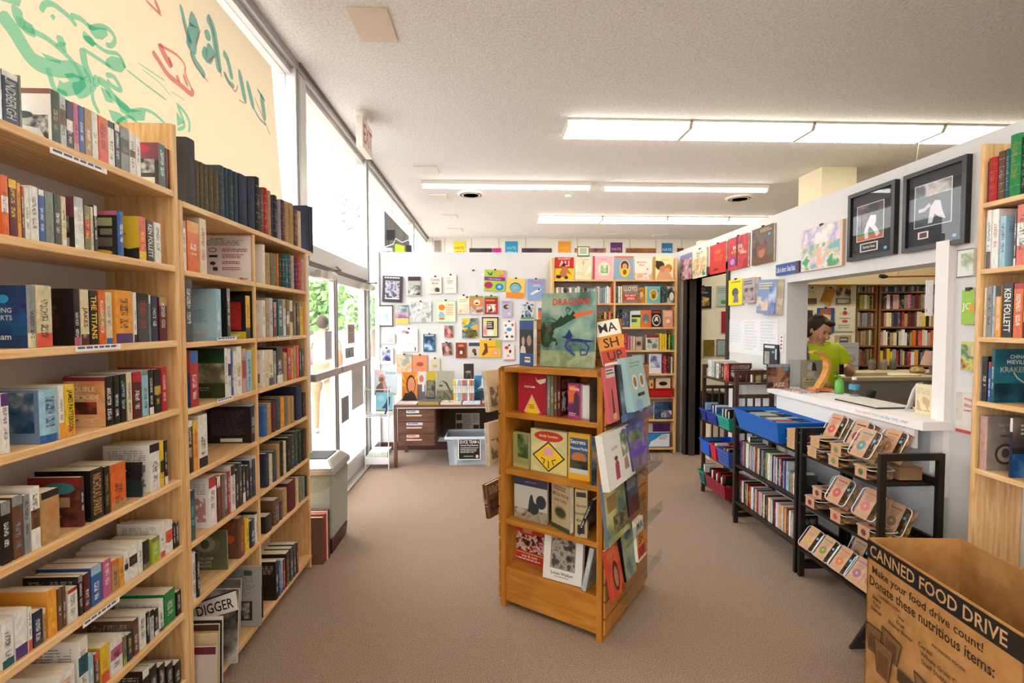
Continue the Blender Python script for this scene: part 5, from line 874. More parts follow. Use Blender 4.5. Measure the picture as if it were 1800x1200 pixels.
# ---------------------------------------------------------------- books and prints pinned to the back partition
def W(x0, x1, yt, yb, spec, label, cat='book', ry=0, clip=False, th=.02, base='e4dfd4', name='book', **k):
    return art_at('B', YP, x0, x1, yt, yb, spec, label+' on the white back partition', cat, th=th, ry=ry, extra='clip' if clip else None, base=base, name=name, **k)
W(671, 706, 485, 531, [('r', 0, 0, 1, 1, '3c3a42'), ('r', .14, .12, .86, .82, 'b8b4c4'), ('n', .14, .14, .86, .8, ['5a5474', 'c8c4d0', '3c3a4a'], 14), ('r', .14, .12, .86, .16, 'e8e6ea'), ('L', .1, .87, .9, .97, 1, 'e0dee4')], 'dark purple bordered art book', ry=.04, base='2c2a30', th=.03)
W(717, 739, 486, 520, [('r', 0, 0, 1, 1, 'b4b4b2'), ('r', 0, .78, 1, 1, '4a2c2c'), ('n', 0, .05, 1, .55, ['2c2c2c', '8c8c8a', 'd8d8d4'], 14)], 'grey photo book with dark red top')
W(754, 776, 486, 516, [('r', 0, 0, 1, 1, 'e6ddd2'), ('t', 'Comic', .5, .82, .14, '7a4038', .8), ('t', 'Book', .5, .62, .12, '7a4038', .7), ('n', .15, .1, .85, .36, ['5a3c34', 'e6ddd2', '8a6a5c'], 16)], 'cream book with brown title', clip=True)
W(782, 802, 483, 515, [('r', 0, 0, 1, 1, 'e9e2dc'), ('L', .2, .5, .7, .7, 2, '8a8078'), ('e', .3, .8, .2, .08, 'dcd0c4'), ('L', .1, .2, .9, .3, 1, 'c0b4ac')], 'plain cream book with small sketch', clip=True)
W(661, 691, 536, 574, [('r', 0, 0, 1, 1, '4a3424'), ('r', .07, .06, .93, .94, 'e4ecea'), ('n', .35, .06, .7, .94, ['9ccfd4', 'd8e8e6', 'b8dcdc'], 6), ('n', .3, .06, .8, .3, ['b8b8c4', 'dcdce0'], 16)], 'brown framed watercolour', 'picture', name='framed_picture', pages=False)
W(695, 718, 536, 569, [('n', 0, .6, 1, 1, ['4a6474', '8aa0a8', 'c8c8bc'], 9), ('r', 0, 0, 1, .36, 'e8c05c'), ('n', 0, .3, 1, .6, ['c8a0b0', '6a4a8a', 'd8d0d8'], 10), ('t', 'Crystal', .4, .86, .14, 'e8ece8', .7)], 'blue and yellow paperback')
W(720, 758, 530, 566, [('n', 0, 0, 1, 1, ['cfd2d2', 'b0b6b8', 'e4e6e6', '9aa2a6'], 12)], 'square grey pencil drawing', 'picture', clip=True, name='drawing', pages=False)
W(766, 801, 528, 566, [('r', 0, 0, 1, 1, 'bcd8c4'), ('r', .05, .05, .95, .95, 'f0e6c0'), ('e', .3, .68, .17, .14, 'e2782c'), ('p', [(.1, .22), (.2, .5), (.4, .45), (.48, .24)], '8abccc'), ('e', .3, .16, .16, .06, 'c8803c'), ('t', 'Charlie', .7, .8, .1, 'c8704c', .4), ('L', .5, .3, .92, .7, 5, 'd08a64')], 'cream picture book with orange haired child', clip=True)
W(805, 825, 519, 551, [('r', 0, 0, 1, 1, 'ece6d0'), ('L', .1, .6, .9, .8, 2, '9ab060'), ('e', .8, .9, .12, .07, 'c8303c'), ('n', .1, .05, .9, .5, ['e0a878', 'ece6d0', 'd8c8a0'], 14)], 'cream book with small red apple', clip=True)
W(827, 849, 520, 552, [('r', 0, 0, 1, 1, 'd8803c'), ('r', 0, .9, 1, 1, '7fa04c'), ('e', .5, .65, .26, .16, 'e8dcc8'), ('e', .5, .6, .15, .05, '5a2c1c'), ('n', 0, 0, 1, .4, ['5a2a20', 'd8cfc8', '8a4a34'], 9)], 'orange cartoon book', clip=True)
W(852, 875, 520, 552, [('r', 0, 0, 1, 1, 'a82424'), ('r', 0, .9, 1, 1, '7fa04c'), ('L', .1, .68, .9, .8, 1, 'e8b83c'), ('n', .15, .1, .85, .55, ['c8303c', 'e8d8c8', '5a1a1c'], 9), ('e', .36, .35, .1, .1, 'f0e8e0'), ('e', .62, .38, .1, .1, 'f0e8e0')], 'red cartoon book', clip=True)
W(850, 887, 474, 511, [('r', 0, 0, 1, 1, 'a8c832'), ('r', 0, .48, 1, .66, '7a3a8a'), ('t', 'Word Words', .5, .56, .07, 'e8c8e0', .8), ('p', [(.08, .95), (.28, .8), (.4, .96), (.36, .72), (.22, .74)], '2c6a84'), ('n', .5, .66, 1, 1, ['e8a0a8', 'e06a6a', 'a8c832'], 8), ('e', .22, .26, .2, .16, 'a8285c'), ('e', .74, .2, .2, .17, '2c7ac4'), ('e', .74, .2, .09, .08, '8ac8e8')], 'large lime book with butterfly', clip=True, ry=.05)
W(889, 921, 489, 523, [('r', 0, 0, 1, 1, 'f0c86c'), ('p', [(0, 0), (1, 0), (1, .26), (.6, .3), (0, .26)], 'e88a2c'), ('e', .5, .52, .32, .27, '3a3c3c'), ('e', .5, .5, .29, .24, '6cb4cc'), ('e', .5, .5, .08, .07, 'e0a080')], 'yellow picture book with fish bowl', clip=True, ry=.06)
W(927, 957, 490, 527, [('r', 0, 0, 1, 1, '86a4dc'), ('t', 'TERRIFIC', .5, .84, .12, 'd85a4c', .8), ('t', 'HIPPO', .55, .68, .09, 'e8e8f0', .6), ('p', [(.15, .28), (.4, .42), (.6, .5), (.85, .52), (.7, .4), (.5, .34), (.3, .24)], 'eaeaf0'), ('e', .68, .5, .06, .04, '34343c')], 'light blue picture book with white horse', clip=True)
W(882, 900, 528, 557, [('r', 0, 0, 1, 1, 'b4b0d4'), ('e', .45, .62, .3, .14, '4a3c3c'), ('e', .6, .62, .16, .07, 'e0c83c'), ('e', .7, .2, .12, .08, 'e8d0c8'), ('L', .1, .82, .8, .94, 2, 'c05a84')], 'lavender paperback with bee', base='9a96c4')
W(915, 939, 533, 560, [('r', 0, 0, 1, 1, 'c8d8ec'), ('n', .05, .1, .95, .95, ['1c1c22', 'e4e4ec', '7a9ac0', '3a3a44'], 12), ('r', 0, 0, 1, .1, '5a9a5c')], 'blue book with black and white animals', clip=True)
W(946, 957, 541, 560, [('r', 0, 0, 1, 1, 'd8683c'), ('r', 0, .75, 1, 1, '2c74a8')], 'small orange and blue paperback')
W(670, 694, 587, 604, [('r', 0, 0, 1, 1, 'e8e8ec'), ('t', 'TWO', .25, .78, .14, '5a5a60', .3), ('L', .5, .15, .95, .6, 3, '8a8a94')], 'small white calendar card', 'calendar card', pages=False, name='calendar_card')
W(703, 734, 578, 618, [('r', 0, 0, 1, 1, 'efecea'), ('e', .25, .88, .16, .07, 'c8909a'), ('e', .42, .84, .1, .06, '8a5a64'), ('r', .05, .7, .95, .71, '9a9494'), ('t', 'Your Cover', .6, .5, .07, 'c0b0a8', .5), ('t', 'Calendar', .58, .36, .07, 'c0b0a8', .5), ('t', 'Sale', .7, .24, .07, 'c0b0a8', .3), ('r', .82, .04, .9, .2, 'b0485a')], 'white notice with red flowers', 'notice', clip=True, pages=False, name='notice')
W(744, 765, 587, 618, [('r', 0, 0, 1, 1, '26405c'), ('n', .06, .06, .94, .8, ['1e3a64', '5a86b4', 'c8d4e0'], 10), ('r', .1, .88, .9, .98, '9ab4cc')], 'dark blue book with storm picture', clip=True)
W(781, 796, 572, 593, [('n', 0, 0, 1, 1, ['8a3c40', 'c98a78', '5a5a6c'], 10), ('e', .55, .5, .18, .25, 'd8a090')], 'small red romance paperback')
W(812, 840, 559, 594, [('n', 0, 0, 1, 1, ['d8a83c', '6a8a8c', '3a3428', 'e0c860'], 7), ('e', .2, .86, .13, .09, 'f0b42c'), ('p', [(.0, .56), (.4, .7), (1, .74), (.6, .6), (.2, .5)], '2c94b0'), ('n', .3, .05, .9, .4, ['1c1a1c', '8a8424'], 10)], 'jungle picture book in yellow and teal')
W(847, 876, 557, 593, [('r', 0, 0, 1, 1, '26221e'), ('r', .07, .06, .93, .94, 'd8cf94'), ('r', .3, .4, .72, .8, '1e1a18'), ('L', .34, .45, .68, .76, 3, 'e8e4d8'), ('n', .1, .1, .3, .6, ['d88a9a', 'e8c8b0'], 9), ('r', .32, .1, .7, .34, 'e4e0d4')], 'black framed yellow print', 'picture', name='framed_picture', pages=False)
W(885, 905, 565, 598, [('r', 0, 0, 1, 1, 'e8e6e4'), ('e', .5, .58, .24, .1, '3c98c8'), ('e', .2, .8, .1, .07, '5a8a5c'), ('e', .8, .82, .12, .08, 'b85a48'), ('e', .2, .4, .12, .08, 'e0907c'), ('e', .3, .2, .12, .07, '3a3232'), ('e', .75, .2, .12, .07, '6a4a34')], 'white paperback with animals round a pond', clip=True)
W(778, 795, 602, 624, [('n', 0, 0, 1, 1, ['6a3034', 'b08878', '4a4450'], 10), ('e', .5, .5, .2, .25, 'c9a090')], 'small maroon romance paperback', ry=-.08, clip=True)
W(801, 820, 602, 629, [('r', 0, 0, 1, 1, '8a3c20'), ('e', .5, .45, .34, .3, '6a2c18'), ('e', .5, .36, .14, .12, 'e0d0b8'), ('e', .5, .8, .3, .08, 'd8782c')], 'brown cat picture book')
W(824, 843, 602, 627, [('r', 0, 0, 1, 1, 'c9c4b4'), ('r', 0, .75, 1, 1, '34405a'), ('e', .5, .42, .2, .16, '5a4a2c'), ('e', .6, .2, .14, .12, '3a2c24')], 'beige and navy picture book')
W(843, 880, 597, 628, [('r', 0, 0, 1, 1, 'f0b42c'), ('r', .75, .5, 1, 1, 'a8b04c'), ('p', [(.1, .15), (.25, .5), (.2, .8), (.35, .8), (.4, .3), (.2, .1)], '6a3420'), ('t', 'Curious', .56, .6, .1, '4a3420', .4), ('e', .75, .26, .16, .17, 'e8906c'), ('e', .75, .26, .09, .1, 'e8c0a8')], 'wide yellow picture book with brown arm', clip=True)
W(886, 904, 607, 633, [('r', 0, 0, 1, 1, 'e8dcdc'), ('e', .25, .85, .2, .12, 'c8303c'), ('e', .6, .6, .12, .12, '3a343a'), ('e', .4, .3, .14, .08, 'd88a9a'), ('r', 0, 0, 1, .05, 'c8505c')], 'white and pink paperback', clip=True)
W(668, 691, 612, 640, [('r', 0, 0, 1, 1, 'e6e6ea'), ('n', .14, .2, .8, .92, ['2c3a74', 'b4b8cc', '4a5488'], 12)], 'white card with dark blue trees', 'card', clip=True, pages=False, name='picture_card')
W(697, 724, 623, 655, [('n', 0, 0, 1, 1, ['d8a07c', 'e0c0a0', '8aa89c', 'c98a68'], 7)], 'peach coloured map book with worn edge', clip=True, base='b08a5c')
W(725, 751, 624, 653, [('r', 0, 0, 1, 1, 'e08a60'), ('e', .5, .45, .26, .14, 'b4583c'), ('e', .5, .45, .2, .1, 'a04a34'), ('r', .06, .94, .94, .95, 'c8704c')], 'orange book with dark oval', clip=True, base='d07c54')
W(756, 773, 630, 652, [('r', 0, 0, 1, 1, 'd8ceb4'), ('r', .08, .06, .92, .94, 'ccc2a4'), ('e', .5, .4, .24, .12, '9aa888')], 'small beige book', clip=True)
m = MB(); q = on(832, 475, 1, YP); m.box(q.x-.012, YP-.014, q.z-.008, q.x+.012, YP, q.z+.008, BLK); tag(m.build('wall_clip'), 'lone black clip high on the white back partition', 'clip')
# ---------------------------------------------------------------- desk
dx0 = on(692, 715, 1, 5.42).x; dx1 = .25; dy0, dy1 = 5.42, 6.12; dz = on(790, 712, 1, 5.42).z
t = thing('desk', 'walnut office desk with three drawers against the back partition', 'desk', ((dx0+dx1)/2, (dy0+dy1)/2, 0))
m = MB(); m.box(dx0, dy0, dz-.035, dx1, dy1, dz, WALNUT); m.build('desk_top', t, bevel=.002); MB().box(dx0+.03, dy0-.004, dz-.035, dx1, dy0, dz-.02, mat('c9b4a6', .4)).build('edge_trim', t)
MB().box(dx0-.002, dy0, 0, dx0+.03, dy0+.04, dz-.035, WALNUTV).build('leg', t); MB().box(dx0-.002, dy1-.04, 0, dx0+.03, dy1, dz-.035, WALNUTV).build('leg', t); MB().box(dx1-.03, dy0, 0, dx1, dy0+.04, dz-.035, WALNUTV).build('leg', t); MB().box(dx1-.03, dy1-.04, 0, dx1, dy1, dz-.035, WALNUTV).build('leg', t)
MB().box(dx0+.03, dy1-.02, .18, dx1-.03, dy1-.005, dz-.035, mat('3c2a22', .5)).build('modesty_panel', t)
px0, px1 = on(699, 750, 1, 5.44).x, on(766, 750, 1, 5.44).x; pz0 = on(730, 783, 1, 5.44).z
m = MB(); m.box(px0, dy0+.02, pz0, px1, dy1-.05, dz-.035, WALNUT); m.build('drawer_case', t)
hh = (dz-.045-pz0)/3
for i in range(3):
    z0 = pz0+.006+i*hh; d = MB().box(px0+.012, dy0+.006, z0, px1-.012, dy0+.02, z0+hh-.012, WALNUT).build('drawer', t)
    MB().box(px0+.1, dy0-.008, z0+hh*.42, px0+.27, dy0+.006, z0+hh*.42+.014, mat('d8b8a4', .35)).build('handle', d)
    mb = MB(); paint(mb, [('r', 0, 0, 1, 1, ('e8b8b4', 'c4c8dc', 'c8dce8')[i]), ('L', .08, .15, .92, .9, 1, '34487a' if i else 'a8485a')], px0+.1, z0+hh*.66, .14 if i != 1 else .18, .03, dy0+.0055); mb.build('drawer_label', d)
def dk(x0, x1, yt, yl, spec, label, th=.03, lean=-.12, **k):
    a = on(x0, yt, 1, yl); b = on(x1, yt, 1, yl); h = a.z-dz-.001
    return face_out(((a.x+b.x)/2, yl+th/2, dz+.003+th/2*abs(math.sin(lean))), k.pop('rz', 0), b.x-a.x, h, th, spec, label, rx=lean, **k)
dk(706, 733, 655, 5.75, [('r', 0, 0, 1, 1, 'e8871f'), ('p', [(0, 1), (.3, .6), (0, .8)], 'f0b03c'), ('p', [(0, .5), (.3, .5), (0, .65)], 'f0b03c'), ('p', [(1, 1), (.7, .6), (1, .8)], 'f0b03c'), ('p', [(0, 0), (.2, .26), (.8, .26), (1, 0)], '2a2424'), ('e', .58, .56, .3, .34, '3a2a26'), ('e', .6, .54, .24, .28, 'e0936c'), ('p', [(.3, .14), (.6, .36), (.9, .14)], '2a2424')], 'orange sunburst portrait book standing on walnut desk, leftmost', rz=.05)
dk(733, 747, 654, 5.76, [('r', 0, 0, 1, 1, '6a5a64'), ('r', 0, .55, 1, 1, 'd4ccc4'), ('e', .5, .75, .3, .12, 'b8705c'), ('r', .6, .3, .9, .6, 'e0dcd4')], 'grey and maroon book right of the orange sunburst book, walnut desk')
dk(749, 765, 654, 5.75, [('r', 0, 0, 1, 1, '3c3a30'), ('r', 0, .66, 1, 1, 'b8a41e'), ('n', .1, .1, .9, .7, ['3a362c', '8a846c', '5a5648'], 12)], 'yellow topped book standing on walnut desk')
dk(767, 798, 653, 5.73, [('r', 0, 0, 1, 1, '9a9a88'), ('n', 0, 0, 1, .35, ['5a5c48', '7a7c60', '3c3c30'], 12), ('p', [(.1, .6), (.3, .66), (.5, .56), (.88, .16), (.92, .2), (.6, .6), (.4, .66)], '3a3a30'), ('e', .24, .5, .12, .04, '3c4a40')], 'large sage green book with diving aeroplane on walnut desk')
for i in range(9):
    x0 = 797+i*4.05; c = 'ywcsRawoa'[i]; a = on(x0, 668, 1, 5.62); b = on(x0+3.6, 668, 1, 5.62)
    book(((a.x+b.x)/2, 5.62, dz+.001), 0, b.x-a.x, a.z-dz-.001, .13, {'w': 'w', 'y': 'y'}.get(c, c), 'w', 'a', style=3, label='thin %s paperback in a matching set on walnut desk, %s from left' % (CN[c], ORD[i]), grp='matching set of thin paperbacks on the desk', seed=5)
dk(815, 833, 640, 5.86, [('r', 0, 0, 1, 1, '2c2a2c'), ('e', .5, .52, .36, .3, '5a4a44'), ('e', .5, .5, .25, .2, '38302e'), ('L', .2, .7, .8, .8, 1, 'a8988c'), ('L', .2, .3, .8, .5, 2, 'a8988c')], 'dark ornate book behind the paperback set, walnut desk', rz=.1)
dk(834, 857, 661, 5.72, [('r', 0, 0, 1, 1, '2c7ab0'), ('p', [(.2, .45), (.5, .6), (.55, .9), (.8, .92), (.75, .5)], 'e8eae8'), ('p', [(0, 0), (0, .3), (.6, .4), (1, .3), (.6, 0)], '1c4660')], 'blue book with white heron on walnut desk')
dk(865, 886, 663, 5.74, [('r', 0, 0, 1, 1, 'a8ccb8'), ('r', 0, .6, 1, 1, '4aa88c'), ('r', .2, .3, .9, .5, 'e4e4d8')], 'pale green book at right end of walnut desk')
def flat(x0, x1, yf, th, c, label, top=None, dpt=.2, y0=5.45):
    a = on(x0, yf, 1, y0); b = on(x1, yf, 1, y0); m = MB(); m.box(a.x, y0, dz+.001, b.x, y0+dpt, dz+.001+th, mat(c, .5))
    if top: m.quad((a.x+.002, y0+.002, dz+.0015+th), (b.x-.002, y0+.002, dz+.0015+th), (b.x-.002, y0+dpt-.002, dz+.0015+th), (a.x+.002, y0+dpt-.002, dz+.0015+th), top)
    tag(m.build('magazine' if th < .02 else 'book'), label, 'magazine' if th < .02 else 'book')
flat(696, 732, 708, .012, 'c8a8a4', 'white and pink magazine lying flat at left of walnut desk', noisemat(['e0d8d8', 'c8a8a8', 'f0ecec'], 20, 3))
flat(735, 771, 708, .035, 'a8924c', 'thick olive gold book lying flat on walnut desk', mat('5a5a60'))
flat(774, 810, 707, .02, 'e0d4cc', 'white and brown magazine stack lying flat in middle of walnut desk', noisemat(['c8a078', 'e0d8d0', '8a6a54'], 20, 5))
flat(813, 844, 707, .014, 'd4dce4', 'blue and white magazine lying flat on walnut desk', noisemat(['5a84b0', 'dce4ec', '8aa8c8'], 16, 6))
flat(847, 868, 706, .016, 'c85a54', 'red and white magazine lying flat at right of walnut desk', noisemat(['c83c3c', 'e8c8c4'], 16, 7))
# sheet taped under the desk
yl = dy1-.024; a = on(801, 726, 1, yl); b = on(843, 757, 1, yl)
face_out(((a.x+b.x)/2, yl, b.z), 0, b.x-a.x, a.z-b.z, .003, [('r', 0, 0, 1, 1, 'd4d4d4'), ('L', .3, .1, .7, .9, 8, '7a7a7a'), ('r', .02, .6, .26, .95, '3a3a3c'), ('r', .02, .05, .28, .45, '4a4a4c'), ('r', .74, .05, .97, .35, '2c2c2e'), ('L', .72, .45, .97, .9, 5, '8a8a8a')], 'newspaper clipping taped to the panel under the walnut desk', 'clipping', pages=False, name='newspaper_clipping')
# plastic donation tub under the desk
tx0, tx1 = on(785, 800, 1, 5.44).x, on(862, 800, 1, 5.44).x; ty0, ty1 = 5.44, 5.82; tz = on(822, 767, 1, 5.44).z
t = thing('plastic_tub', 'clear plastic donation tub with black and white dog rescue sign under desk', 'tub', ((tx0+tx1)/2, (ty0+ty1)/2, 0))
PB = frosted('tub_plastic', 'd4e4f4', .42)
m = MB(); i = .03
def ring(x0, y0, x1, y1, z): return [(x0, y0, z), (x1, y0, z), (x1, y1, z), (x0, y1, z)]
m.add(ring(tx0+i, ty0+i, tx1-i, ty1-i, .004)+ring(tx0, ty0, tx1, ty1, tz), [(0, 3, 2, 1), (0, 1, 5, 4), (1, 2, 6, 5), (2, 3, 7, 6), (3, 0, 4, 7)], PB); m.build('tub_body', t)
m = MB(); w_ = .022
for a in ((tx0-w_, ty0-w_, tx1+w_, ty0), (tx0-w_, ty1, tx1+w_, ty1+w_), (tx0-w_, ty0, tx0, ty1), (tx1, ty0, tx1+w_, ty1)): m.box(a[0], a[1], tz-.03, a[2], a[3], tz, mat('d4e2ee', .3))
m.build('rim', t, bevel=.004)
a = on(805, 770, 1, ty0-.02); b = on(845, 808, 1, ty0-.02); mb = MB(); WW = b.x-a.x; HH = a.z-b.z; mb.box(0, 0, 0, WW, .003, HH, mat('e8e8e8'))
paint(mb, [('r', .04, .04, .96, .96, '161618'), ('t', 'DUCK TEAM 6', .5, .82, .15, 'f0f0f0', .84), ('t', 'Street Dog Rescue', .5, .66, .1, 'f0f0f0', .8), ('r', .1, .54, .9, .56, 'f0f0f0'), ('L', .1, .3, .9, .5, 3, 'c8c8c8'), ('e', .84, .16, .07, .08, 'c8c8c8'), ('L', .25, .1, .7, .2, 1, 'a8a8a8')], 0, 0, WW, HH, 0)
f = mb.build('sign', t, local=True); f.location = Vector((a.x, ty0-.012, b.z))-Vector(t.location)
for k, (x, c, r, h, l) in enumerate(((.08, 'd4dcdc', .03, .2, 'white bottle'), (.12, 'c8d83c', .035, .09, 'lime tennis ball tin'), (.38, 'e4e4e8', .05, .2, 'white jug'), (.41, '8a6a6a', .02, .12, 'small brown bottle'))):
    cx, cy = tx0+.03+x*.95, ty0+.1+(k % 2)*.1; m = MB(); m.lathe((cx, cy, .008), [(r*.9, 0), (r, .01), (r, h*.7), (r*.4, h*.85), (r*.4, h)], mat(c, .3), 14); tag(m.build('bottle', smooth=False), l+' inside the clear plastic donation tub', 'bottle')
# ---------------------------------------------------------------- white wire magazine rack by the door
WR = mat('e2e2e6', .35, .1)
rx0, rx1 = -1.385, on(688, 740, 1, 5.45).x-.015; ry0, ry1 = 5.36, 5.66
t = thing('magazine_rack', 'white wire magazine rack between glass door and walnut desk', 'magazine rack', ((rx0+rx1)/2, (ry0+ry1)/2, 0))
m = MB()
for x in (rx0, rx1):
    for y in (ry0, ry1): MB().cyl((x, y, 0), (x, y, 1.02 if y == ry1 else .93), .006, WR, n=6).build('post', t)
for z in (.13, .58):
    m = MB()
    for a, b in (((rx0, ry0), (rx1, ry0)), ((rx1, ry0), (rx1, ry1)), ((rx1, ry1), (rx0, ry1)), ((rx0, ry1), (rx0, ry0))): m.cyl((*a, z), (*b, z), .005, WR, n=6)
    for k in range(9): x = rx0+(rx1-rx0)*(k+.5)/9; m.cyl((x, ry0, z), (x, ry1, z), .0025, WR, n=5)
    m.build('wire_shelf', t)
m = MB(); m.box(rx0, ry0-.002, .06, rx1, ry0+.001, .125, WR); m.build('rack_apron', t)
for k in range(2):
    m = MB(); z = 1.0-k*.28; m.tube([(rx0, ry0+.12, z-.1), (rx0, ry0+.02, z-.12), (rx1, ry0+.02, z-.12), (rx1, ry0+.12, z-.1)], .004, WR, n=6); m.build('wire_loop', t)
a = on(657, 649, 1, 5.5); b = on(697, 700, 1, 5.5)
face_out(((a.x+b.x)/2, 5.5, .80), 0, b.x-a.x, a.z-.80, .012, [('r', 0, 0, 1, 1, 'cfe0ea'), ('t', 'Voice', .72, .86, .12, '4a8a94', .45), ('n', .05, .75, .4, .97, ['e0c8cc', 'cfe0ea'], 6), ('p', [(.02, 0), (.12, .35), (.3, .5), (.5, .45), (.7, .15), (.72, 0)], '7a5c50'), ('e', .34, .64, .16, .16, 'c89a94'), ('p', [(.4, .7), (.52, .5), (.6, .15), (.44, .1), (.38, .5)], 'c09a98'), ('e', .33, .6, .1, .1, '8a5a44'), ('r', .6, 0, 1, .08, 'c8dca0')], 'large magazine with woman in headscarf on the white wire rack', 'magazine', rx=-.1, base='dfe6ea', name='magazine')
a = on(660, 690, 1, 5.44); b = on(690, 731, 1, 5.44)
face_out(((a.x+b.x)/2, 5.44, .585), 0, b.x-a.x, a.z-.585, .01, [('r', 0, 0, 1, 1, '7ac0d4'), ('r', 0, 0, 1, .2, 'e0e4e0'), ('r', 0, .18, 1, .24, '8a6a54'), ('p', [(.35, .3), (.6, .55), (.7, .85), (.85, .8), (.85, .5), (.7, .2), (.6, .02), (.5, .02), (.6, .3)], '2c3a64'), ('e', .74, .9, .08, .06, 'c09070'), ('e', .3, .75, .2, .14, '9ad0dc')], 'blue magazine with seated man on the white wire rack', 'magazine', rx=-.1, base='dfe6ea', name='magazine')
a = on(660, 736, 1, 5.38); m = MB()
for k in range(3): m = MB(); m.box(rx0+.02+k*.006, ry0+.02, .134+k*.018, rx1-.02, ry1-.03, .15+k*.018, noisemat(['dcdcd8', 'b8b8b4', 'e8e8e4'], 40, k)); tag(m.build('newspaper'), 'folded newspaper on the white wire rack, %s of the stack' % ['bottom', 'middle', 'top'][k], 'newspaper')
m = MB(); m.box(rx0+.02, ry0+.02, .586, rx1-.02, ry0+.1, .6, mat('8a8a90')); tag(m.build('leaflet_pile'), 'small grey leaflet pile on upper shelf of white wire rack', 'leaflets')
# ---------------------------------------------------------------- beyond the partition
def far(x0, x1, yt, yb, spec, label, cat='poster', name='poster'): return art_at('B', YB-.01, x0, x1, yt, yb, spec, label, cat, th=.006, name=name, pages=False)
for x0, x1, yt, c, c2, l in ((797, 818, 424, 'e8e032', 'c83c2c', 'yellow poster reading hate on far wall'), (888, 910, 424, '2c98d0', '9ae0e8', 'blue poster reading hate on far wall, left one'), (981, 1003, 424, 'f0a028', 'e8c060', 'orange poster on far wall'), (1073, 1094, 426, '5a2c80', 'e0a848', 'purple poster reading hate on far wall'), (1163, 1182, 427, '2c7cb4', 'c8e8e0', 'blue poster reading hate on far wall, right one')):
    far(x0, x1, yt, yt+34, [('r', 0, 0, 1, 1, c), ('t', 'HATE', .5, .66, .14, c2, .84), ('n', .1, .1, .9, .5, [c, c2, c], 12)], l)
for x0, x1, a_, b_, l in ((825, 865, '2c2a30', '4a484e', 'black and grey'), (917, 970, '5a3c4c', '2c2444', 'purple brown'), (1010, 1065, '5a3a6a', 'd88a30', 'purple and orange'), (1100, 1153, 'a8702c', '8a3c24', 'amber and rust'), (1190, 1202, '8a2c2c', '6a2424', 'dark red')):
    far(x0, x1, 436, 458, [('n', 0, 0, 1, 1, [a_, b_, a_], 3)], '%s wide picture on far wall, top just above partition' % l, 'picture', 'wide_picture')
far(866, 881, 436, 458, [('r', 0, 0, 1, 1, 'd01c94')], 'magenta panel on far wall beside black picture')
m = MB(); a = on(763, 423, 1, YB-.02); b = on(775, 444, 1, YB-.02); m.box(a.x, YB-.03, b.z-.3, b.x, YB-.001, a.z, mat('b0a89c', .6))
for k in range(14): z = b.z-.28+k*.04; m.box(a.x+.01, YB-.034, z, b.x-.01, YB-.03, z+.018, mat('7a7268'))
tag(m.build('wall_vent'), 'grey slotted air vent on far wall above the partition', 'vent')
# banner board hanging in the far window
a = on(669, 362, 0, XG+.10); t = thing('hanging_board', 'grey board hanging on wires in the window beyond the back partition', 'hanging board', (XG+.1, 7.4, 2.5))
yA = YP+.14; zt_ = on(668, 362, 0, XG+.1).z; ye = on(718, 411, 0, XG+.1).y
MB().box(XG+.095, yA, 2.3, XG+.105, ye, zt_, noisemat(['85858a', '6e6e74', '9a9aa0'], 2, 3)).build('board', t)
for y in (yA+.5, ye-.4): MB().cyl((XG+.1, y, zt_), (XG+.1, y, ZC), .003, mat('a89a8c')).build('wire', t)
# things lying on top of the partition
def ptop(x): return on(x, 443, 1, YP+.06)
p = ptop(688); t = thing('power_strip', 'black adapter block on legs of cable atop the back partition', 'adapter', (p.x, YP+.06, ZP+.001))
MB().box(p.x-.05, YP+.03, ZP+.16, p.x+.05, YP+.08, ZP+.28, BLK).build('adapter', t); MB().tube([(p.x-.03, YP+.06, ZP+.16), (p.x-.04, YP+.06, ZP+.002)], .005, BLK).build('cable', t); MB().tube([(p.x+.03, YP+.06, ZP+.16), (p.x+.06, YP+.06, ZP+.06), (p.x+.09, YP+.06, ZP+.002)], .005, BLK).build('cable', t)
p = ptop(705); m = MB(); m.hexa([(p.x-.07, YP+.03, ZP+.001), (p.x+.05, YP+.03, ZP+.001), (p.x+.05, YP+.1, ZP+.001), (p.x-.07, YP+.1, ZP+.001), (p.x-.07, YP+.03, ZP+.11), (p.x+.05, YP+.03, ZP+.08), (p.x+.05, YP+.1, ZP+.08), (p.x-.07, YP+.1, ZP+.11)], mat('b8d020')); tag(m.build('storage_box'), 'lime green box atop the back partition', 'box')
p = ptop(719); m = MB(); m.box(p.x-.03, YP+.03, ZP+.001, p.x+.03, YP+.09, ZP+.09, BLK); m.cyl((p.x, YP+.06, ZP+.09), (p.x, YP+.06, ZP+.14), .004, BLK); tag(m.build('router'), 'small black router with aerial atop the back partition', 'router')
p = ptop(680); m = MB(); P = []
for k in range(40): a = k*.55; P.append((p.x+.07*math.cos(a), YP+.06+.03*math.sin(a), ZP+.012+k*.0012))
P += [(p.x+.09, YP+.02, ZP+.1), (p.x+.12, YP+.015, ZP+.17), (p.x+.2, YP+.015, ZP+.12), (p.x+.3, YP+.015, ZP+.16), (p.x+.36, YP+.02, ZP+.25), (p.x+.2, YP+.1, ZP+.33)]
m.tube(P, .006, mat('e4e8ea', .4)); tag(m.build('white_cable'), 'coiled white cable atop the back partition', 'cable')
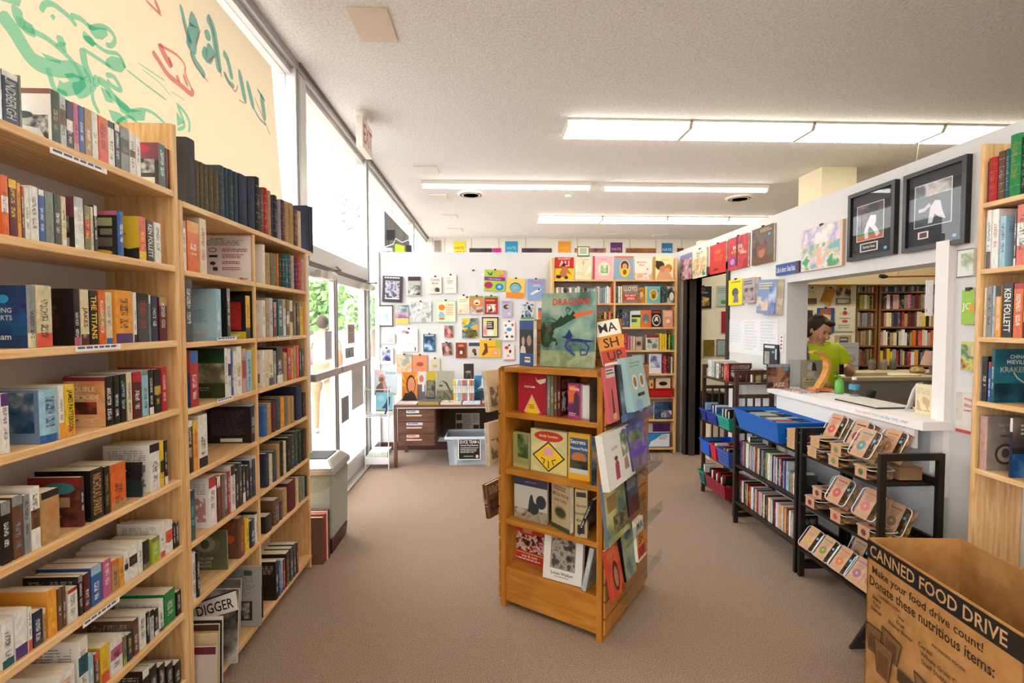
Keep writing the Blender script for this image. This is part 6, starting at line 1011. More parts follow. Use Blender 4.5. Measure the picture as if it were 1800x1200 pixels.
# ================================================================ right side: wall art, racks, counter, near bookcase
def RW(x0, x1, yt, yb, spec, label, cat='book', clip=False, th=.02, base='e4dfd4', name='book', ry=0, **k):
    return art_at('R', XR, x0, x1, yt, yb, spec, label, cat, th=th, extra='clip' if clip else None, base=base, name=name, ry=ry, **k)
RW(1196, 1216, 450, 493, [('r', 0, 0, 1, 1, '9a8aa0'), ('n', 0, 0, 1, .8, ['b05a64', 'd8c0cc', '8a4a5c'], 9), ('r', 0, .8, 1, 1, '7a84ac')], 'mauve illustrated book high on right wall, farthest of the top row')
RW(1218, 1242, 442, 490, [('r', 0, 0, 1, 1, 'e6e0cc'), ('t', 'TWO TO', .5, .86, .1, '3a3430', .8), ('t', 'TWO', .4, .76, .08, '3a3430', .4), ('n', .05, .05, .95, .7, ['4a8a5c', 'e6e0cc', 'd87c4c', 'c8d8a0'], 9)], 'cream comic cover high on right wall, second of the top row', clip=True, base='3c342c')
RW(1248, 1276, 433, 483, [('r', 0, 0, 1, 1, 'cc2c28'), ('t', 'STRIP', .5, .72, .13, 'e8902c', .6), ('L', .3, .4, .9, .58, 3, 'e0683c'), ('e', .4, .14, .18, .04, '5a1a18')], 'plain red book high on right wall, third of the top row', clip=True, base='a82420')
RW(1280, 1315, 421, 476, [('r', 0, 0, 1, 1, 'b8283a'), ('n', 0, 0, 1, 1, ['b8283a', 'c83c4a', '9c2434'], 8), ('t', 'BANJOS', .5, .66, .15, 'ece6e0', .9), ('t', 'IN THE RIVER', .5, .54, .09, 'e8c860', .9), ('r', .42, .1, .52, 1, '5a1a24'), ('e', .25, .25, .18, .15, '7a3a8a'), ('e', .25, .25, .12, .1, 'c87ac0'), ('L', .65, .42, .95, .5, 2, 'e8e0d8')], 'red banjo book high on right wall, fourth of the top row', clip=True, base='a0222e')
RW(1322, 1360, 405, 467, [('n', 0, 0, 1, 1, ['5a4a46', '6e5c56', '4a3c3c'], 5), ('p', [(0, 0), (.1, .25), (.5, .3), (.9, .15), (1, 0)], '6a4630'), ('e', .46, .36, .22, .2, '8a5440'), ('e', .48, .3, .14, .13, 'b07458'), ('e', .42, .46, .2, .08, '7a4a3c'), ('L', .4, .84, .95, .94, 2, 'd8b070'), ('e', .82, .76, .05, .04, '5ab0d8')], 'dark record sleeve with face high on right wall, fifth of the top row', clip=True, base='4a3a32')
a = on(1409, 400, 0, XR)
RW(1409, 1481, 406, 478, [('r', 0, 0, 1, 1, 'e0c8b4'), ('n', .02, .03, .95, .98, ['4a9a70', '9ac090', 'e8e4e0', 'c8b0d0', 'd8c88a', '7ab0c0'], 9), ('n', .02, .6, .95, .98, ['e4d4e0', 'b0a8d0', 'e8e4e0'], 8), ('p', [(.4, .1), (.45, .5), (.55, .5), (.5, .3), (.6, .1)], 'e8b0a0')], 'pastel garden painting high on the right wall', 'painting', clip=True, name='garden_painting', pages=False, base='d8b090', th=.02)
def frame(x0, x1, yt, yb, spec, label):
    th = .03; a = on(x0, yt, 0, XR-th); b = on(x0, yb, 0, XR-th); c = on(x1, yt, 0, XR-th); w_ = a.y-c.y; h = a.z-b.z
    t = thing('framed_photo', label, 'framed picture', (XR-.001, (a.y+c.y)/2, b.z), -math.pi/2); f = .024; F = mat('1e1a1c', .3)
    m = MB(); m.box(-w_/2, -th, 0, w_/2, 0, f, F); m.box(-w_/2, -th, h-f, w_/2, 0, h, F); m.box(-w_/2, -th, f, -w_/2+f, 0, h-f, F); m.box(w_/2-f, -th, f, w_/2, 0, h-f, F); m.build('frame', t, local=True)
    m = MB(); m.box(-w_/2+f, -.012, f, w_/2-f, -.008, h-f, mat('33363c', .8)); paint(m, spec, -w_/2+f, f, w_-2*f, h-2*f, -.012); m.build('picture', t, local=True)
    m = MB(); m.quad((-w_/2+f, -.02, f), (w_/2-f, -.02, f), (w_/2-f, -.02, h-f), (-w_/2+f, -.02, h-f), PICGLASS); m.build('glass', t, local=True)
frame(1491, 1573, 344, 460, [('r', .11, .24, .78, .83, 'e0dcd8'), ('r', .125, .25, .765, .82, '2c3a3c'), ('n', .125, .5, .765, .82, ['2a2c34', '5a4c54', '8a7a80'], 9), ('r', .125, .25, .765, .33, 'c0603c'), ('r', .125, .33, .765, .38, '3c8a6a'), ('p', [(.36, .5), (.46, .64), (.6, .62), (.6, .5), (.5, .42)], 'd8d4dc'), ('e', .5, .68, .06, .05, '34384a'), ('s', [(.42, .5), (.36, .4), (.38, .27)], .03, 'd8ccd0'), ('s', [(.5, .48), (.6, .38), (.66, .29)], .03, 'd8ccd0'), ('s', [(.6, .62), (.72, .72)], .01, '6a5a4a'), ('r', .22, .06, .66, .2, 'e0dcd8'), ('r', .25, .075, .63, .185, '1e1e20'), ('t', 'Sammy Sosa', .44, .13, .06, 'e0dcd0', .3), ('e', .84, .07, .04, .025, '5ab4e0')], 'black framed baseball batter photo with name plate, farther of two on right wall')
frame(1588, 1699, 310, 445, [('r', .11, .26, .8, .86, 'e0dcd8'), ('r', .125, .27, .785, .85, '4a5460'), ('n', .125, .68, .785, .85, ['9a989c', 'd4d0d0', '6a6c74'], 9), ('r', .125, .27, .785, .4, '34404e'), ('p', [(.38, .3), (.42, .52), (.5, .6), (.6, .58), (.64, .44), (.7, .32), (.58, .36), (.5, .42), (.46, .3)], 'd4ccd4'), ('e', .48, .64, .05, .045, '5a4048'), ('s', [(.42, .56), (.3, .5), (.2, .5)], .02, 'c8bcc4'), ('r', .2, .1, .4, .2, 'e0dcd8'), ('r', .23, .115, .37, .185, '5a2c2c'), ('e', .86, .07, .035, .022, '5ab4e0')], 'black framed baseball runner photo, nearer of two on right wall')
RW(1364, 1405, 466, 485, [('r', 0, 0, 1, 1, '2f4f94'), ('r', .9, 0, 1, 1, '5a3018'), ('t', 'Life is short. Read fast.', .45, .5, .5, 'dfe6f0', .8)], 'small blue painted sign reading life is short read fast', 'sign', name='wooden_sign', pages=False, base='24406e')
RW(1281, 1305, 493, 537, [('r', 0, 0, 1, 1, 'ecd826'), ('e', .5, .5, .24, .17, '5a5c64'), ('p', [(.35, .1), (.45, .45), (.7, .4), (.75, .1)], '7a7c84'), ('L', .2, .85, .9, .92, 1, '6a5a20')], 'yellow dog book hanging on right wall beside dark doorway', clip=True, base='c8b820')
RW(1306, 1327, 490, 533, [('r', 0, 0, 1, 1, 'b0a4a8'), ('n', .05, .1, .9, .6, ['7a5c5c', 'b0a4a8', '4a4048'], 8), ('L', .1, .7, .9, .9, 2, '5a5260')], 'grey war book hanging on right wall right of the yellow dog book', base='8a7460', th=.05)
RW(1330, 1364, 494, 552, [('r', 0, 0, 1, 1, '7a94bc'), ('n', 0, .1, .6, .5, ['d87c50', 'e0c8b8', '7a94bc'], 8), ('n', .6, 0, 1, .8, ['c4d0e4', '8a9cc8', '5a6ca8'], 8), ('L', .1, .7, .8, .92, 3, 'e0d0a0')], 'thick blue book hanging on right wall, rightmost of the three near doorway', base='a4b0c8', th=.06, ry=.06)
RW(1282, 1368, 562, 618, [('r', 0, 0, 1, 1, 'e4e7ee'), ('L', .02, .3, .3, .98, 9, 'd0d4e0'), ('L', .36, .1, .62, .95, 10, 'd0d4e0'), ('L', .68, .1, .96, .95, 10, 'd0d4e0')], 'white printed schedule sheets taped on right wall', 'notice', pages=False, th=.002, name='notice')
RW(1370, 1378, 587, 619, [('r', 0, 0, 1, 1, 'e8c8cc'), ('r', .15, .05, .85, .95, 'ece8ec'), ('L', .3, .1, .7, .9, 4, '4a4a54')], 'narrow pink bordered card beside the pass-through opening', 'card', pages=False, th=.003, name='card')
RW(1342, 1367, 604, 640, [('r', 0, 0, 1, 1, '32363e'), ('r', .1, .82, .8, .94, 'd8dce0'), ('n', .1, .05, .45, .65, ['c8c4c0', '8a8884'], 9), ('e', .7, .64, .1, .06, '58b0dc'), ('r', .85, .3, .95, .8, 'c8ccd0')], 'dark framed photo print leaning on wall behind the brown rack', 'picture', pages=False, name='framed_picture', base='2a2c30')
# prints right of the opening
RW(1683, 1712, 440, 488, [('r', 0, 0, 1, 1, '34343c'), ('r', .03, .03, 1, .97, 'dfe4e2'), ('n', .25, .2, 1, .85, ['c8ccaa', '9aa880', 'dfe4e2'], 12)], 'thin framed map print right of the pass-through opening', 'picture', pages=False, name='framed_picture', th=.012)
RW(1691, 1713, 510, 570, [('r', 0, 0, 1, 1, '9ac84a'), ('t', 'JO', .45, .5, .26, 'f0f0e0', .8), ('e', .8, .46, .18, .14, 'e8a038')], 'lime green book right of the pass-through opening', clip=True)
RW(1690, 1712, 600, 650, [('r', 0, 0, 1, 1, 'd0cc6c'), ('n', 0, 0, 1, .9, ['8a4a2c', 'd0cc6c', '3c7a5a', 'e0d0a0'], 8)], 'yellow green harvest picture book right of the opening')
RW(1682, 1709, 688, 758, [('r', 0, 0, 1, 1, 'ded8d0'), ('t', 'Writing', .75, .84, .1, 'c8403c', .5), ('t', 'Without', .75, .7, .1, 'c8403c', .5), ('t', 'Lawyers', .75, .57, .1, 'c8403c', .5), ('r', 0, 0, 1, .08, 'd0544c'), ('n', 0, .3, .4, 1, ['b8b0a4', 'ded8d0'], 8)], 'white notice with red lettering right of the opening', 'notice', pages=False, name='notice', th=.006)
# rainbow lettering along the ledge edge
a = on(1503, 716, 0, XR-.161); b = on(1597, 741, 0, XR-.161); W_ = a.y-b.y; mb = MB(); mb.box(0, -.0006, 0, W_, 0, .026, mat('ecebec'))
for k, (tx, cx, c) in enumerate((('Pause', .07, 'd8a8d8'), ('before', .22, 'e8a890'), ('you', .34, 'e0d080'), ('enter', .43, 'a0d8a8'), ('ask', .54, '88b8d8'), ('the', .64, '88a0d8'), ('recycling', .77, '9a94c8'), ('people', .93, '9a8ac8'))): paint(mb, [('t', tx, cx, .5, .7, c, .12)], 0, 0, W_, .026, -.0006)
o = mb.build('ledge_strip', local=True); o.location = (XR-.1605, a.y, OZ0+.012); o.rotation_euler = (0, 0, -math.pi/2); tag(o, 'rainbow lettered strip along the front edge of the pass-through ledge', 'lettering')
# ---------------------------------------------------------------- near right pine bookcase
XF = 2.12; RY1 = on(1712, 600, 0, XF).y
def rz(x, y): return on(x, y, 0, XF).z
ZR = [rz(1730, 357), rz(1727, 473), rz(1722, 592), rz(1712, 703), rz(1712, 822)]
ztr = rz(1722, 255)
t = thing('bookcase', 'pine bookcase on right wall at the right edge of photo', 'bookcase', (2.23, 1.6, 0))
MB().box(XF, RY1-.02, 0, XR-.004, RY1, ztr, PINEV).build('side_panel', t, bevel=.003); MB().box(XF, 1.0, 0, XR-.004, 1.02, ztr, PINEV).build('side_panel', t)
for z in ZR: MB().box(XF-.002, 1.02, z-.022, XR-.006, RY1-.02, z, PINE).build('shelf', t, bevel=.003)
MB().box(XF, 1.02, .06, XR-.006, RY1-.02, .08, PINE).build('shelf', t)
def rrow(i, toks, **k): row('R', XF+.012, ZR[i], (ZR[i-1]-.022) if i else 2.7, toks, '%s shelf of right edge bookcase' % ['top', 'second', 'third', 'fourth', 'fifth'][i], None, depth=k.pop('depth', .16), lim=(1.022, RY1-.022), **k)
rrow(0, "1729 1738 286 zn; 1739 1755 277 rmU; 1756 1768 266 uUw; 1769 1776 262 tU; 1777 1797 236 GUO; 1798 1806 240 ku", hard=True, cloth=True)
rrow(1, "1724 1734 385 cv; 1735 1744 367 wmk; 1745 1757 368 wmr; 1759 1769 380 ccn; 1784 1788 372 mw; 1789 1808 359 Rwk; 1809 1825 365 kw")
ART['kraken'] = [('n', 0, 0, 1, 1, ['0e5468', '146c80', '0a3c50'], 6), ('t', 'CHINA', .6, .86, .07, 'dfe6e8', .5), ('t', 'MIEVILLE', .6, .76, .08, 'dfe6e8', .7), ('t', 'KRAKEN', .5, .62, .1, 'b8b89a', .85), ('s', [(.5, .56), (.6, .46), (.8, .36)], .006, 'c8d0b8'), ('n', 0, .0, 1, .36, ['082c3c', '0e4a60', '1a6a80'], 8)]
ART['works'] = [('n', 0, 0, 1, 1, ['8a7c70', '9a8c80', '7a6c60'], 7), ('t', 'The Works', .5, .84, .06, 'c8bca8', .7), ('t', 'of', .4, .74, .05, 'c8bca8', .1), ('t', 'EMERSON', .5, .64, .05, '4a403a', .7), ('e', .45, .3, .26, .2, '4a3a30'), ('e', .45, .3, .2, .15, 'a8988a'), ('e', .45, .32, .1, .09, '5a4c44')]
ART['wave'] = [('n', 0, .4, 1, 1, ['4a3c3c', '6a5850', '8a7468'], 6), ('n', 0, 0, 1, .45, ['1a4a80', '5a8ab8', '123a68'], 7), ('L', .2, .7, .9, .9, 3, 'd8d4d0'), ('r', 0, .4, .4, .5, '1c1a1e')]
rrow(2, "1726 1735 506 ew; 1736 1745 503 aA; 1746 1750 502 ss; 1751 1761 502 Okw s2; 1763 1782 498 krw TKEN_FOLLETT; 1783 1800 498 orw; 1801 1815 500 kw")
rrow(3, "1716 1722 626 aAs; 1723 1737 626 kgw; 1738 1743 636 brw; 1744 1750 614 ttw Akraken H D.175; 1815 1830 630 kw")
rrow(4, "1721 1737 731 jjUa Aworks H D.19; 1776 1781 735 nwk Awave D.17; 1812 1830 735 kw")
# ---------------------------------------------------------------- folding racks
def rack(label, x0, x1, y0, y1, zs, top, mt, slats=False, name='folding_rack', low=.02, nslat=3):
    t = thing(name, label, 'rack', ((x0+x1)/2, (y0+y1)/2, 0)); s = .034
    for y in (y0, y1-.022):
        for x in (x0, x1-s): MB().box(x, y, 0, x+s, y+.022, top, mt).build('post', t, bevel=.002)
        m = MB(); m.box(x0+s, y, top-.035, x1-s, y+.022, top, mt); m.build('end_rail', t)
        m = MB(); m.box(x0+s, y, low+.03, x1-s, y+.022, low+.06, mt); m.build('end_rail', t)
        if slats:
            for k in range(nslat): xx = x0+s+(x1-x0-2*s)*(k+1)/(nslat+1); MB().box(xx-.006, y+.004, zs[0]+.01, xx+.006, y+.018, top-.035, mt).build('slat', t)
            MB().box(x0+s, y, zs[0]-.12, x1-s, y+.022, zs[0]-.09, mt).build('end_rail', t)
            for k in range(nslat): xx = x0+s+(x1-x0-2*s)*(k+1)/(nslat+1); MB().box(xx-.006, y+.004, .4, xx+.006, y+.018, zs[0]-.12, mt).build('slat', t)
        else:
            MB().box(x0+s, y, .46, x1-s, y+.022, .50, mt).build('end_rail', t)
    for z in zs:
        m = MB(); m.box(x0+.004, y0+.022, z-.014, x0+.03, y1-.022, z+.004, mt); m.box(x1-.03, y0+.022, z-.014, x1-.008, y1-.022, z+.03, mt)
        for k in range(5): xx = x0+.036+(x1-x0-.08)*k/5; m.box(xx, y0+.022, z-.010, xx+(x1-x0-.08)/5-.006, y1-.022, z, mt)
        m.build('shelf', t)
    if slats:
        for k in range(int((y1-y0)/.05)): pass
    return t
XA, XBk = 1.935, 2.27
Y1a, Y1b = 2.995, 3.80; Y2a, Y2b = 2.33, 2.97; ZK = [.785, .475, .18]
rack('black folding rack of disc cases under the pass-through ledge', XA, XBk, Y1a, Y1b, ZK, .935, BLACKW)
rack('black folding rack of cookie trays beside the food drive carton', XA, XBk, Y2a, Y2b, ZK, .945, BLACKW)
XN = 1.99; Y3a, Y3b = 3.9, 4.53; Z3 = [on(1234, 660, 0, XN).z, on(1234, 735, 0, XN).z, on(1234, 793, 0, XN).z, .1]
rack('brown slatted folding rack beside the dark doorway', XN, 2.32, Y3a, Y3b, Z3, Z3[0]+.11, BROWN, slats=True)
# disc cases on the racks
dz_ = 0
def discs(y0, y1, z, n0, wd, h, seed, where, pal, d=.13, grp=None):
    r = random.Random(seed); y = y1; k = 0
    while y > y0+.004:
        t_ = wd*r.uniform(.85, 1.25); hh = h*r.choice((1, 1, .98, 1.01)); c = r.choice(pal)
        if y-t_ < y0: break
        o = book((XA+.036+r.uniform(0, .006), y-t_/2, z+.005), ROT['R'], t_*.95, hh, d, c, r.choice('wknr'), r.choice('wkey'), label='%s disc case, %s from the far end, %s' % (CN[c], ORD[k] if k < 40 else str(k+1)+'th', where), cat='disc case', name='disc_case', pages=False, hard=False, seed=seed*100+k)
        y -= t_; k += 1
discs(Y1a+.16, Y1b-.03, ZK[1], 0, .0155, .19, 31, 'middle shelf of black disc rack', 'kawrcnpkjlsA')
discs(Y1a+.03, Y1b-.03, ZK[2], 0, .0135, .17, 32, 'lowest shelf of black disc rack', 'kkAwwjrsUcOa')
for k in range(5):
    y = Y1a+.15-k*.024; c = 'caUwA'[k]; book((XA+.036, y, ZK[1]+.005), ROT['R'], .02, .13+.012*(k % 2), .13, c, 'k', 'k', label='%s boxed disc set at near end, middle shelf of black disc rack, %s' % (CN[c], ORD[k]), cat='disc case', name='disc_case', pages=False)
face_out((XA+.12, Y1b-.10, ZK[1]+.19+.008), ROT['B'], .1, .04, .03, [('r', 0, 0, 1, 1, '2c3c4c'), ('t', 'WOMEN', .5, .5, .5, 'b8c4cc', .9)], 'dark card reading women standing above the disc cases', 'card', pages=False, name='divider_card')
# big blue bin on the disc rack
def bin_(x0, x1, y0, y1, z, h, c, label, name='plastic_bin', flare=.03, holes=False, n=0):
    t = thing(name, label, 'bin', ((x0+x1)/2, (y0+y1)/2, z)); m = MB(); M_ = mat(c, .35); f = flare; s = .004
    for a, b in ((((x0+f, y0+f), (x1-f, y0+f)), ((x0, y0), (x1, y0))), (((x1-f, y0+f), (x1-f, y1-f)), ((x1, y0), (x1, y1))), (((x1-f, y1-f), (x0+f, y1-f)), ((x1, y1), (x0, y1))), (((x0+f, y1-f), (x0+f, y0+f)), ((x0, y1), (x0, y0)))):
        d = Vector((a[1][0]-a[0][0], a[1][1]-a[0][1])).normalized(); nn = Vector((-d.y, d.x))*s
        p = [(*a[0], z), (*a[1], z), (a[1][0]+nn.x, a[1][1]+nn.y, z), (a[0][0]+nn.x, a[0][1]+nn.y, z), (*b[0], z+h), (*b[1], z+h), (b[1][0]+nn.x, b[1][1]+nn.y, z+h), (b[0][0]+nn.x, b[0][1]+nn.y, z+h)]
        m.hexa(p, M_)
    m.box(x0+f, y0+f, z, x1-f, y1-f, z+.004, M_); m.build('bin_body', t)
    m = MB()
    for a in ((x0-.006, y0-.006, x1+.006, y0), (x0-.006, y1, x1+.006, y1+.006), (x0-.006, y0, x0, y1), (x1, y0, x1+.006, y1)): m.box(a[0], a[1], z+h-.012, a[2], a[3], z+h, M_)
    m.build('rim', t)
    if holes:
        m = MB(); D = mat('12203c' if c != '18a08c' else '0c5a50', .6)
        for i in range(5):
            for j in range(3): yy = y0+f+(y1-y0-2*f)*(i+.3)/5; zz = z+h*(.18+.24*j); xo = x0+f*(1-(zz-z)/h); m.quad((xo-.0015, yy+.012, zz), (xo-.0015, yy, zz), (xo-.0015-f*.1, yy, zz+h*.12), (xo-.0015-f*.1, yy+.012, zz+h*.12), D)
        m.build('lattice', t)
    return t
BY0, BY1 = 3.13, 3.72
bin_(XA-.05, XBk-.042, BY0, BY1, ZK[0]+.006, .15, '1464c0', 'large bright blue bin of discs on top shelf of black disc rack', flare=.035)
r = random.Random(5)
for k in range(22):
    y = BY1-.06-k*.0215; book((XA+.015, y, ZK[0]+.014), ROT['R'], .011, .125+.004*r.random(), .142, r.choice('wsaeckr'), 'w', 'k', label='thin disc sleeve %s from far end of the large blue bin, left column' % ORD[k], cat='disc sleeve', name='disc_sleeve', pages=False).rotation_euler = (0, .0, ROT['R'])
for k in range(20):
    y = BY1-.07-k*.0215; book((XA+.165, y, ZK[0]+.014), ROT['R'], .011, .125+.004*r.random(), .085, r.choice('bskAtc'), 'w', 'k', label='thin disc sleeve %s from far end of the large blue bin, right column' % ORD[k], cat='disc sleeve', name='disc_sleeve', pages=False)
# baskets on the brown rack
def fill(t, x0, x1, y0, y1, z, h, cols, where, th=.018):
    y = y1-.045; k = 0
    while y > y0+.04:
        c = cols[k % len(cols)]; book((x0+.03, y, z+.007), ROT['R'], th*.9, h*(1+.08*math.sin(k*3)), min(.11, x1-x0-.06), c, 'w', 'k', label='%s cassette box, %s in the %s' % (CN[c], ORD[k], where), cat='cassette box', name='cassette_box', pages=False); y -= th; k += 1
zz = Z3[1]+.006
for (y0, y1, c, l, cols) in ((4.39, 4.50, '2438a8', 'dark blue basket at far end of second shelf, brown rack', 'bcw'), (4.17, 4.375, '2038a0', 'blue lattice basket in middle of second shelf, brown rack', 'bkw'), (3.94, 4.155, '18a08c', 'teal lattice basket at near end of second shelf, brown rack', 'wkk')):
    bin_(XN-.03, 2.26, y0, y1, zz, .1, c, l, 'basket', .015, True); fill(None, XN-.03, 2.2, y0, y1, zz, .15, cols, l.split(' of ')[0].replace(' at', '').replace(' in', '')+' basket shelf two')
zz = Z3[2]+.006
for (y0, y1, c, l, cols) in ((4.3, 4.5, '1858c8', 'bright blue bin at far end of third shelf, brown rack', 'kb'), (4.17, 4.285, 'c8202c', 'red bin on third shelf of brown rack', 'w'), (3.94, 4.155, '3a5ab0', 'blue lattice basket at near end of third shelf, brown rack', 'bkO')):
    bin_(XN-.03, 2.26, y0, y1, zz, .13, c, l, 'basket', .015, c == '3a5ab0'); fill(None, XN-.03, 2.2, y0, y1, zz, .13, cols, {'1858c8': 'bright blue bin, third shelf', 'c8202c': 'red bin, third shelf', '3a5ab0': 'near blue basket, third shelf'}[c])
zz = Z3[3]+.006
for (y0, y1, c, l, cols) in ((4.38, 4.5, '147c6c', 'green bin at far end of lowest shelf, brown rack', 'kw'), (3.98, 4.36, '8c1c2c', 'dark red lattice bin on lowest shelf, brown rack', 'kkwr')):
    bin_(XN-.04, 2.26, y0, y1, zz, .12, c, l, 'basket', .02, True); fill(None, XN-.04, 2.2, y0, y1, zz, .17, cols, {'147c6c': 'green floor bin', '8c1c2c': 'dark red floor bin'}[c], .022)
# books on the top of the brown rack
y = 4.47
for k, (w_, h, c, cc) in enumerate(((.03, .15, 'w', 'k'), (.02, .15, 'w', 'k'), (.02, .15, 'w', 'n'), (.02, .15, 's', 'k'), (.035, .15, 's', 'c'), (.04, .14, 'h', 'w'), (.05, .13, 'w', 'U'), (.045, .14, 'u', 'w'), (.05, .14, 'k', 'b'), (.03, .135, 'R', 'w'), (.03, .14, 'r', 'w'), (.03, .15, 'r', 'w'))):
    book((XN+.03, y-w_/2, Z3[0]+.005), ROT['R'], w_*.92, h, .2, c, cc, 'k' if c in 'wsh' else 'w', cv='m' if c == 'r' else c, label='%s book, %s from far end, top of brown slatted rack' % (CN[c], ORD[k])); y -= w_
face_out((2.2, 3.95, Z3[0]+.006), 0, .1, .11, .02, [('r', 0, 0, 1, 1, 'd8c080'), ('t', 'Jazz', .5, .6, .2, '6a3a20', .6), ('n', .2, .05, .8, .4, ['3a2c24', 'd8c080'], 12)], 'small yellow book at near end, top of brown slatted rack')
# ---------------------------------------------------------------- cookie trays
KR = KRAFT
def lattr(name):
    m, t, b = newmat(name); c = attrnode(t, 'dot'); t.links.new(c.outputs['Color'], b.inputs['Base Color']); b.inputs['Roughness'].default_value = .7; return m
DOT = lattr('label_dot'); COOK = noisemat(['c08a4a', 'a8743a', 'd8a868', '6a4424'], 60, 2, .8)
def rbox(m, x0, x1, y0, y1, z0, z1, ins, mt, r=.02, n=4):
    def ringp(x0, x1, y0, y1, z):
        out = []
        for cx, cy, a0 in ((x1-r, y1-r, 0), (x0+r, y1-r, 90), (x0+r, y0+r, 180), (x1-r, y0+r, 270)):
            for i in range(n+1): a = math.radians(a0+90*i/n); out.append((cx+r*math.cos(a), cy+r*math.sin(a), z))
        return out
    A = ringp(x0+ins, x1-ins, y0+ins, y1-ins, z0); B = ringp(x0, x1, y0, y1, z1); N = len(A)
    m.add(A+B, [tuple(range(N-1, -1, -1)), tuple(range(N, 2*N))]+[(i, (i+1) % N, N+(i+1) % N, N+i) for i in range(N)], mt)
def cookie_proto():
    t = thing('cookie_tray', 'x', 'cookie tray', (0, 0, -5), 0, None); L, Wd, H = .128, .125, .058
    m = MB(); rbox(m, -L/2, L/2, -Wd/2, Wd/2, 0, H*.8, .012, PLAST); m.build('tray', t, local=True)
    m = MB(); rbox(m, -L/2-.005, L/2+.005, -Wd/2-.005, Wd/2+.005, H*.8, H*.8+.004, 0, PLAST); rbox(m, -L/2+.01, L/2-.01, -Wd/2+.01, Wd/2-.01, H*.8+.004, H, 0, PLAST); m.build('lid', t, local=True)
    m = MB(); rim = []
    for cx, cy, a0 in ((L/2-.016, Wd/2-.016, 0), (-L/2+.016, Wd/2-.016, 90), (-L/2+.016, -Wd/2+.016, 180), (L/2-.016, -Wd/2+.016, 270)):
        for i in range(4): a = math.radians(a0+30*i); rim.append((cx+.02*math.cos(a), cy+.02*math.sin(a), H*.8+.005))
    rim.append(rim[0]); m.tube(rim, .0022, mat('dfe2e4', .2), n=5); m.build('lid_rim', t, local=True)
    m = MB(); s = .04; hw = Wd/2+.008; z1 = H+.002
    for q in (((-s, -hw, 0), (s, -hw, 0), (s, -hw, z1), (-s, -hw, z1)), ((-s, -hw, z1), (s, -hw, z1), (s, hw, z1), (-s, hw, z1)), ((s, hw, 0), (-s, hw, 0), (-s, hw, z1), (s, hw, z1)), ((-s, -hw, -.001), (-s, hw, -.001), (s, hw, -.001), (s, -hw, -.001))): m.quad(*q, KR)
    slv = m.build('sleeve', t, local=True); so = slv.modifiers.new('s', 'SOLIDIFY'); so.thickness = .0008; so.offset = 0
    m = MB(); n = 20
    m.add([(.024*math.cos(6.2832*i/n), -.014+.024*math.sin(6.2832*i/n), z1+.0008) for i in range(n)], [tuple(range(n))], DOT)
    m.build('top_label', t, local=True); m = MB(); m.add([(.017*math.cos(6.2832*i/n), -hw-.0008, H*.5+.017*math.sin(6.2832*i/n)) for i in range(n)], [tuple(range(n))], DOT)
    m.build('side_label', t, local=True); m = MB()
    m.add([(-.03, .042, z1+.0006), (.03, .042, z1+.0006), (.03, .05, z1+.0006), (-.03, .05, z1+.0006)], [(0, 1, 2, 3)], DOT)
    mt = mat('c8a488'); 
    m.add([(.007*math.cos(6.2832*i/10), -.014+.007*math.sin(6.2832*i/10), z1+.0011) for i in range(10)], [tuple(range(10))], mt)
    for k in range(3): m.quad((-.026, .014+.008*k, z1+.0007), (.02, .014+.008*k, z1+.0007), (.02, .017+.008*k, z1+.0007), (-.026, .017+.008*k, z1+.0007), mat('9a7458'))
    m.build('label_print', t, local=True)
    m = MB(); m.add([(.052+.008*math.cos(6.2832*i/12), .02+.008*math.sin(6.2832*i/12), H+.0006) for i in range(12)], [tuple(range(12))], mat('4aa8dc')); m.build('price_sticker', t, local=True)
    r = random.Random(4); 
    for k in range(12):
        cx = -.038+.0255*(k % 4)+r.uniform(-.003, .003); cy = (-.03, .03, 0)[k//4]; cz = .006+.014*(k//4); m = MB()
        m.lathe((cx, cy, cz), [(.011, 0), (.0175, .003), (.0175, .007), (.01, .011)], COOK, 12); m.build('cookie', t, local=True)
    return t
CP = cookie_proto(); usedp = [0]
DOTC = dict(y='b8a040', g='7a8a3c', t='5a8a8c', r='c05048', R='c87470', o='c8743c', p='8a5a78', G='4a6a3c', w='b0784c', P='9a6a80', q='8a7a5c', m='7a3034')
def cookie(x, y, z, dot, label, stand=None, dz=0, grp=None):
    """flat, or leaning back on its edge when stand = angle"""
    col = list(lin(DOTC[dot]))
    if stand is None: loc = (x, y, z+.0015); rot = (0, 0, -math.pi/2+dz)
    else: loc = (x, y, z+.0735*math.sin(stand)*(1.16 if stand > .96 else 1.04)+.002); rot = (stand, 0, -math.pi/2+dz)
    S_ = 1.0 if stand is None else (1.16 if stand > .96 else 1.04)
    if not usedp[0]:
        o = CP; usedp[0] = 1; o.location = loc; o.rotation_euler = rot; o['label'] = label
        for c in o.children: c['dot'] = col
    else: o = clone(CP, loc, label=label, dot=col); o.rotation_euler = rot
    for c in o.children:
        c['dot'] = col
    o.scale = (S_, S_, S_)
    return o
K0, K1, K2 = [z+.004 for z in ZK]
K0 += .0; fx = XA+.07
cookie(fx, 3.06-.0, K0, 'y', 'flat cookie tray at near end of the disc rack top, bottom of two'); cookie(fx, 3.06, K0+.063, 'y', 'flat cookie tray at near end of the disc rack top, upper of two')
cookie(fx, 2.85, K0, 'y', 'flat cookie tray, far stack on top shelf of cookie rack, bottom'); cookie(fx+.01, 2.84, K0+.063, 'y', 'flat cookie tray, far stack on top shelf of cookie rack, upper')
cookie(fx, 2.665, K0, 'g', 'flat cookie tray, middle stack on top shelf of cookie rack, bottom'); cookie(fx+.01, 2.66, K0+.063, 'g', 'flat cookie tray, middle stack on top shelf of cookie rack, upper')
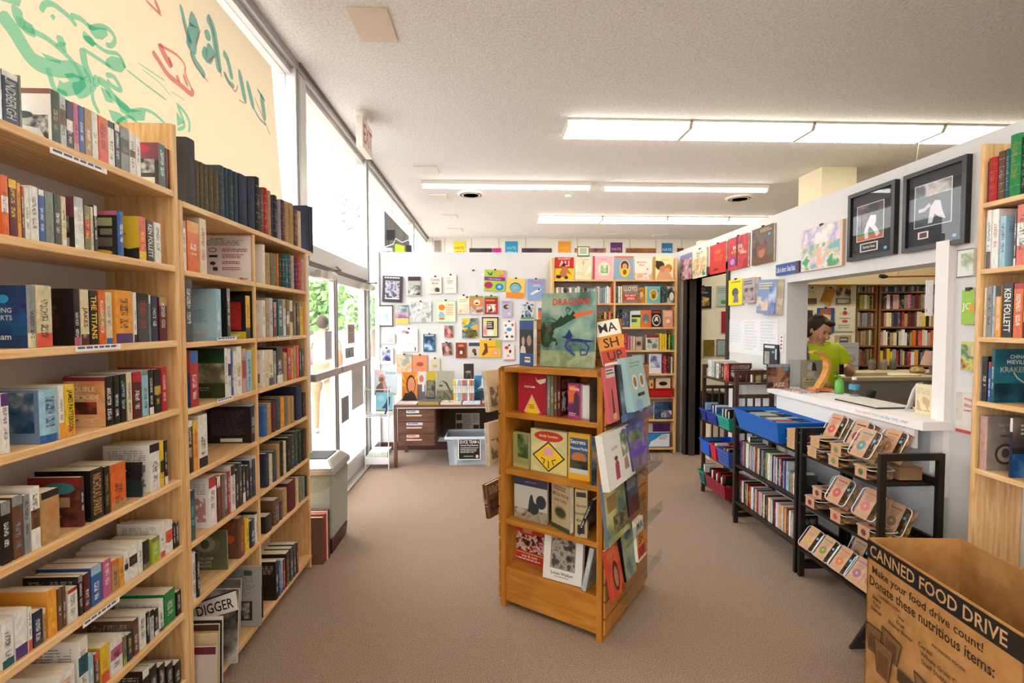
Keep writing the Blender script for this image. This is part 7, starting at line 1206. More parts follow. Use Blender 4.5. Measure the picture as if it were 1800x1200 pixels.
cookie(fx, 2.46, K0, 'G', 'flat cookie tray at near end, top shelf of cookie rack'); cookie(fx+.03, 2.50, K0+.064, 't', 'upright cookie tray with teal dot leaning on top shelf of cookie rack', 1.05)
bx = XBk-.125
for k, (y, d, l) in enumerate(((3.12, 'q', 'upright cookie tray behind the large blue bin, disc rack'), (2.88, 'r', 'upright cookie tray with red top line, far back of cookie rack top shelf'), (2.68, 'm', 'upright cookie tray, middle back of cookie rack top shelf'), (2.46, 'w', 'upright cookie tray with brown dot, near back of cookie rack top shelf'))):
    if k: cookie(bx, y, K0+.07, d, l, 1.1)
m = MB(); m.box(bx-.05, 2.4, K0+.001, bx+.07, 2.93, K0+.066, mat('8c6a48', .8)); tag(m.build('cardboard_riser'), 'low cardboard riser under the back trays of the cookie rack', 'riser')
cookie(fx, 2.86, K1, 'm', 'flat cookie tray with maroon dot, bottom of far stack, middle shelf'); cookie(fx+.03, 2.84, K1+.063, 'm', 'flat cookie tray with maroon dot, top of far stack, middle shelf')
cookie(fx, 2.64, K1, 'r', 'flat cookie tray under the red dot tray, middle shelf of cookie rack'); cookie(fx+.02, 2.66, K1+.064, 'r', 'upright cookie tray with red dot leaning on middle shelf', 1.05)
cookie(fx, 2.43, K1, 'm', 'flat cookie tray at near end, middle shelf of cookie rack'); cookie(fx+.02, 2.45, K1+.064, 'R', 'upright cookie tray with rose dot at near end, middle shelf', 1.05)
cookie(bx, 2.84, K1, 'w', 'upright cookie tray at far back of middle shelf, cookie rack', 1.15); cookie(bx, 2.62, K1, 'G', 'upright cookie tray with green dot at back of middle shelf', 1.15); cookie(bx, 2.42, K1, 'q', 'upright cookie tray at near back of middle shelf', 1.15)
for k, (y, d, l) in enumerate(((2.87, 'y', 'first tray with olive dot'), (2.735, 'g', 'second tray with green dot'), (2.6, 'o', 'third tray with orange dot'), (2.47, 'P', 'fourth tray with mauve dot'), (2.37, 'w', 'nearest tray with brown dot'))):
    cookie(fx-.01, y if k < 4 else 2.385, K2, d, 'cookie tray leaning in bottom row of cookie rack, '+l, .95, dz=.0)
cookie(bx, 2.66, K2, 'q', 'cookie tray leaning behind the bottom row of cookie rack', 1.15); cookie(bx, 2.45, K2, 'q', 'cookie tray leaning at near back of bottom shelf, cookie rack', 1.15)
# ---------------------------------------------------------------- things on the pass-through ledge
LZ = OZ0+.046; LX = XR-.1
def ledge(x0, x1, yt, y_, spec, label, th=.03, **k):
    a = on(x0, yt, 1, y_); b = on(x1, yt, 1, y_); return face_out(((a.x+b.x)/2, y_+th/2, LZ), k.pop('rz', 0), b.x-a.x, a.z-LZ, th, spec, label, **k)
ledge(1350, 1389, 640, 3.66, [('n', 0, 0, 1, 1, ['5a3424', 'b08468', '8a5a44', '3a2018'], 9), ('r', 0, .88, 1, 1, '9aa0a4'), ('t', 'JAZZ', .5, .14, .2, 'ece6dc', .84), ('e', .84, .8, .1, .07, '4aa8dc')], 'brown book titled jazz at far end of the pass-through ledge', base='3a2820', th=.02)
# acrylic holder with museum card
a = on(1392, 632, 1, 3.60); b = on(1446, 632, 1, 3.60); hh = a.z-LZ
t = thing('card_holder', 'clear acrylic card holder with grey museum card on the ledge', 'card holder', ((a.x+b.x)/2, 3.62, LZ)); x0, x1 = a.x, b.x
m = MB(); m.box(x0, 3.59, LZ, x1, 3.593, LZ+hh, ACRYL); m.box(x0, 3.593, LZ, x0+.003, 3.65, LZ+hh, ACRYL); m.box(x0, 3.593, LZ, x1, 3.65, LZ+.004, ACRYL); m.build('holder', t)
mb = MB(); xc = x0+(x1-x0)*.28; paint(mb, [('r', 0, 0, 1, 1, 'a89c90'), ('r', .12, .04, .82, .4, 'cdbb9c'), ('t', 'MUSEA', .47, .32, .07, '3a2c28', .58), ('L', .2, .1, .74, .24, 2, '8a7c68'), ('e', .48, .78, .16, .14, 'c4c8cc'), ('p', [(.52, .64), (.55, .92), (.68, .92), (.76, .62)], '3a2c2c'), ('p', [(.28, .42), (.36, .6), (.6, .6), (.68, .42)], 'd4b8a4')], 0, 0, x1-xc-.004, hh*.96, 0)
mb.box(0, 0, 0, x1-xc-.004, .001, hh*.96, mat('b4a89c')); q = mb.build('card', t, local=True); q.location = Vector((xc, 3.60, LZ+.005))-Vector(t.location)
# bent wooden bookend
a = on(1432, 683, 1, 3.48)
WO = woodmat('maple', 'e0a860', 'd4964c', 'c0803c', (2, 8, 8), .35); WP = mat('e8705c', .4)
pts = [(1425, 619), (1434, 618), (1446, 623), (1453, 634), (1454, 648), (1449, 662), (1441, 675), (1436, 684)]
m = MB(); P = [on(x, y, 1, 3.48) for x, y in pts]; N = len(P); vs = []; wid = [.012, .018, .02, .022, .023, .024, .026, .03]
for i, p in enumerate(P):
    d = (P[min(i+1, N-1)]-P[max(i-1, 0)]).normalized(); nn = Vector((-d.z, 0, d.x))
    for y, sg in ((-.03, -1), (-.03, 1), (.03, 1), (.03, -1)): vs.append(p+nn*sg*wid[i]/2+Vector((0, y, 0)))
m.add(vs, [(i*4+k, i*4+(k+1) % 4, (i+1)*4+(k+1) % 4, (i+1)*4+k) for i in range(N-1) for k in range(4)]+[(0, 3, 2, 1), (N*4-4, N*4-3, N*4-2, N*4-1)], WO)
t = thing('bookend_stand', 'curved blond wooden stand with coral foot on the pass-through ledge', 'wooden stand', (P[-1].x, 3.48, LZ+.012)); m.build('curved_arm', t, smooth=False)
q0, q1 = on(1425, 684, 1, 3.48).x, on(1462, 684, 1, 3.48).x; MB().box(q0, 3.43, LZ+.013, q1, 3.53, LZ+.02, WP).build('foot', t); MB().box(q0+.01, 3.44, LZ+.02, P[-1].x+.02, 3.52, max(P[-1].z+.01, LZ+.03), WO).build('base_block', t)
m = MB(); a = on(1392, 686, 1, 3.66); m.box(XR-.15, 3.40, LZ, XR-.0, 3.56, LZ+.012, noisemat(['d8c8c8', '8a5a54', 'e4e0e0'], 20, 4)); tag(m.build('magazine'), 'thin magazine lying flat under the curved wooden stand', 'magazine')
# bottles beyond the ledge stand on the inner desk
IZ = .92
def at_in(x, y_): return on(x, 600, 1, y_)
m = MB(); p = on(1476, 660, 1, 3.38); GZ = LZ
t = thing('soap_bottle', 'green hand sanitizer pump bottle on the pass-through ledge', 'bottle', (p.x, 3.38, LZ)); GM = glassmat('green_plastic', '8ad070', .1, .1)
zt_ = on(1476, 660, 1, 3.38).z; H_ = zt_-LZ
MB().lathe((p.x, 3.38, LZ), [(.026, 0), (.03, .01), (.03, H_*.62), (.02, H_*.75), (.012, H_*.8)], mat('6ab45a', .25), 16).build('bottle_body', t, smooth=True)
MB().cyl((p.x, 3.38, LZ+H_*.8), (p.x, 3.38, LZ+H_*.97), .008, mat('4aa850')).cyl((p.x+.004, 3.38, LZ+H_*.97), (p.x-.035, 3.38, LZ+H_*.99), .006, mat('4aa850')).build('pump', t)
p = on(1502, 668, 1, 3.27); zt_ = on(1502, 667, 1, 3.27).z; H_ = zt_-LZ
t = thing('water_bottle', 'clear water bottle with blue label on the pass-through ledge', 'bottle', (p.x, 3.27, LZ))
MB().cyl((p.x, 3.27, LZ), (p.x, 3.27, LZ+.006), .027, mat('9ab0b8', .3)).build('bottle_foot', t)
MB().lathe((p.x, 3.27, LZ), [(.028, 0), (.031, .01), (.031, H_*.7), (.014, H_*.92), (.014, H_)], PLAST, 16).build('bottle_body', t, smooth=True)
MB().lathe((p.x, 3.27, LZ+H_*.4), [(.0325, 0), (.0325, H_*.28)], mat('4a98c0', .4), 16).build('label_band', t); MB().cyl((p.x, 3.27, LZ+H_), (p.x, 3.27, LZ+H_+.015), .015, mat('e8e8e8')).build('cap', t)
p = on(1531, 686, 1, 3.2); m = MB(); m.lathe((p.x, 3.2, LZ), [(.025, 0), (.034, .045), (.034, .05), (.03, .05), (.022, .006)], mat('2a2a2c', .3), 16); tag(m.build('plastic_cup', smooth=True), 'small dark plastic cup on the pass-through ledge', 'cup')
m = MB(); m.box(XR-.1, 2.75, LZ, XR+.12, 3.1, LZ+.008, mat('3a3634', .5)); m.box(XR-.095, 2.755, LZ+.008, XR+.115, 3.095, LZ+.012, noisemat(['e8e6e0', 'dcd8d0'], 20, 3)); tag(m.build('clipboard'), 'dark clipboard with white paper on the pass-through ledge', 'clipboard')
# curling receipt strip
P = [on(x, y, 1, 2.7) for x, y in ((1588, 738), (1596, 730), (1602, 714), (1606, 700), (1612, 684), (1620, 673))]
m = MB(); vs = [];
for i, p in enumerate(P): vs += [(p.x-.028, 2.7, max(p.z, LZ+.002)), (p.x+.028, 2.7+.02, max(p.z, LZ+.002)+.004)]
m.add(vs, [(2*i, 2*i+1, 2*i+3, 2*i+2) for i in range(len(P)-1)], mat('eceef4', .5)); o = m.build('receipt_strip', smooth=True); s_ = o.modifiers.new('s', 'SOLIDIFY'); s_.thickness = .001; tag(o, 'long white receipt strip curling up from the ledge', 'receipt')
y = 2.58
face_out((XR+.09, 2.60, LZ), 0, .03, .15, .02, [('n', 0, 0, 1, 1, ['c8ccb0', '9aa488', 'dcdcc8'], 8), ('L', .1, .7, .8, .9, 2, '6a6a54')], 'pale green book at near end of the pass-through ledge', base='c8c4a8')
book((on(1642, 700, 1, 2.52).x, 2.52, LZ), ROT['B'], .03, .165, .10, 'e', 'U', 'u', label='cream paperback at the near end of the pass-through ledge')
o = face_out((XR+.07, OY0+.12, LZ), 0, .1, .16, .02, [('r', 0, 0, 1, 1, 'c8ccd8'), ('e', .3, .6, .2, .1, '4a90c8'), ('L', .2, .2, .8, .4, 2, '5a5060')], 'white and blue card standing behind the receipt strip', 'card', pages=False, name='card')
# ================================================================ office behind the counter
def OW(x0, x1, yt, yb, spec, label, clip=False, base='e0d8c4', th=.012, cat='picture', name='print', ry=0): return art_at('B', YS, x0, x1, yt, yb, spec, label, cat, th=th, extra='clip' if clip else None, base=base, name=name, pages=False, ry=ry)
OW(1222, 1251, 503, 542, [('r', 0, 0, 1, 1, '23222a'), ('t', 'D', .5, .86, .16, 'd8484c', .3), ('L', .1, .62, .9, .76, 1, '7a94c0'), ('e', .5, .32, .36, .22, 'b8904c'), ('n', .15, .15, .85, .48, ['b8904c', '3c2c20', 'd8b870'], 14)], 'black dinosaur poster seen through the dark doorway', clip=True)
OW(1260, 1277, 502, 538, [('r', 0, 0, 1, 1, 'a8bcae'), ('L', .1, .6, .9, .9, 3, '7a9084'), ('e', .7, .2, .3, .1, '4a8a3c')], 'sage green print at right edge of the dark doorway')
OW(1212, 1231, 549, 585, [('r', 0, 0, 1, 1, '2c3c6c'), ('n', 0, .5, 1, 1, ['a8583c', '5a3030', '2c3c6c'], 7), ('p', [(.1, .2), (.5, .5), (1, .35), (.9, .1)], 'd8dce0')], 'blue picture with white bird through the dark doorway')
OW(1268, 1277, 547, 585, [('r', 0, 0, 1, 1, '9c2428')], 'plain red book cover at right edge of the dark doorway')
OW(1213, 1235, 594, 625, [('r', 0, 0, 1, 1, 'd8ccb0'), ('n', .2, .1, .8, .9, ['5a4a30', 'd8ccb0', '8a7a50'], 9)], 'cream botanical print through the dark doorway', clip=True)
OW(1237, 1256, 597, 626, [('n', 0, 0, 1, 1, ['6a5420', '7c6428'], 6)], 'plain gold brown board through the dark doorway')
OW(1259, 1277, 596, 626, [('r', 0, 0, 1, 1, '8a5c3c'), ('r', .12, .08, 1, .92, '8aa4ac')], 'wood framed grey blue picture through the dark doorway')
OW(1213, 1232, 645, 668, [('n', 0, 0, 1, 1, ['c85a30', 'd8ccb8', 'a8482c'], 8)], 'orange and white print low through the dark doorway')
OW(1213, 1229, 688, 705, [('r', 0, 0, 1, 1, '1c1c1c'), ('r', .15, .2, .85, .85, 'd8b030'), ('L', .2, .3, .8, .75, 2, '1c1c1c')], 'small yellow and black sign low through the dark doorway', cat='sign', name='sign')
m = MB(); m.box(XR+WT+.02, YS-.3, .0, XR+WT+.5, YS-.02, .42, mat('d8ccae', .8)); m.box(XR+WT+.02, YS-.28, .42, XR+WT+.24, YS-.04, .78, BLK); tag(m.build('storage_boxes'), 'black box standing on cream boxes just inside the dark doorway', 'boxes')
OW(1419, 1436, 506, 534, [('r', 0, 0, 1, 1, 'd4c8a0'), ('n', 0, 0, 1, .35, ['4a6a3c', '7a5c34', '3c5a5c'], 7), ('L', .1, .7, .9, .8, 1, '8a8468')], 'cream landscape book on office wall above the cashier', clip=True)
OW(1441, 1461, 504, 533, [('n', 0, 0, 1, 1, ['b8862c', 'a8761f', 'c4923a'], 5), ('r', .1, .7, .9, .72, '8a6418')], 'folded gold brown paper bag pinned on office wall', clip=True, ry=.35, th=.02)
OW(1470, 1496, 500, 534, [('r', 0, 0, 1, 1, '6a5248'), ('r', 0, .85, 1, 1, 'c09040'), ('n', 0, .3, 1, .85, ['3a2c28', 'b8a890', 'd8ccb4', '5a4438'], 7), ('n', .1, .05, .9, .25, ['c8bca8', '6a5248'], 7)], 'brown group photo book on office wall', clip=False)
OW(1418, 1429, 545, 580, [('n', 0, 0, 1, 1, ['3a4a3c', '2a2c2c', '6a3c44'], 7)], 'dark photo on office wall left of the cashier')
OW(1436, 1467, 541, 585, [('r', 0, 0, 1, 1, '34508c'), ('r', .2, .7, .8, .96, 'a05c44'), ('p', [(.1, .66), (.4, .76), (.8, .7), (.75, .2), (.45, .1), (.5, .5)], 'e0c888'), ('e', .75, .22, .12, .12, 'c02c3c')], 'blue book with cream figure on office wall behind the cashier', clip=True)
OW(1469, 1502, 543, 582, [('r', 0, 0, 1, 1, 'dcd4c0'), ('L', .2, .7, .9, .85, 2, 'b8ac98'), ('e', .5, .82, .12, .1, 'b8402c'), ('e', .5, .45, .16, .07, 'b8583c'), ('L', .15, .1, .85, .3, 2, '9a8f80'), ('L', .2, .52, .8, .62, 1, '9a8f80')], 'cream notice with red figures on office wall', clip=True)
OW(1467, 1497, 589, 606, [('r', 0, 0, 1, 1, 'b8a078'), ('r', .3, .2, .8, .8, '4a4a4c'), ('L', .35, .3, .75, .7, 1, 'c8c8c8')], 'tan board with grey label on office wall')
OW(1474, 1510, 602, 643, [('r', 0, 0, 1, 1, 'b4b4b8'), ('e', .5, .3, .34, .17, '8a8a92'), ('e', .5, .3, .28, .13, 'c0a898'), ('r', .1, .75, .9, .8, '9a9aa2'), ('r', .3, .55, .7, .6, 'c8c8cc')], 'grey plastic bag hanging on office wall right of the cashier', th=.04, cat='bag', name='plastic_bag')
# bookcases in the office
def ozz(y): return on(1520, y, 1, YS+.01).z
ZO = [ozz(y) for y in (513, 543, 574, 607, 641)]
def ocase(pA, pB, zs, label, divs=()):
    """pA left foot, pB right foot (x, y)"""
    A = Vector(pA); B = Vector(pB); d = (B-A); L = d.length; ang = math.atan2(d.y, d.x); t = thing('office_bookcase', label, 'bookcase', (A.x, A.y, 0), ang); OM = mat('8c5c30', .5)
    for x in (0, L-.02)+tuple(q*L for q in divs): MB().box(x, 0, 0, x+.022, .2, 2.06, OM).build('side_panel', t, local=True)
    MB().box(0, .2, 0, L, .21, 2.06, mat('3c2a1c', .8)).build('back_panel', t, local=True)
    for z in zs: MB().box(.0, -.002, z-.02, L, .2, z, OM).build('shelf', t, local=True)
    return A, d.normalized(), L, ang
def ofill(A, d, L, ang, zs, seed, pals, step=.03, dv=()):
    r = random.Random(seed)
    for i, z in enumerate(zs):
        top = zs[i-1]-.02 if i else 2.06
        x = .026; pal = pals[i % len(pals)]
        while x < L-.05:
            t_ = step*r.uniform(.5, 1.25); q_ = [q for q in dv if x < q*L+.024 and x+t_ > q*L]
            if q_: x = q_[0]*L+.026
            if x > L-.05: break
            h = min(top-z-.015, .19*r.uniform(.82, 1.06)); c = r.choice(pal); p = A+d*(x+t_/2)
            STUFF.append(((p.x, p.y+.012, z, ang), t_*.93, h, c, r.choice('wkeU'), r.random())); x += t_
yo = YS+.015
xa = on(1504, 600, 1, yo).x; xb = on(1541, 600, 1, yo).x
K_ = ocase((xa, yo), (xb, yo), ZO, 'narrow brown bookcase against the office back wall, full of books'); ofill(*K_, ZO, 3, ['rkwta', 'lkkkzwU', 'ewaUuo', 'qeUqu', 'mruqUe'], .028)
pB = on(1700, 600, 1, 4.9); K_ = ocase((xb+.02, yo), (xb+1.75, yo-.62), ZO, 'wide brown bookcase standing at an angle along the office wall', divs=(.33, .66)); ofill(*K_, ZO, 4, ['kanuz', 'umwjukPUqyp', 'mrkkwunyeUw', 'UUmkewoRje', 'kqaukyynwOr'], .034, (.33, .66))
# desk in the office
ty0, ty1, tx0 = 4.25, 4.95, on(1455, 660, 1, 4.25).x; TZ = on(1500, 663, 1, 4.25).z
t = thing('office_table', 'pale office worktable behind the pass-through with papers on it', 'table', (tx0+.9, 4.6, 0)); TM = mat('c8b898', .5)
MB().box(tx0, ty0, TZ-.035, tx0+1.9, ty1, TZ, TM).build('table_top', t, bevel=.004); MB().box(tx0+.03, ty0+.03, .3, tx0+1.87, ty0+.05, TZ-.035, mat('8f8a80', .6)).build('front_panel', t)
for x in (tx0+.03, tx0+1.84):
    for y in (ty0+.05, ty1-.06): MB().box(x, y, 0, x+.04, y+.04, TZ-.035, mat('5a564e')).build('leg', t)
def onT(x, y_): return on(x, 650, 1, y_).x
m = MB(); a, b = onT(1492, 4.6), onT(1538, 4.6); m.box(a, 4.6, TZ+.001, b, 4.8, TZ+.018, mat('2a2420')); m.build; tag(m.build('laptop'), 'thin dark laptop tray on the office worktable', 'laptop')
a = onT(1498, 4.62); face_out((a+.03, 4.62, TZ+.019), 0, .07, .05, .006, [('r', .05, .08, .95, .92, 'd8d4c8')], 'small framed card on the dark laptop tray, office', 'card', base='2a2624', pages=False, name='card')
m = MB(); a, b = onT(1487, 4.35), onT(1560, 4.35); m.box(a, 4.35, TZ+.001, b, 4.58, TZ+.03, noisemat(['d0bfa0', 'c0ac88'], 8, 5)); tag(m.build('folder_stack'), 'flat tan folder stack on the office worktable', 'folders')
m = MB(); a, b = onT(1562, 4.35), onT(1612, 4.35); m.box(a, 4.3, TZ+.001, b, 4.5, TZ+.012, mat('e8dcc0')); tag(m.build('paper_stack'), 'cream paper sheets at right of the office worktable', 'paper')
m = MB(); a, b = onT(1458, 4.3), onT(1500, 4.3); m.box(a, 4.27, TZ+.001, b, 4.4, TZ+.008, mat('f0ecdc')); tag(m.build('paper_sheet'), 'white paper sheets before the cashier on the office worktable', 'paper')
m = MB(); a = onT(1612, 4.6); m.lathe((a, 4.6, TZ+.001), [(.05, 0), (.07, .02), (.05, .05), (.02, .06)], noisemat(['a8823c', 'c8a870', '7a5c2c'], 20, 2), 12); tag(m.build('wicker_bowl'), 'small brown wicker bowl on the office worktable', 'bowl')
for k, (x, c, l) in enumerate(((1520, '6a6458', 'grey mug'), (1556, '5c6450', 'green grey jar'), (1540, '8a8478', 'beige tin'))):
    a = on(x, 640, 1, 5.0).x; m = MB(); m.lathe((a, 4.9, TZ+.001), [(.03, 0), (.035, .08), (.02, .11)], mat(c), 12); tag(m.build('desk_pot'), l+' at the back of the office worktable', 'pot')
# table lamp
a = onT(1637, 4.45)
t = thing('table_lamp', 'small table lamp with dusty pink shade on the office worktable', 'lamp', (a, 4.45, TZ)); MB().lathe((a, 4.45, TZ+.001), [(.05, 0), (.05, .01), (.012, .02), (.02, .06), (.01, .1)], mat('8a8478', .4), 14).build('lamp_base', t, smooth=True); MB().lathe((a, 4.45, TZ+.09), [(.085, 0), (.05, .13)], mat('c4a094', .8), 18).build('lamp_shade', t)
# long wooden oar hung high in the office
a = on(1560, 486, 1, 4.8); b = on(1672, 484, 1, 4.8)
t = thing('hanging_broom', 'wooden handled broom with dark bristles hanging high in the office', 'broom', (a.x, 4.8, a.z)); MB().cyl(a, b, .011, mat('b8743c')).build('handle', t); c = on(1547, 485, 1, 4.8); MB().tube([a, (a+c)/2, c], .02, mat('2c2620', .9), radii=[.012, .024, .02]).build('bristles', t)
MB().tube([(a.x+.1, 4.8, a.z+.005), (a.x+.16, 4.8, a.z+.14), (a.x+.3, 4.8, ZC)], .003, mat('8a7a60')).build('cord', t)
m = MB(); q = on(1640, 520, 0, XR+WT+.3)
# hours card seen from behind at the right of the opening
a = on(1641, 494, 0, XR+.05); b = on(1652, 555, 0, XR+.05); face_out((2.325, OY0+.03, b.z), 0, .04, a.z-b.z, .003, [('r', .0, 0, 1, 1, 'e4e4e8'), ('r', .1, .1, .2, .2, 'b03030')], 'white card taped inside the right jamb of the opening', 'card', pages=False, name='card', base='dfe0e6')
# ================================================================ person behind the counter
def skinmesh(V, E, Rr, sub=2):
    me = bpy.data.meshes.new('sk'); me.from_pydata(V, E, []); o = bpy.data.objects.new('sk', me); COL.objects.link(o)
    sm = o.modifiers.new('k', 'SKIN'); sm.use_smooth_shade = True
    for i, r_ in enumerate(Rr): me.skin_vertices[0].data[i].radius = r_ if isinstance(r_, tuple) else (r_, r_)
    me.skin_vertices[0].data[0].use_root = True
    s = o.modifiers.new('s', 'SUBSURF'); s.levels = sub; s.render_levels = sub
    bpy.context.view_layer.update(); dg = bpy.context.evaluated_depsgraph_get(); out = bpy.data.meshes.new_from_object(o.evaluated_get(dg)); bpy.data.objects.remove(o); return out
def chain(spec):
    """spec: list of (name, parent, (x,y,z), r)"""
    ix = {n: i for i, (n, *_r) in enumerate(spec)}; return [s[2] for s in spec], [(ix[s[1]], i) for i, s in enumerate(spec) if s[1] is not None], [s[3] for s in spec]
def join(meshes, name, parent, m_, voxel=None, xf=None):
    bm = bmesh.new()
    for me in meshes: bm.from_mesh(me)
    me = bpy.data.meshes.new(name); bm.to_mesh(me); bm.free(); me.materials.clear(); me.materials.append(m_)
    me.polygons.foreach_set('use_smooth', [True]*len(me.polygons)); o = bpy.data.objects.new(name, me); COL.objects.link(o); o.parent = parent
    if voxel:
        r_ = o.modifiers.new('r', 'REMESH'); r_.mode = 'VOXEL'; r_.voxel_size = voxel; r_.use_smooth_shade = True
        q = o.modifiers.new('m', 'SMOOTH'); q.iterations = 3; q.factor = .5
        bpy.context.view_layer.update(); e = bpy.data.meshes.new_from_object(o.evaluated_get(bpy.context.evaluated_depsgraph_get())); bm = bmesh.new(); bm.from_mesh(e); bm.verts.ensure_lookup_table()
        left = set(bm.verts); big = []
        while left:
            st_ = [left.pop()]; isl = list(st_)
            while st_:
                for ed in st_.pop().link_edges:
                    for q2 in ed.verts:
                        if q2 in left: left.discard(q2); st_.append(q2); isl.append(q2)
            big.append(isl)
        big.sort(key=len); print('ISL', name, [len(b) for b in big][-8:])
        bmesh.ops.delete(bm, geom=[v for b in big[:-1] for v in b], context='VERTS'); bm.to_mesh(e); bm.free(); o.modifiers.clear(); o.data = e; e.polygons.foreach_set('use_smooth', [True]*len(e.polygons))
    return o
def sphere(c, r3, rot=None, f=None, seg=28):
    bm = bmesh.new(); bmesh.ops.create_uvsphere(bm, u_segments=seg, v_segments=seg//2, radius=1)
    for v in bm.verts:
        p = v.co.copy()
        if f: p = f(p)
        v.co = Vector((p.x*r3[0], p.y*r3[1], p.z*r3[2]))
        if rot: v.co = rot @ v.co
        v.co += Vector(c)
    me = bpy.data.meshes.new('sp'); bm.to_mesh(me); bm.free(); return me
def headshape(p):
    q = p.copy()
    if p.z < 0: k = 1+p.z*.32; q.x *= k; q.y = q.y*(1+p.z*.12)-.0 - (.12*(-p.z) if p.y < 0 else 0)
    return q
def fingers(wr, dr, up, side, length=.085, curl=.9):
    """five skinned chains from the palm: dr forward, up = back of hand, side = thumb side"""
    dr, up, side = Vector(dr).normalized(), Vector(up).normalized(), Vector(side).normalized(); out = []; wr = Vector(wr)
    pal = chain([('a', None, tuple(wr), .022), ('b', 'a', tuple(wr+dr*.04), (.034, .02)), ('c', 'b', tuple(wr+dr*.075), (.036, .018))]); out.append(skinmesh(*pal)); out.append(sphere(tuple(wr), (.031, .031, .031), seg=16))
    for k, (off, L) in enumerate(((.027, .9), (.009, 1.0), (-.009, .95), (-.027, .76))):
        b = wr+dr*.058+side*off; pts = [b]; a = .25
        for s in (.42, .32, .26): d = dr*math.cos(a)-up*math.sin(a); pts.append(pts[-1]+d*length*L*s); a += curl*.8
        out.append(skinmesh([tuple(p) for p in pts], [(0, 1), (1, 2), (2, 3)], [.0105, .0095, .009, .0075]))
    b = wr+dr*.025+side*.028; p1 = b+(side*.7+dr*.6-up*.2).normalized()*.035; p2 = p1+(dr*.9-up*.5+side*.1).normalized()*.03; out.append(skinmesh([tuple(b), tuple(p1), tuple(p2)], [(0, 1), (1, 2)], [.013, .011, .008]))
    return out
SKIN = mat('cf9a7c', .5); HAIR = noisemat(['241a16', '3a2820', '1c1412'], 30, 3, .6, 3, (4, 4, 1))
px0, py0 = 2.79, 4.14
P = thing('person', 'person in neon yellow green shirt with dark hair standing behind the counter', 'person', (px0+.035, py0, 0), math.radians(-6))
sh = 1.375
body = chain([('p', None, (0, 0, .92), (.125, .1)), ('s', 'p', (0, 0, 1.11), (.12, .1)), ('c', 's', (0, -.005, 1.265), (.14, .1)), ('u', 'c', (0, 0, 1.365), (.09, .07)), ('n', 'u', (0, -.005, 1.44), .05), ('n2', 'n', (0, -.015, 1.5), .048),
 ('ls', 'u', (.185, 0, sh-.02), .058), ('le', 'ls', (.265, -.05, 1.16), .047), ('lw', 'le', (.11, -.24, 1.235), .03), ('rs', 'u', (-.165, 0, sh-.02), .056), ('re', 'rs', (-.23, 0, 1.12), .045), ('rw', 're', (-.11, -.2, 1.13), .028),
 ('lh', 'p', (.09, 0, .83), .082), ('lk', 'lh', (.1, -.02, .48), .058), ('la', 'lk', (.1, .02, .09), .042), ('lt', 'la', (.1, -.12, .035), .035), ('rh', 'p', (-.09, 0, .83), .082), ('rk', 'rh', (-.1, -.02, .48), .058), ('ra', 'rk', (-.1, .02, .09), .042), ('rt', 'ra', (-.1, -.12, .035), .035)])
HR = Matrix.Rotation(math.radians(20), 3, 'Z') @ Matrix.Rotation(math.radians(20), 3, 'X') @ Matrix.Rotation(math.radians(8), 3, 'Y'); HC = Vector((.0, -.035, 1.535))
def hp(x, y, z): return HC+HR @ Vector((x, y, z))
ms = [skinmesh(*body), sphere(HC, (.076, .093, .115), HR, headshape), sphere(hp(0, -.094, -.02), (.014, .018, .022), HR), sphere(hp(0, -.103, -.034), (.017, .013, .010), HR), sphere(hp(0, -.078, -.10), (.026, .02, .016), HR),
      sphere(hp(.078, .004, -.01), (.009, .02, .03), HR), sphere(hp(-.078, .004, -.01), (.009, .02, .03), HR), sphere(hp(.035, -.072, -.035), (.026, .02, .024), HR), sphere(hp(-.035, -.072, -.035), (.026, .02, .024), HR), sphere(hp(0, -.08, .03), (.05, .018, .012), HR)]
ms += fingers((.11, -.24, 1.235), (-.75, -.5, .1), (0, -.2, 1), (0, -.8, .3)) + fingers((-.11, -.2, 1.13), (.5, -.8, -.1), (0, 0, 1), (.8, .5, 0))
join(ms, 'body', P, SKIN, .0045)
hair = [sphere(hp(0, .018, .022), (.088, .100, .108), HR, lambda p: Vector((p.x, p.y*(1 if p.y > 0 else .93), p.z*(1 if p.z > -.2 else .8)))), sphere(hp(-.02, .03, .1), (.05, .05, .04), HR), sphere(hp(.02, -.05, .085), (.055, .04, .03), HR), sphere(hp(-.07, .03, -.03), (.025, .04, .06), HR)]
ho = join(hair, 'hair', P, HAIR, .007)
# keep the face clear of hair: cut with a face-shaped block
cut = bpy.data.objects.new('c', sphere(hp(.0, -.115, -.045), (.088, .070, .098), HR)); COL.objects.link(cut); bo = ho.modifiers.new('cut', 'BOOLEAN'); bo.object = cut; bo.operation = 'DIFFERENCE'; cut.parent = P
bpy.context.view_layer.update(); dg = bpy.context.evaluated_depsgraph_get(); hm = bpy.data.meshes.new_from_object(ho.evaluated_get(dg)); ho.modifiers.clear(); ho.data = hm; bpy.data.objects.remove(cut)
for s in (-1, 1):
    join([sphere(hp(s*.03, -.085, .002), (.013, .007, .005), HR, seg=12)], 'eye', P, mat('2a1c18', .3)); join([sphere(hp(s*.031, -.088, .018), (.018, .005, .003), HR, seg=12)], 'eyebrow', P, mat('2a1c18', .8))
join([sphere(hp(0, -.094, -.064), (.021, .006, .005), HR, seg=12)], 'mouth', P, mat('8a4a40', .5))
NEON = mat('bfd817', .7)
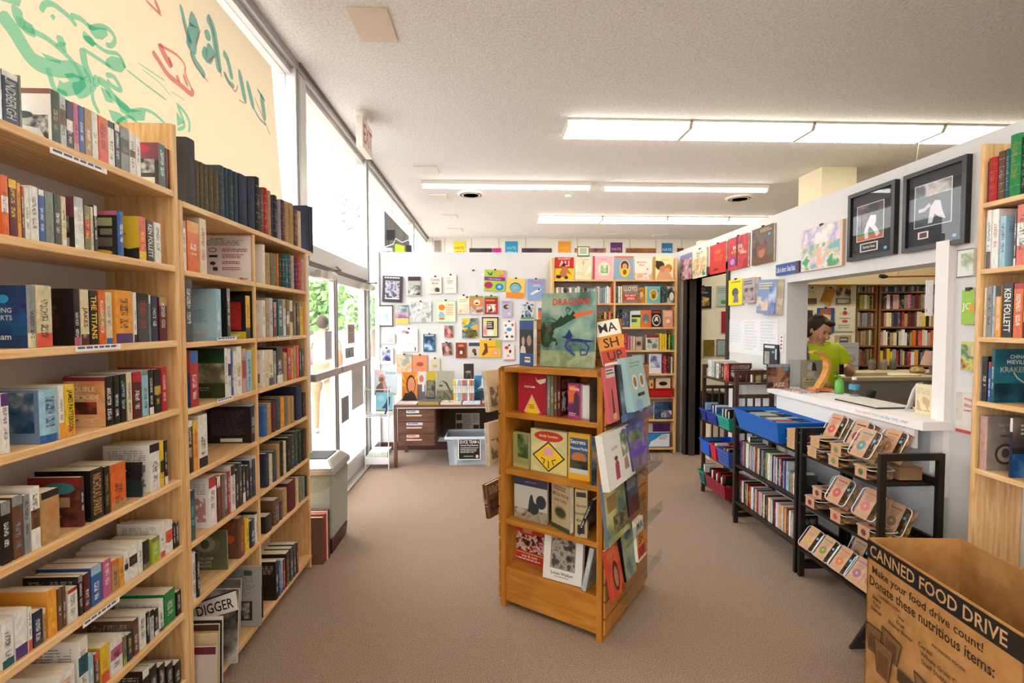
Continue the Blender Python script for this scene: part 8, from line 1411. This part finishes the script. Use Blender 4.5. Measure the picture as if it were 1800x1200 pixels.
shirt = chain([('s', None, (0, 0, 1.0), (.185, .15)), ('m', 's', (0, -.005, 1.15), (.185, .14)), ('c', 'm', (0, -.01, 1.27), (.2, .145)), ('u', 'c', (0, 0, 1.375), (.13, .1)), ('n', 'u', (0, 0, 1.415), (.068, .062)), ('ls', 'u', (.188, 0, sh-.02), .072), ('le', 'ls', (.24, -.02, 1.225), .068), ('rs', 'u', (-.168, 0, sh-.02), .068), ('re', 'rs', (-.213, 0, 1.22), .062)])
join([skinmesh(*shirt)], 'shirt', P, NEON)
pants = chain([('p', None, (0, 0, .95), (.15, .12)), ('lh', 'p', (.09, 0, .84), .1), ('lk', 'lh', (.1, -.01, .48), .078), ('la', 'lk', (.1, .02, .1), .062), ('rh', 'p', (-.09, 0, .84), .1), ('rk', 'rh', (-.1, -.01, .48), .078), ('ra', 'rk', (-.1, .02, .1), .062)])
join([skinmesh(*pants)], 'trousers', P, mat('22242c', .8))
st = MB(); st.tube([(-.10, .075, 1.42), (-.12, 0, 1.448), (-.125, -.09, 1.40), (-.125, -.135, 1.25), (-.12, -.13, 1.08)], .01, mat('6c6c74', .8), n=8); st.build('bag_strap', P, local=True)
for s in (-1, 1): join([sphere((s*.1, -.05, .035), (.045, .12, .036))], 'shoe', P, mat('2a2a2c'))
w_ = P.matrix_basis
bpy.context.view_layer.update(); hw = P.matrix_world @ Vector((.035, -.31, 1.235))
m = MB(); m.box(hw.x-.022, hw.y-.012, hw.z-.05, hw.x+.012, hw.y-.004, hw.z+.03, mat('1c1c20', .3)); tag(m.build('phone'), 'small dark phone held in the hand of the person behind the counter', 'phone')
# ================================================================ outside the shop window
GR = 6.0
m = MB(); m.box(-5.2, -6, -.12, XG-.1, 45, -.02, noisemat(['b8b2a8', 'a8a298'], 3, 1, .9)); struct(m.build('pavement'))
m = MB(); m.box(-60, -30, -.3, -5.2, 90, -.15, noisemat(['6e6c6a', '7c7a77'], 2, 2, .9)); struct(m.build('street'))
def building(name, x0, x1, y0, y1, h, c, label, nwin=6):
    t = thing(name, label, 'building', ((x0+x1)/2, (y0+y1)/2, -.15)); MB().box(x0, y0, -.15, x1, y1, h, mat(c, .9)).build('wall', t); MB().box(x0-.2, y0-.2, h, x1+.2, y1+.2, h+.4, mat('9a948c', .8)).build('roof', t)
    for k in range(nwin):
        y = y0+(y1-y0)*(k+.25)/nwin; f = MB().box(x1, y, .6, x1+.04, y+(y1-y0)/nwin*.5, 2.6, mat('dcdcda')).build('window', t); MB().box(x1+.04, y+.1, .7, x1+.05, y+(y1-y0)/nwin*.5-.1, 2.5, mat('5a6a74', .2)).build('pane', f)
building('shop_building', -40, -30, -10, 60, 4.5, 'd8cfc0', 'pale shop building across the street seen through the glass door', 8)
building('shop_building', -28, -6, 62, 72, 5.5, 'c8bcae', 'tan building at the far end of the street seen through the glass')
def tree(x, y, h, label, seed):
    r = random.Random(seed); t = thing('street_tree', label, 'tree', (x, y, -.15)); MB().tube([(x, y, -.15), (x+.1, y, h*.3), (x, y+.1, h*.6)], .12, mat('6a5644', .9), radii=[.16, .12, .06]).build('trunk', t)
    bm = bmesh.new()
    for k in range(900):
        a, b = r.uniform(0, 6.28), r.gauss(0, 1); rr = abs(r.gauss(0, .5)); c = Vector((x+math.cos(a)*rr*h*.32, y+math.sin(a)*rr*h*.32, h*.62+max(-1.3, min(1.5, b))*h*.17)); s = r.uniform(.1, .22)
        u = Vector((r.gauss(0, 1), r.gauss(0, 1), r.gauss(0, 1))).normalized(); v = u.orthogonal().normalized()*s; w2 = u.cross(v).normalized()*s*.6
        bm.faces.new([bm.verts.new(c-v), bm.verts.new(c+w2), bm.verts.new(c+v), bm.verts.new(c-w2)])
    me = bpy.data.meshes.new('foliage'); bm.to_mesh(me); bm.free(); me.transform(Matrix.Translation((-x, -y, .15))); me.materials.append(noisemat(['5c8a44', '7aa458', '48703a'], 2, seed)); o = bpy.data.objects.new('foliage', me); COL.objects.link(o); o.parent = t
tree(-6.8, 20, 3.6, 'small green street tree seen through the left door leaf', 1); tree(-6.3, 26, 3.4, 'small green street tree seen through the right door leaf', 2); tree(-12, 33, 5, 'taller green street tree farther off beyond the glass door', 3)
# parked car
cx, cy = -7.1, 15.5
t = thing('parked_car', 'red car parked outside beyond the glass doors', 'car', (cx, cy, -.15)); CR_ = mat('b81c20', .25)
prof = [(-2.1, .3), (-2.15, .65), (-1.9, .82), (-1.2, .9), (-.7, 1.35), (.7, 1.38), (1.3, .95), (2.0, .85), (2.15, .6), (2.1, .3)]
MB().prism([(cy+p[0], p[1]-.15) for p in prof], cx-.8, cx+.8, 0, CR_).build('car_body', t, bevel=.05)
MB().prism([(cy+p[0], p[1]-.15) for p in ((-1.05, .93), (-.62, 1.3), (.62, 1.32), (1.1, .96))], cx-.81, cx+.81, 0, mat('20262c', .1)).build('side_windows', t)
for dx in (-.72, .72):
    for dy in (-1.35, 1.35): MB().cyl((cx+dx-.1, cy+dy, .17), (cx+dx+.12, cy+dy, .17), .32, mat('1c1c1c'), n=20).build('wheel', t)
# passer-by
Q = thing('person', 'person in tan shorts walking past outside the glass door', 'person', (-2.45, 7.2, -.02), math.radians(200))
b2 = chain([('p', None, (0, 0, .95), (.13, .1)), ('s', 'p', (0, 0, 1.15), (.12, .1)), ('c', 's', (0, 0, 1.32), (.15, .1)), ('u', 'c', (0, 0, 1.42), (.09, .07)), ('n', 'u', (0, 0, 1.5), .05), ('n2', 'n', (0, -.01, 1.56), .05),
 ('ls', 'u', (.18, 0, 1.38), .055), ('le', 'ls', (.24, .04, 1.12), .042), ('lw', 'le', (.24, -.08, .92), .028), ('rs', 'u', (-.18, 0, 1.38), .055), ('re', 'rs', (-.24, -.02, 1.12), .042), ('rw', 're', (-.24, -.16, .96), .028),
 ('lh', 'p', (.09, 0, .86), .085), ('lk', 'lh', (.1, -.14, .5), .058), ('la', 'lk', (.1, -.16, .1), .038), ('lt', 'la', (.1, -.28, .04), .033), ('rh', 'p', (-.09, 0, .86), .085), ('rk', 'rh', (-.1, .06, .5), .058), ('ra', 'rk', (-.1, .3, .16), .038), ('rt', 'ra', (-.1, .22, .06), .033)])
I3 = Matrix.Identity(3)
ms = [skinmesh(*b2), sphere((0, -.02, 1.62), (.076, .093, .115), I3, headshape), sphere((0, -.112, 1.6), (.013, .016, .02))]+fingers((.24, -.08, .92), (0, -.2, -1), (1, 0, 0), (0, -1, 0), curl=.5)+fingers((-.24, -.16, .96), (0, -.4, -1), (-1, 0, 0), (0, -1, 0), curl=.5)
join(ms, 'body', Q, mat('c89878', .6), .0045)
join([skinmesh(*chain([('s', None, (0, 0, .98), (.15, .12)), ('c', 's', (0, 0, 1.3), (.17, .12)), ('u', 'c', (0, 0, 1.43), (.1, .08)), ('ls', 'u', (.18, 0, 1.38), .068), ('le', 'ls', (.22, .02, 1.22), .06), ('rs', 'u', (-.18, 0, 1.38), .068), ('re', 'rs', (-.22, -.01, 1.22), .06)]))], 'shirt', Q, mat('b8c8b0', .8))
join([skinmesh(*chain([('p', None, (0, 0, .96), (.15, .12)), ('lh', 'p', (.09, 0, .84), .105), ('lk', 'lh', (.1, -.11, .6), .085), ('rh', 'p', (-.09, 0, .84), .105), ('rk', 'rh', (-.1, .04, .6), .085)]))], 'shorts', Q, mat('b09c80', .8))
join([sphere((0, .005, 1.645), (.084, .098, .105), I3)], 'hair', Q, mat('4a3a2c', .8))
for s, y in ((.1, -.22), (-.1, .26)): join([sphere((s, y, .045 if y < 0 else .1), (.045, .13, .04))], 'shoe', Q, mat('d8d4cc'))
# notices and a painted reflection on the glass doors
def gl(x0, x1, yt, yb, spec, label, name='door_notice', cat='notice', base='d8d8dc'): return art_at('L', XG+.006, x0, x1, yt, yb, spec, label, cat, th=.002, off=.0005, base=base, name=name, pages=False)
gl(571, 583, 582, 633, [('r', 0, 0, 1, 1, 'c8c8d4'), ('r', 0, .88, 1, 1, 'a8a8bc'), ('L', .1, .05, .9, .85, 12, '8c8ca4')], 'grey opening hours sheet on the left glass door leaf')
gl(611, 623, 570, 604, [('r', 0, 0, 1, 1, 'a8948c'), ('L', .1, .6, .9, .95, 3, '6a5450'), ('L', .1, .05, .9, .5, 7, '7c6862')], 'brown printed poster on the right glass door leaf')
gl(607, 622, 612, 630, [('n', 0, 0, 1, 1, ['5a626c', '8a929c', '4a505a'], 10)], 'small dark grey painted reflection on the right glass door leaf', 'door_sticker', 'sticker')  # dark reflection in the glass, painted on a thin flat sheet
gl(618, 638, 650, 722, [('r', 0, 0, 1, 1, 'b8b4b2'), ('L', .1, .4, .9, .9, 8, 'a09c9a')], 'large grey paper sheet low on the right glass door leaf')
gl(600, 613, 700, 745, [('r', 0, 0, 1, 1, '8c8482'), ('L', .1, .1, .9, .9, 9, '6a6462')], 'brown grey leaflet low at the meeting stile of the doors')
# outline drawing lettered on the transom glass
def transom():
    XT = XG+.0; o_ = thing('window_decal', 'mirrored lettering and dog outline drawn on the glass above the doors', 'window decal', (XG, 5.3, 2.3)); INK = mat('9a9aa2', .6)
    def strokes(name, ss, wd):
        m = MB()
        for pts in ss:
            P_ = [on(x, y, 0, XG-.0155) for x, y in pts]; N = len(P_); L = []; R2 = []
            for i, q in enumerate(P_):
                d = P_[min(i+1, N-1)]-P_[max(i-1, 0)]; d = Vector((0, d.y, d.z)).normalized(); nn = Vector((0, -d.z, d.y))*wd*.5; L.append(q+nn); R2.append(q-nn)
            m.add(L+R2, [(i, i+1, N+i+1, N+i) for i in range(N-1)], INK)
        m.build(name, o_)
    strokes('dog_outline', [[(604, 402), (608, 412), (606, 425), (612, 440), (622, 448), (630, 440), (632, 425)], [(610, 404), (618, 400), (626, 404), (630, 414)], [(616, 410), (620, 418), (616, 424), (612, 416), (616, 410)], [(606, 425), (600, 415), (604, 402)], [(612, 440), (608, 452), (618, 456), (622, 448)], [(622, 420), (628, 424), (624, 430)], [(600, 376), (608, 374), (608, 388), (601, 389), (600, 376)]], .012)
    mb = MB(); vs, fs, tw, th = text_tris('2nd hand books'); a = on(595, 364, 0, XG-.0155); b = on(632, 386, 0, XG-.0155); Lt = abs(b.y-a.y); sc = Lt/tw
    mb.add([(XG-.0155, b.y-vx*sc, b.z+vz*sc*1.5+.02) for vx, vz in vs], fs, INK); mb.build('lettering', o_)
transom()
# door closers on the header
for k, (y, l) in enumerate(((4.12, 'silver door closer above the left glass door leaf'), (5.45, 'silver door closer above the right glass door leaf'))):
    t = thing('door_closer', l, 'door closer', (XG+.07, y, 1.98)); MB().box(XG+.05, y-.14, HZ-.12, XG+.11, y+.14, HZ-.055, mat('cfccc8', .4, .3)).build('closer_body', t, bevel=.01); MB().cyl((XG+.13, y-.03, HZ-.09), (XG+.13, y+.09, HZ-.09), .035, mat('dcdad8', .4)).build('cylinder', t)
    MB().tube([(XG+.08, y, HZ-.05), (XG+.16, y+.18, HZ-.03), (XG+.07, y+.36, HZ+.02)], .008, mat('6a6866', .4, .5)).build('arm', t)
# ================================================================ everything left on the small far shelves: one mass of spines
def stuffmat():
    m, t, b = newmat('far_spines'); a = nd(t, 'ShaderNodeAttribute'); a.attribute_name = 'c1'; c = nd(t, 'ShaderNodeAttribute'); c.attribute_name = 'c3'; tc = nd(t, 'ShaderNodeTexCoord'); mp = nd(t, 'ShaderNodeMapping'); mp.inputs['Scale'].default_value = (60, 3, 45); t.links.new(tc.outputs['Object'], mp.inputs[0])
    n = nd(t, 'ShaderNodeTexNoise'); n.inputs['Scale'].default_value = 1; t.links.new(mp.outputs[0], n.inputs['Vector']); g = _m(t, 'MULTIPLY', _m(t, 'GREATER_THAN', n.outputs[0], .6), .3); mx = nd(t, 'ShaderNodeMixRGB'); t.links.new(g, mx.inputs[0]); t.links.new(a.outputs['Color'], mx.inputs[1]); t.links.new(c.outputs['Color'], mx.inputs[2]); t.links.new(mx.outputs[0], b.inputs['Base Color']); b.inputs['Roughness'].default_value = .5; return m
mb = MB(); sm_ = stuffmat(); K1c = []; K3c = []
for (p, t_, h, c1, c3, s) in STUFF:
    x, y, z, a = p; ca, sa = math.cos(a), math.sin(a); d = .15
    pts = []
    for zz in (z+.001, z+.001+h):
        for lx, ly in ((-t_/2, 0), (t_/2, 0), (t_/2, d), (-t_/2, d)): pts.append((x+lx*ca-ly*sa, y+lx*sa+ly*ca, zz))
    mb.hexa(pts, sm_); K1c += [(*lin(HEX.get(c1, c1)), 1)]*24; K3c += [(*lin(HEX.get(c3, c3)), 1)]*24
o = mb.build('shelved_books'); me = o.data
for n, L in (('c1', K1c), ('c3', K3c)):
    at = me.color_attributes.new(n, 'FLOAT_COLOR', 'CORNER'); at.data.foreach_set('color', [v for c in L for v in c])
tag(o, 'rows of small book spines on the back bookcase and the office shelves', 'book spines', kind='stuff')
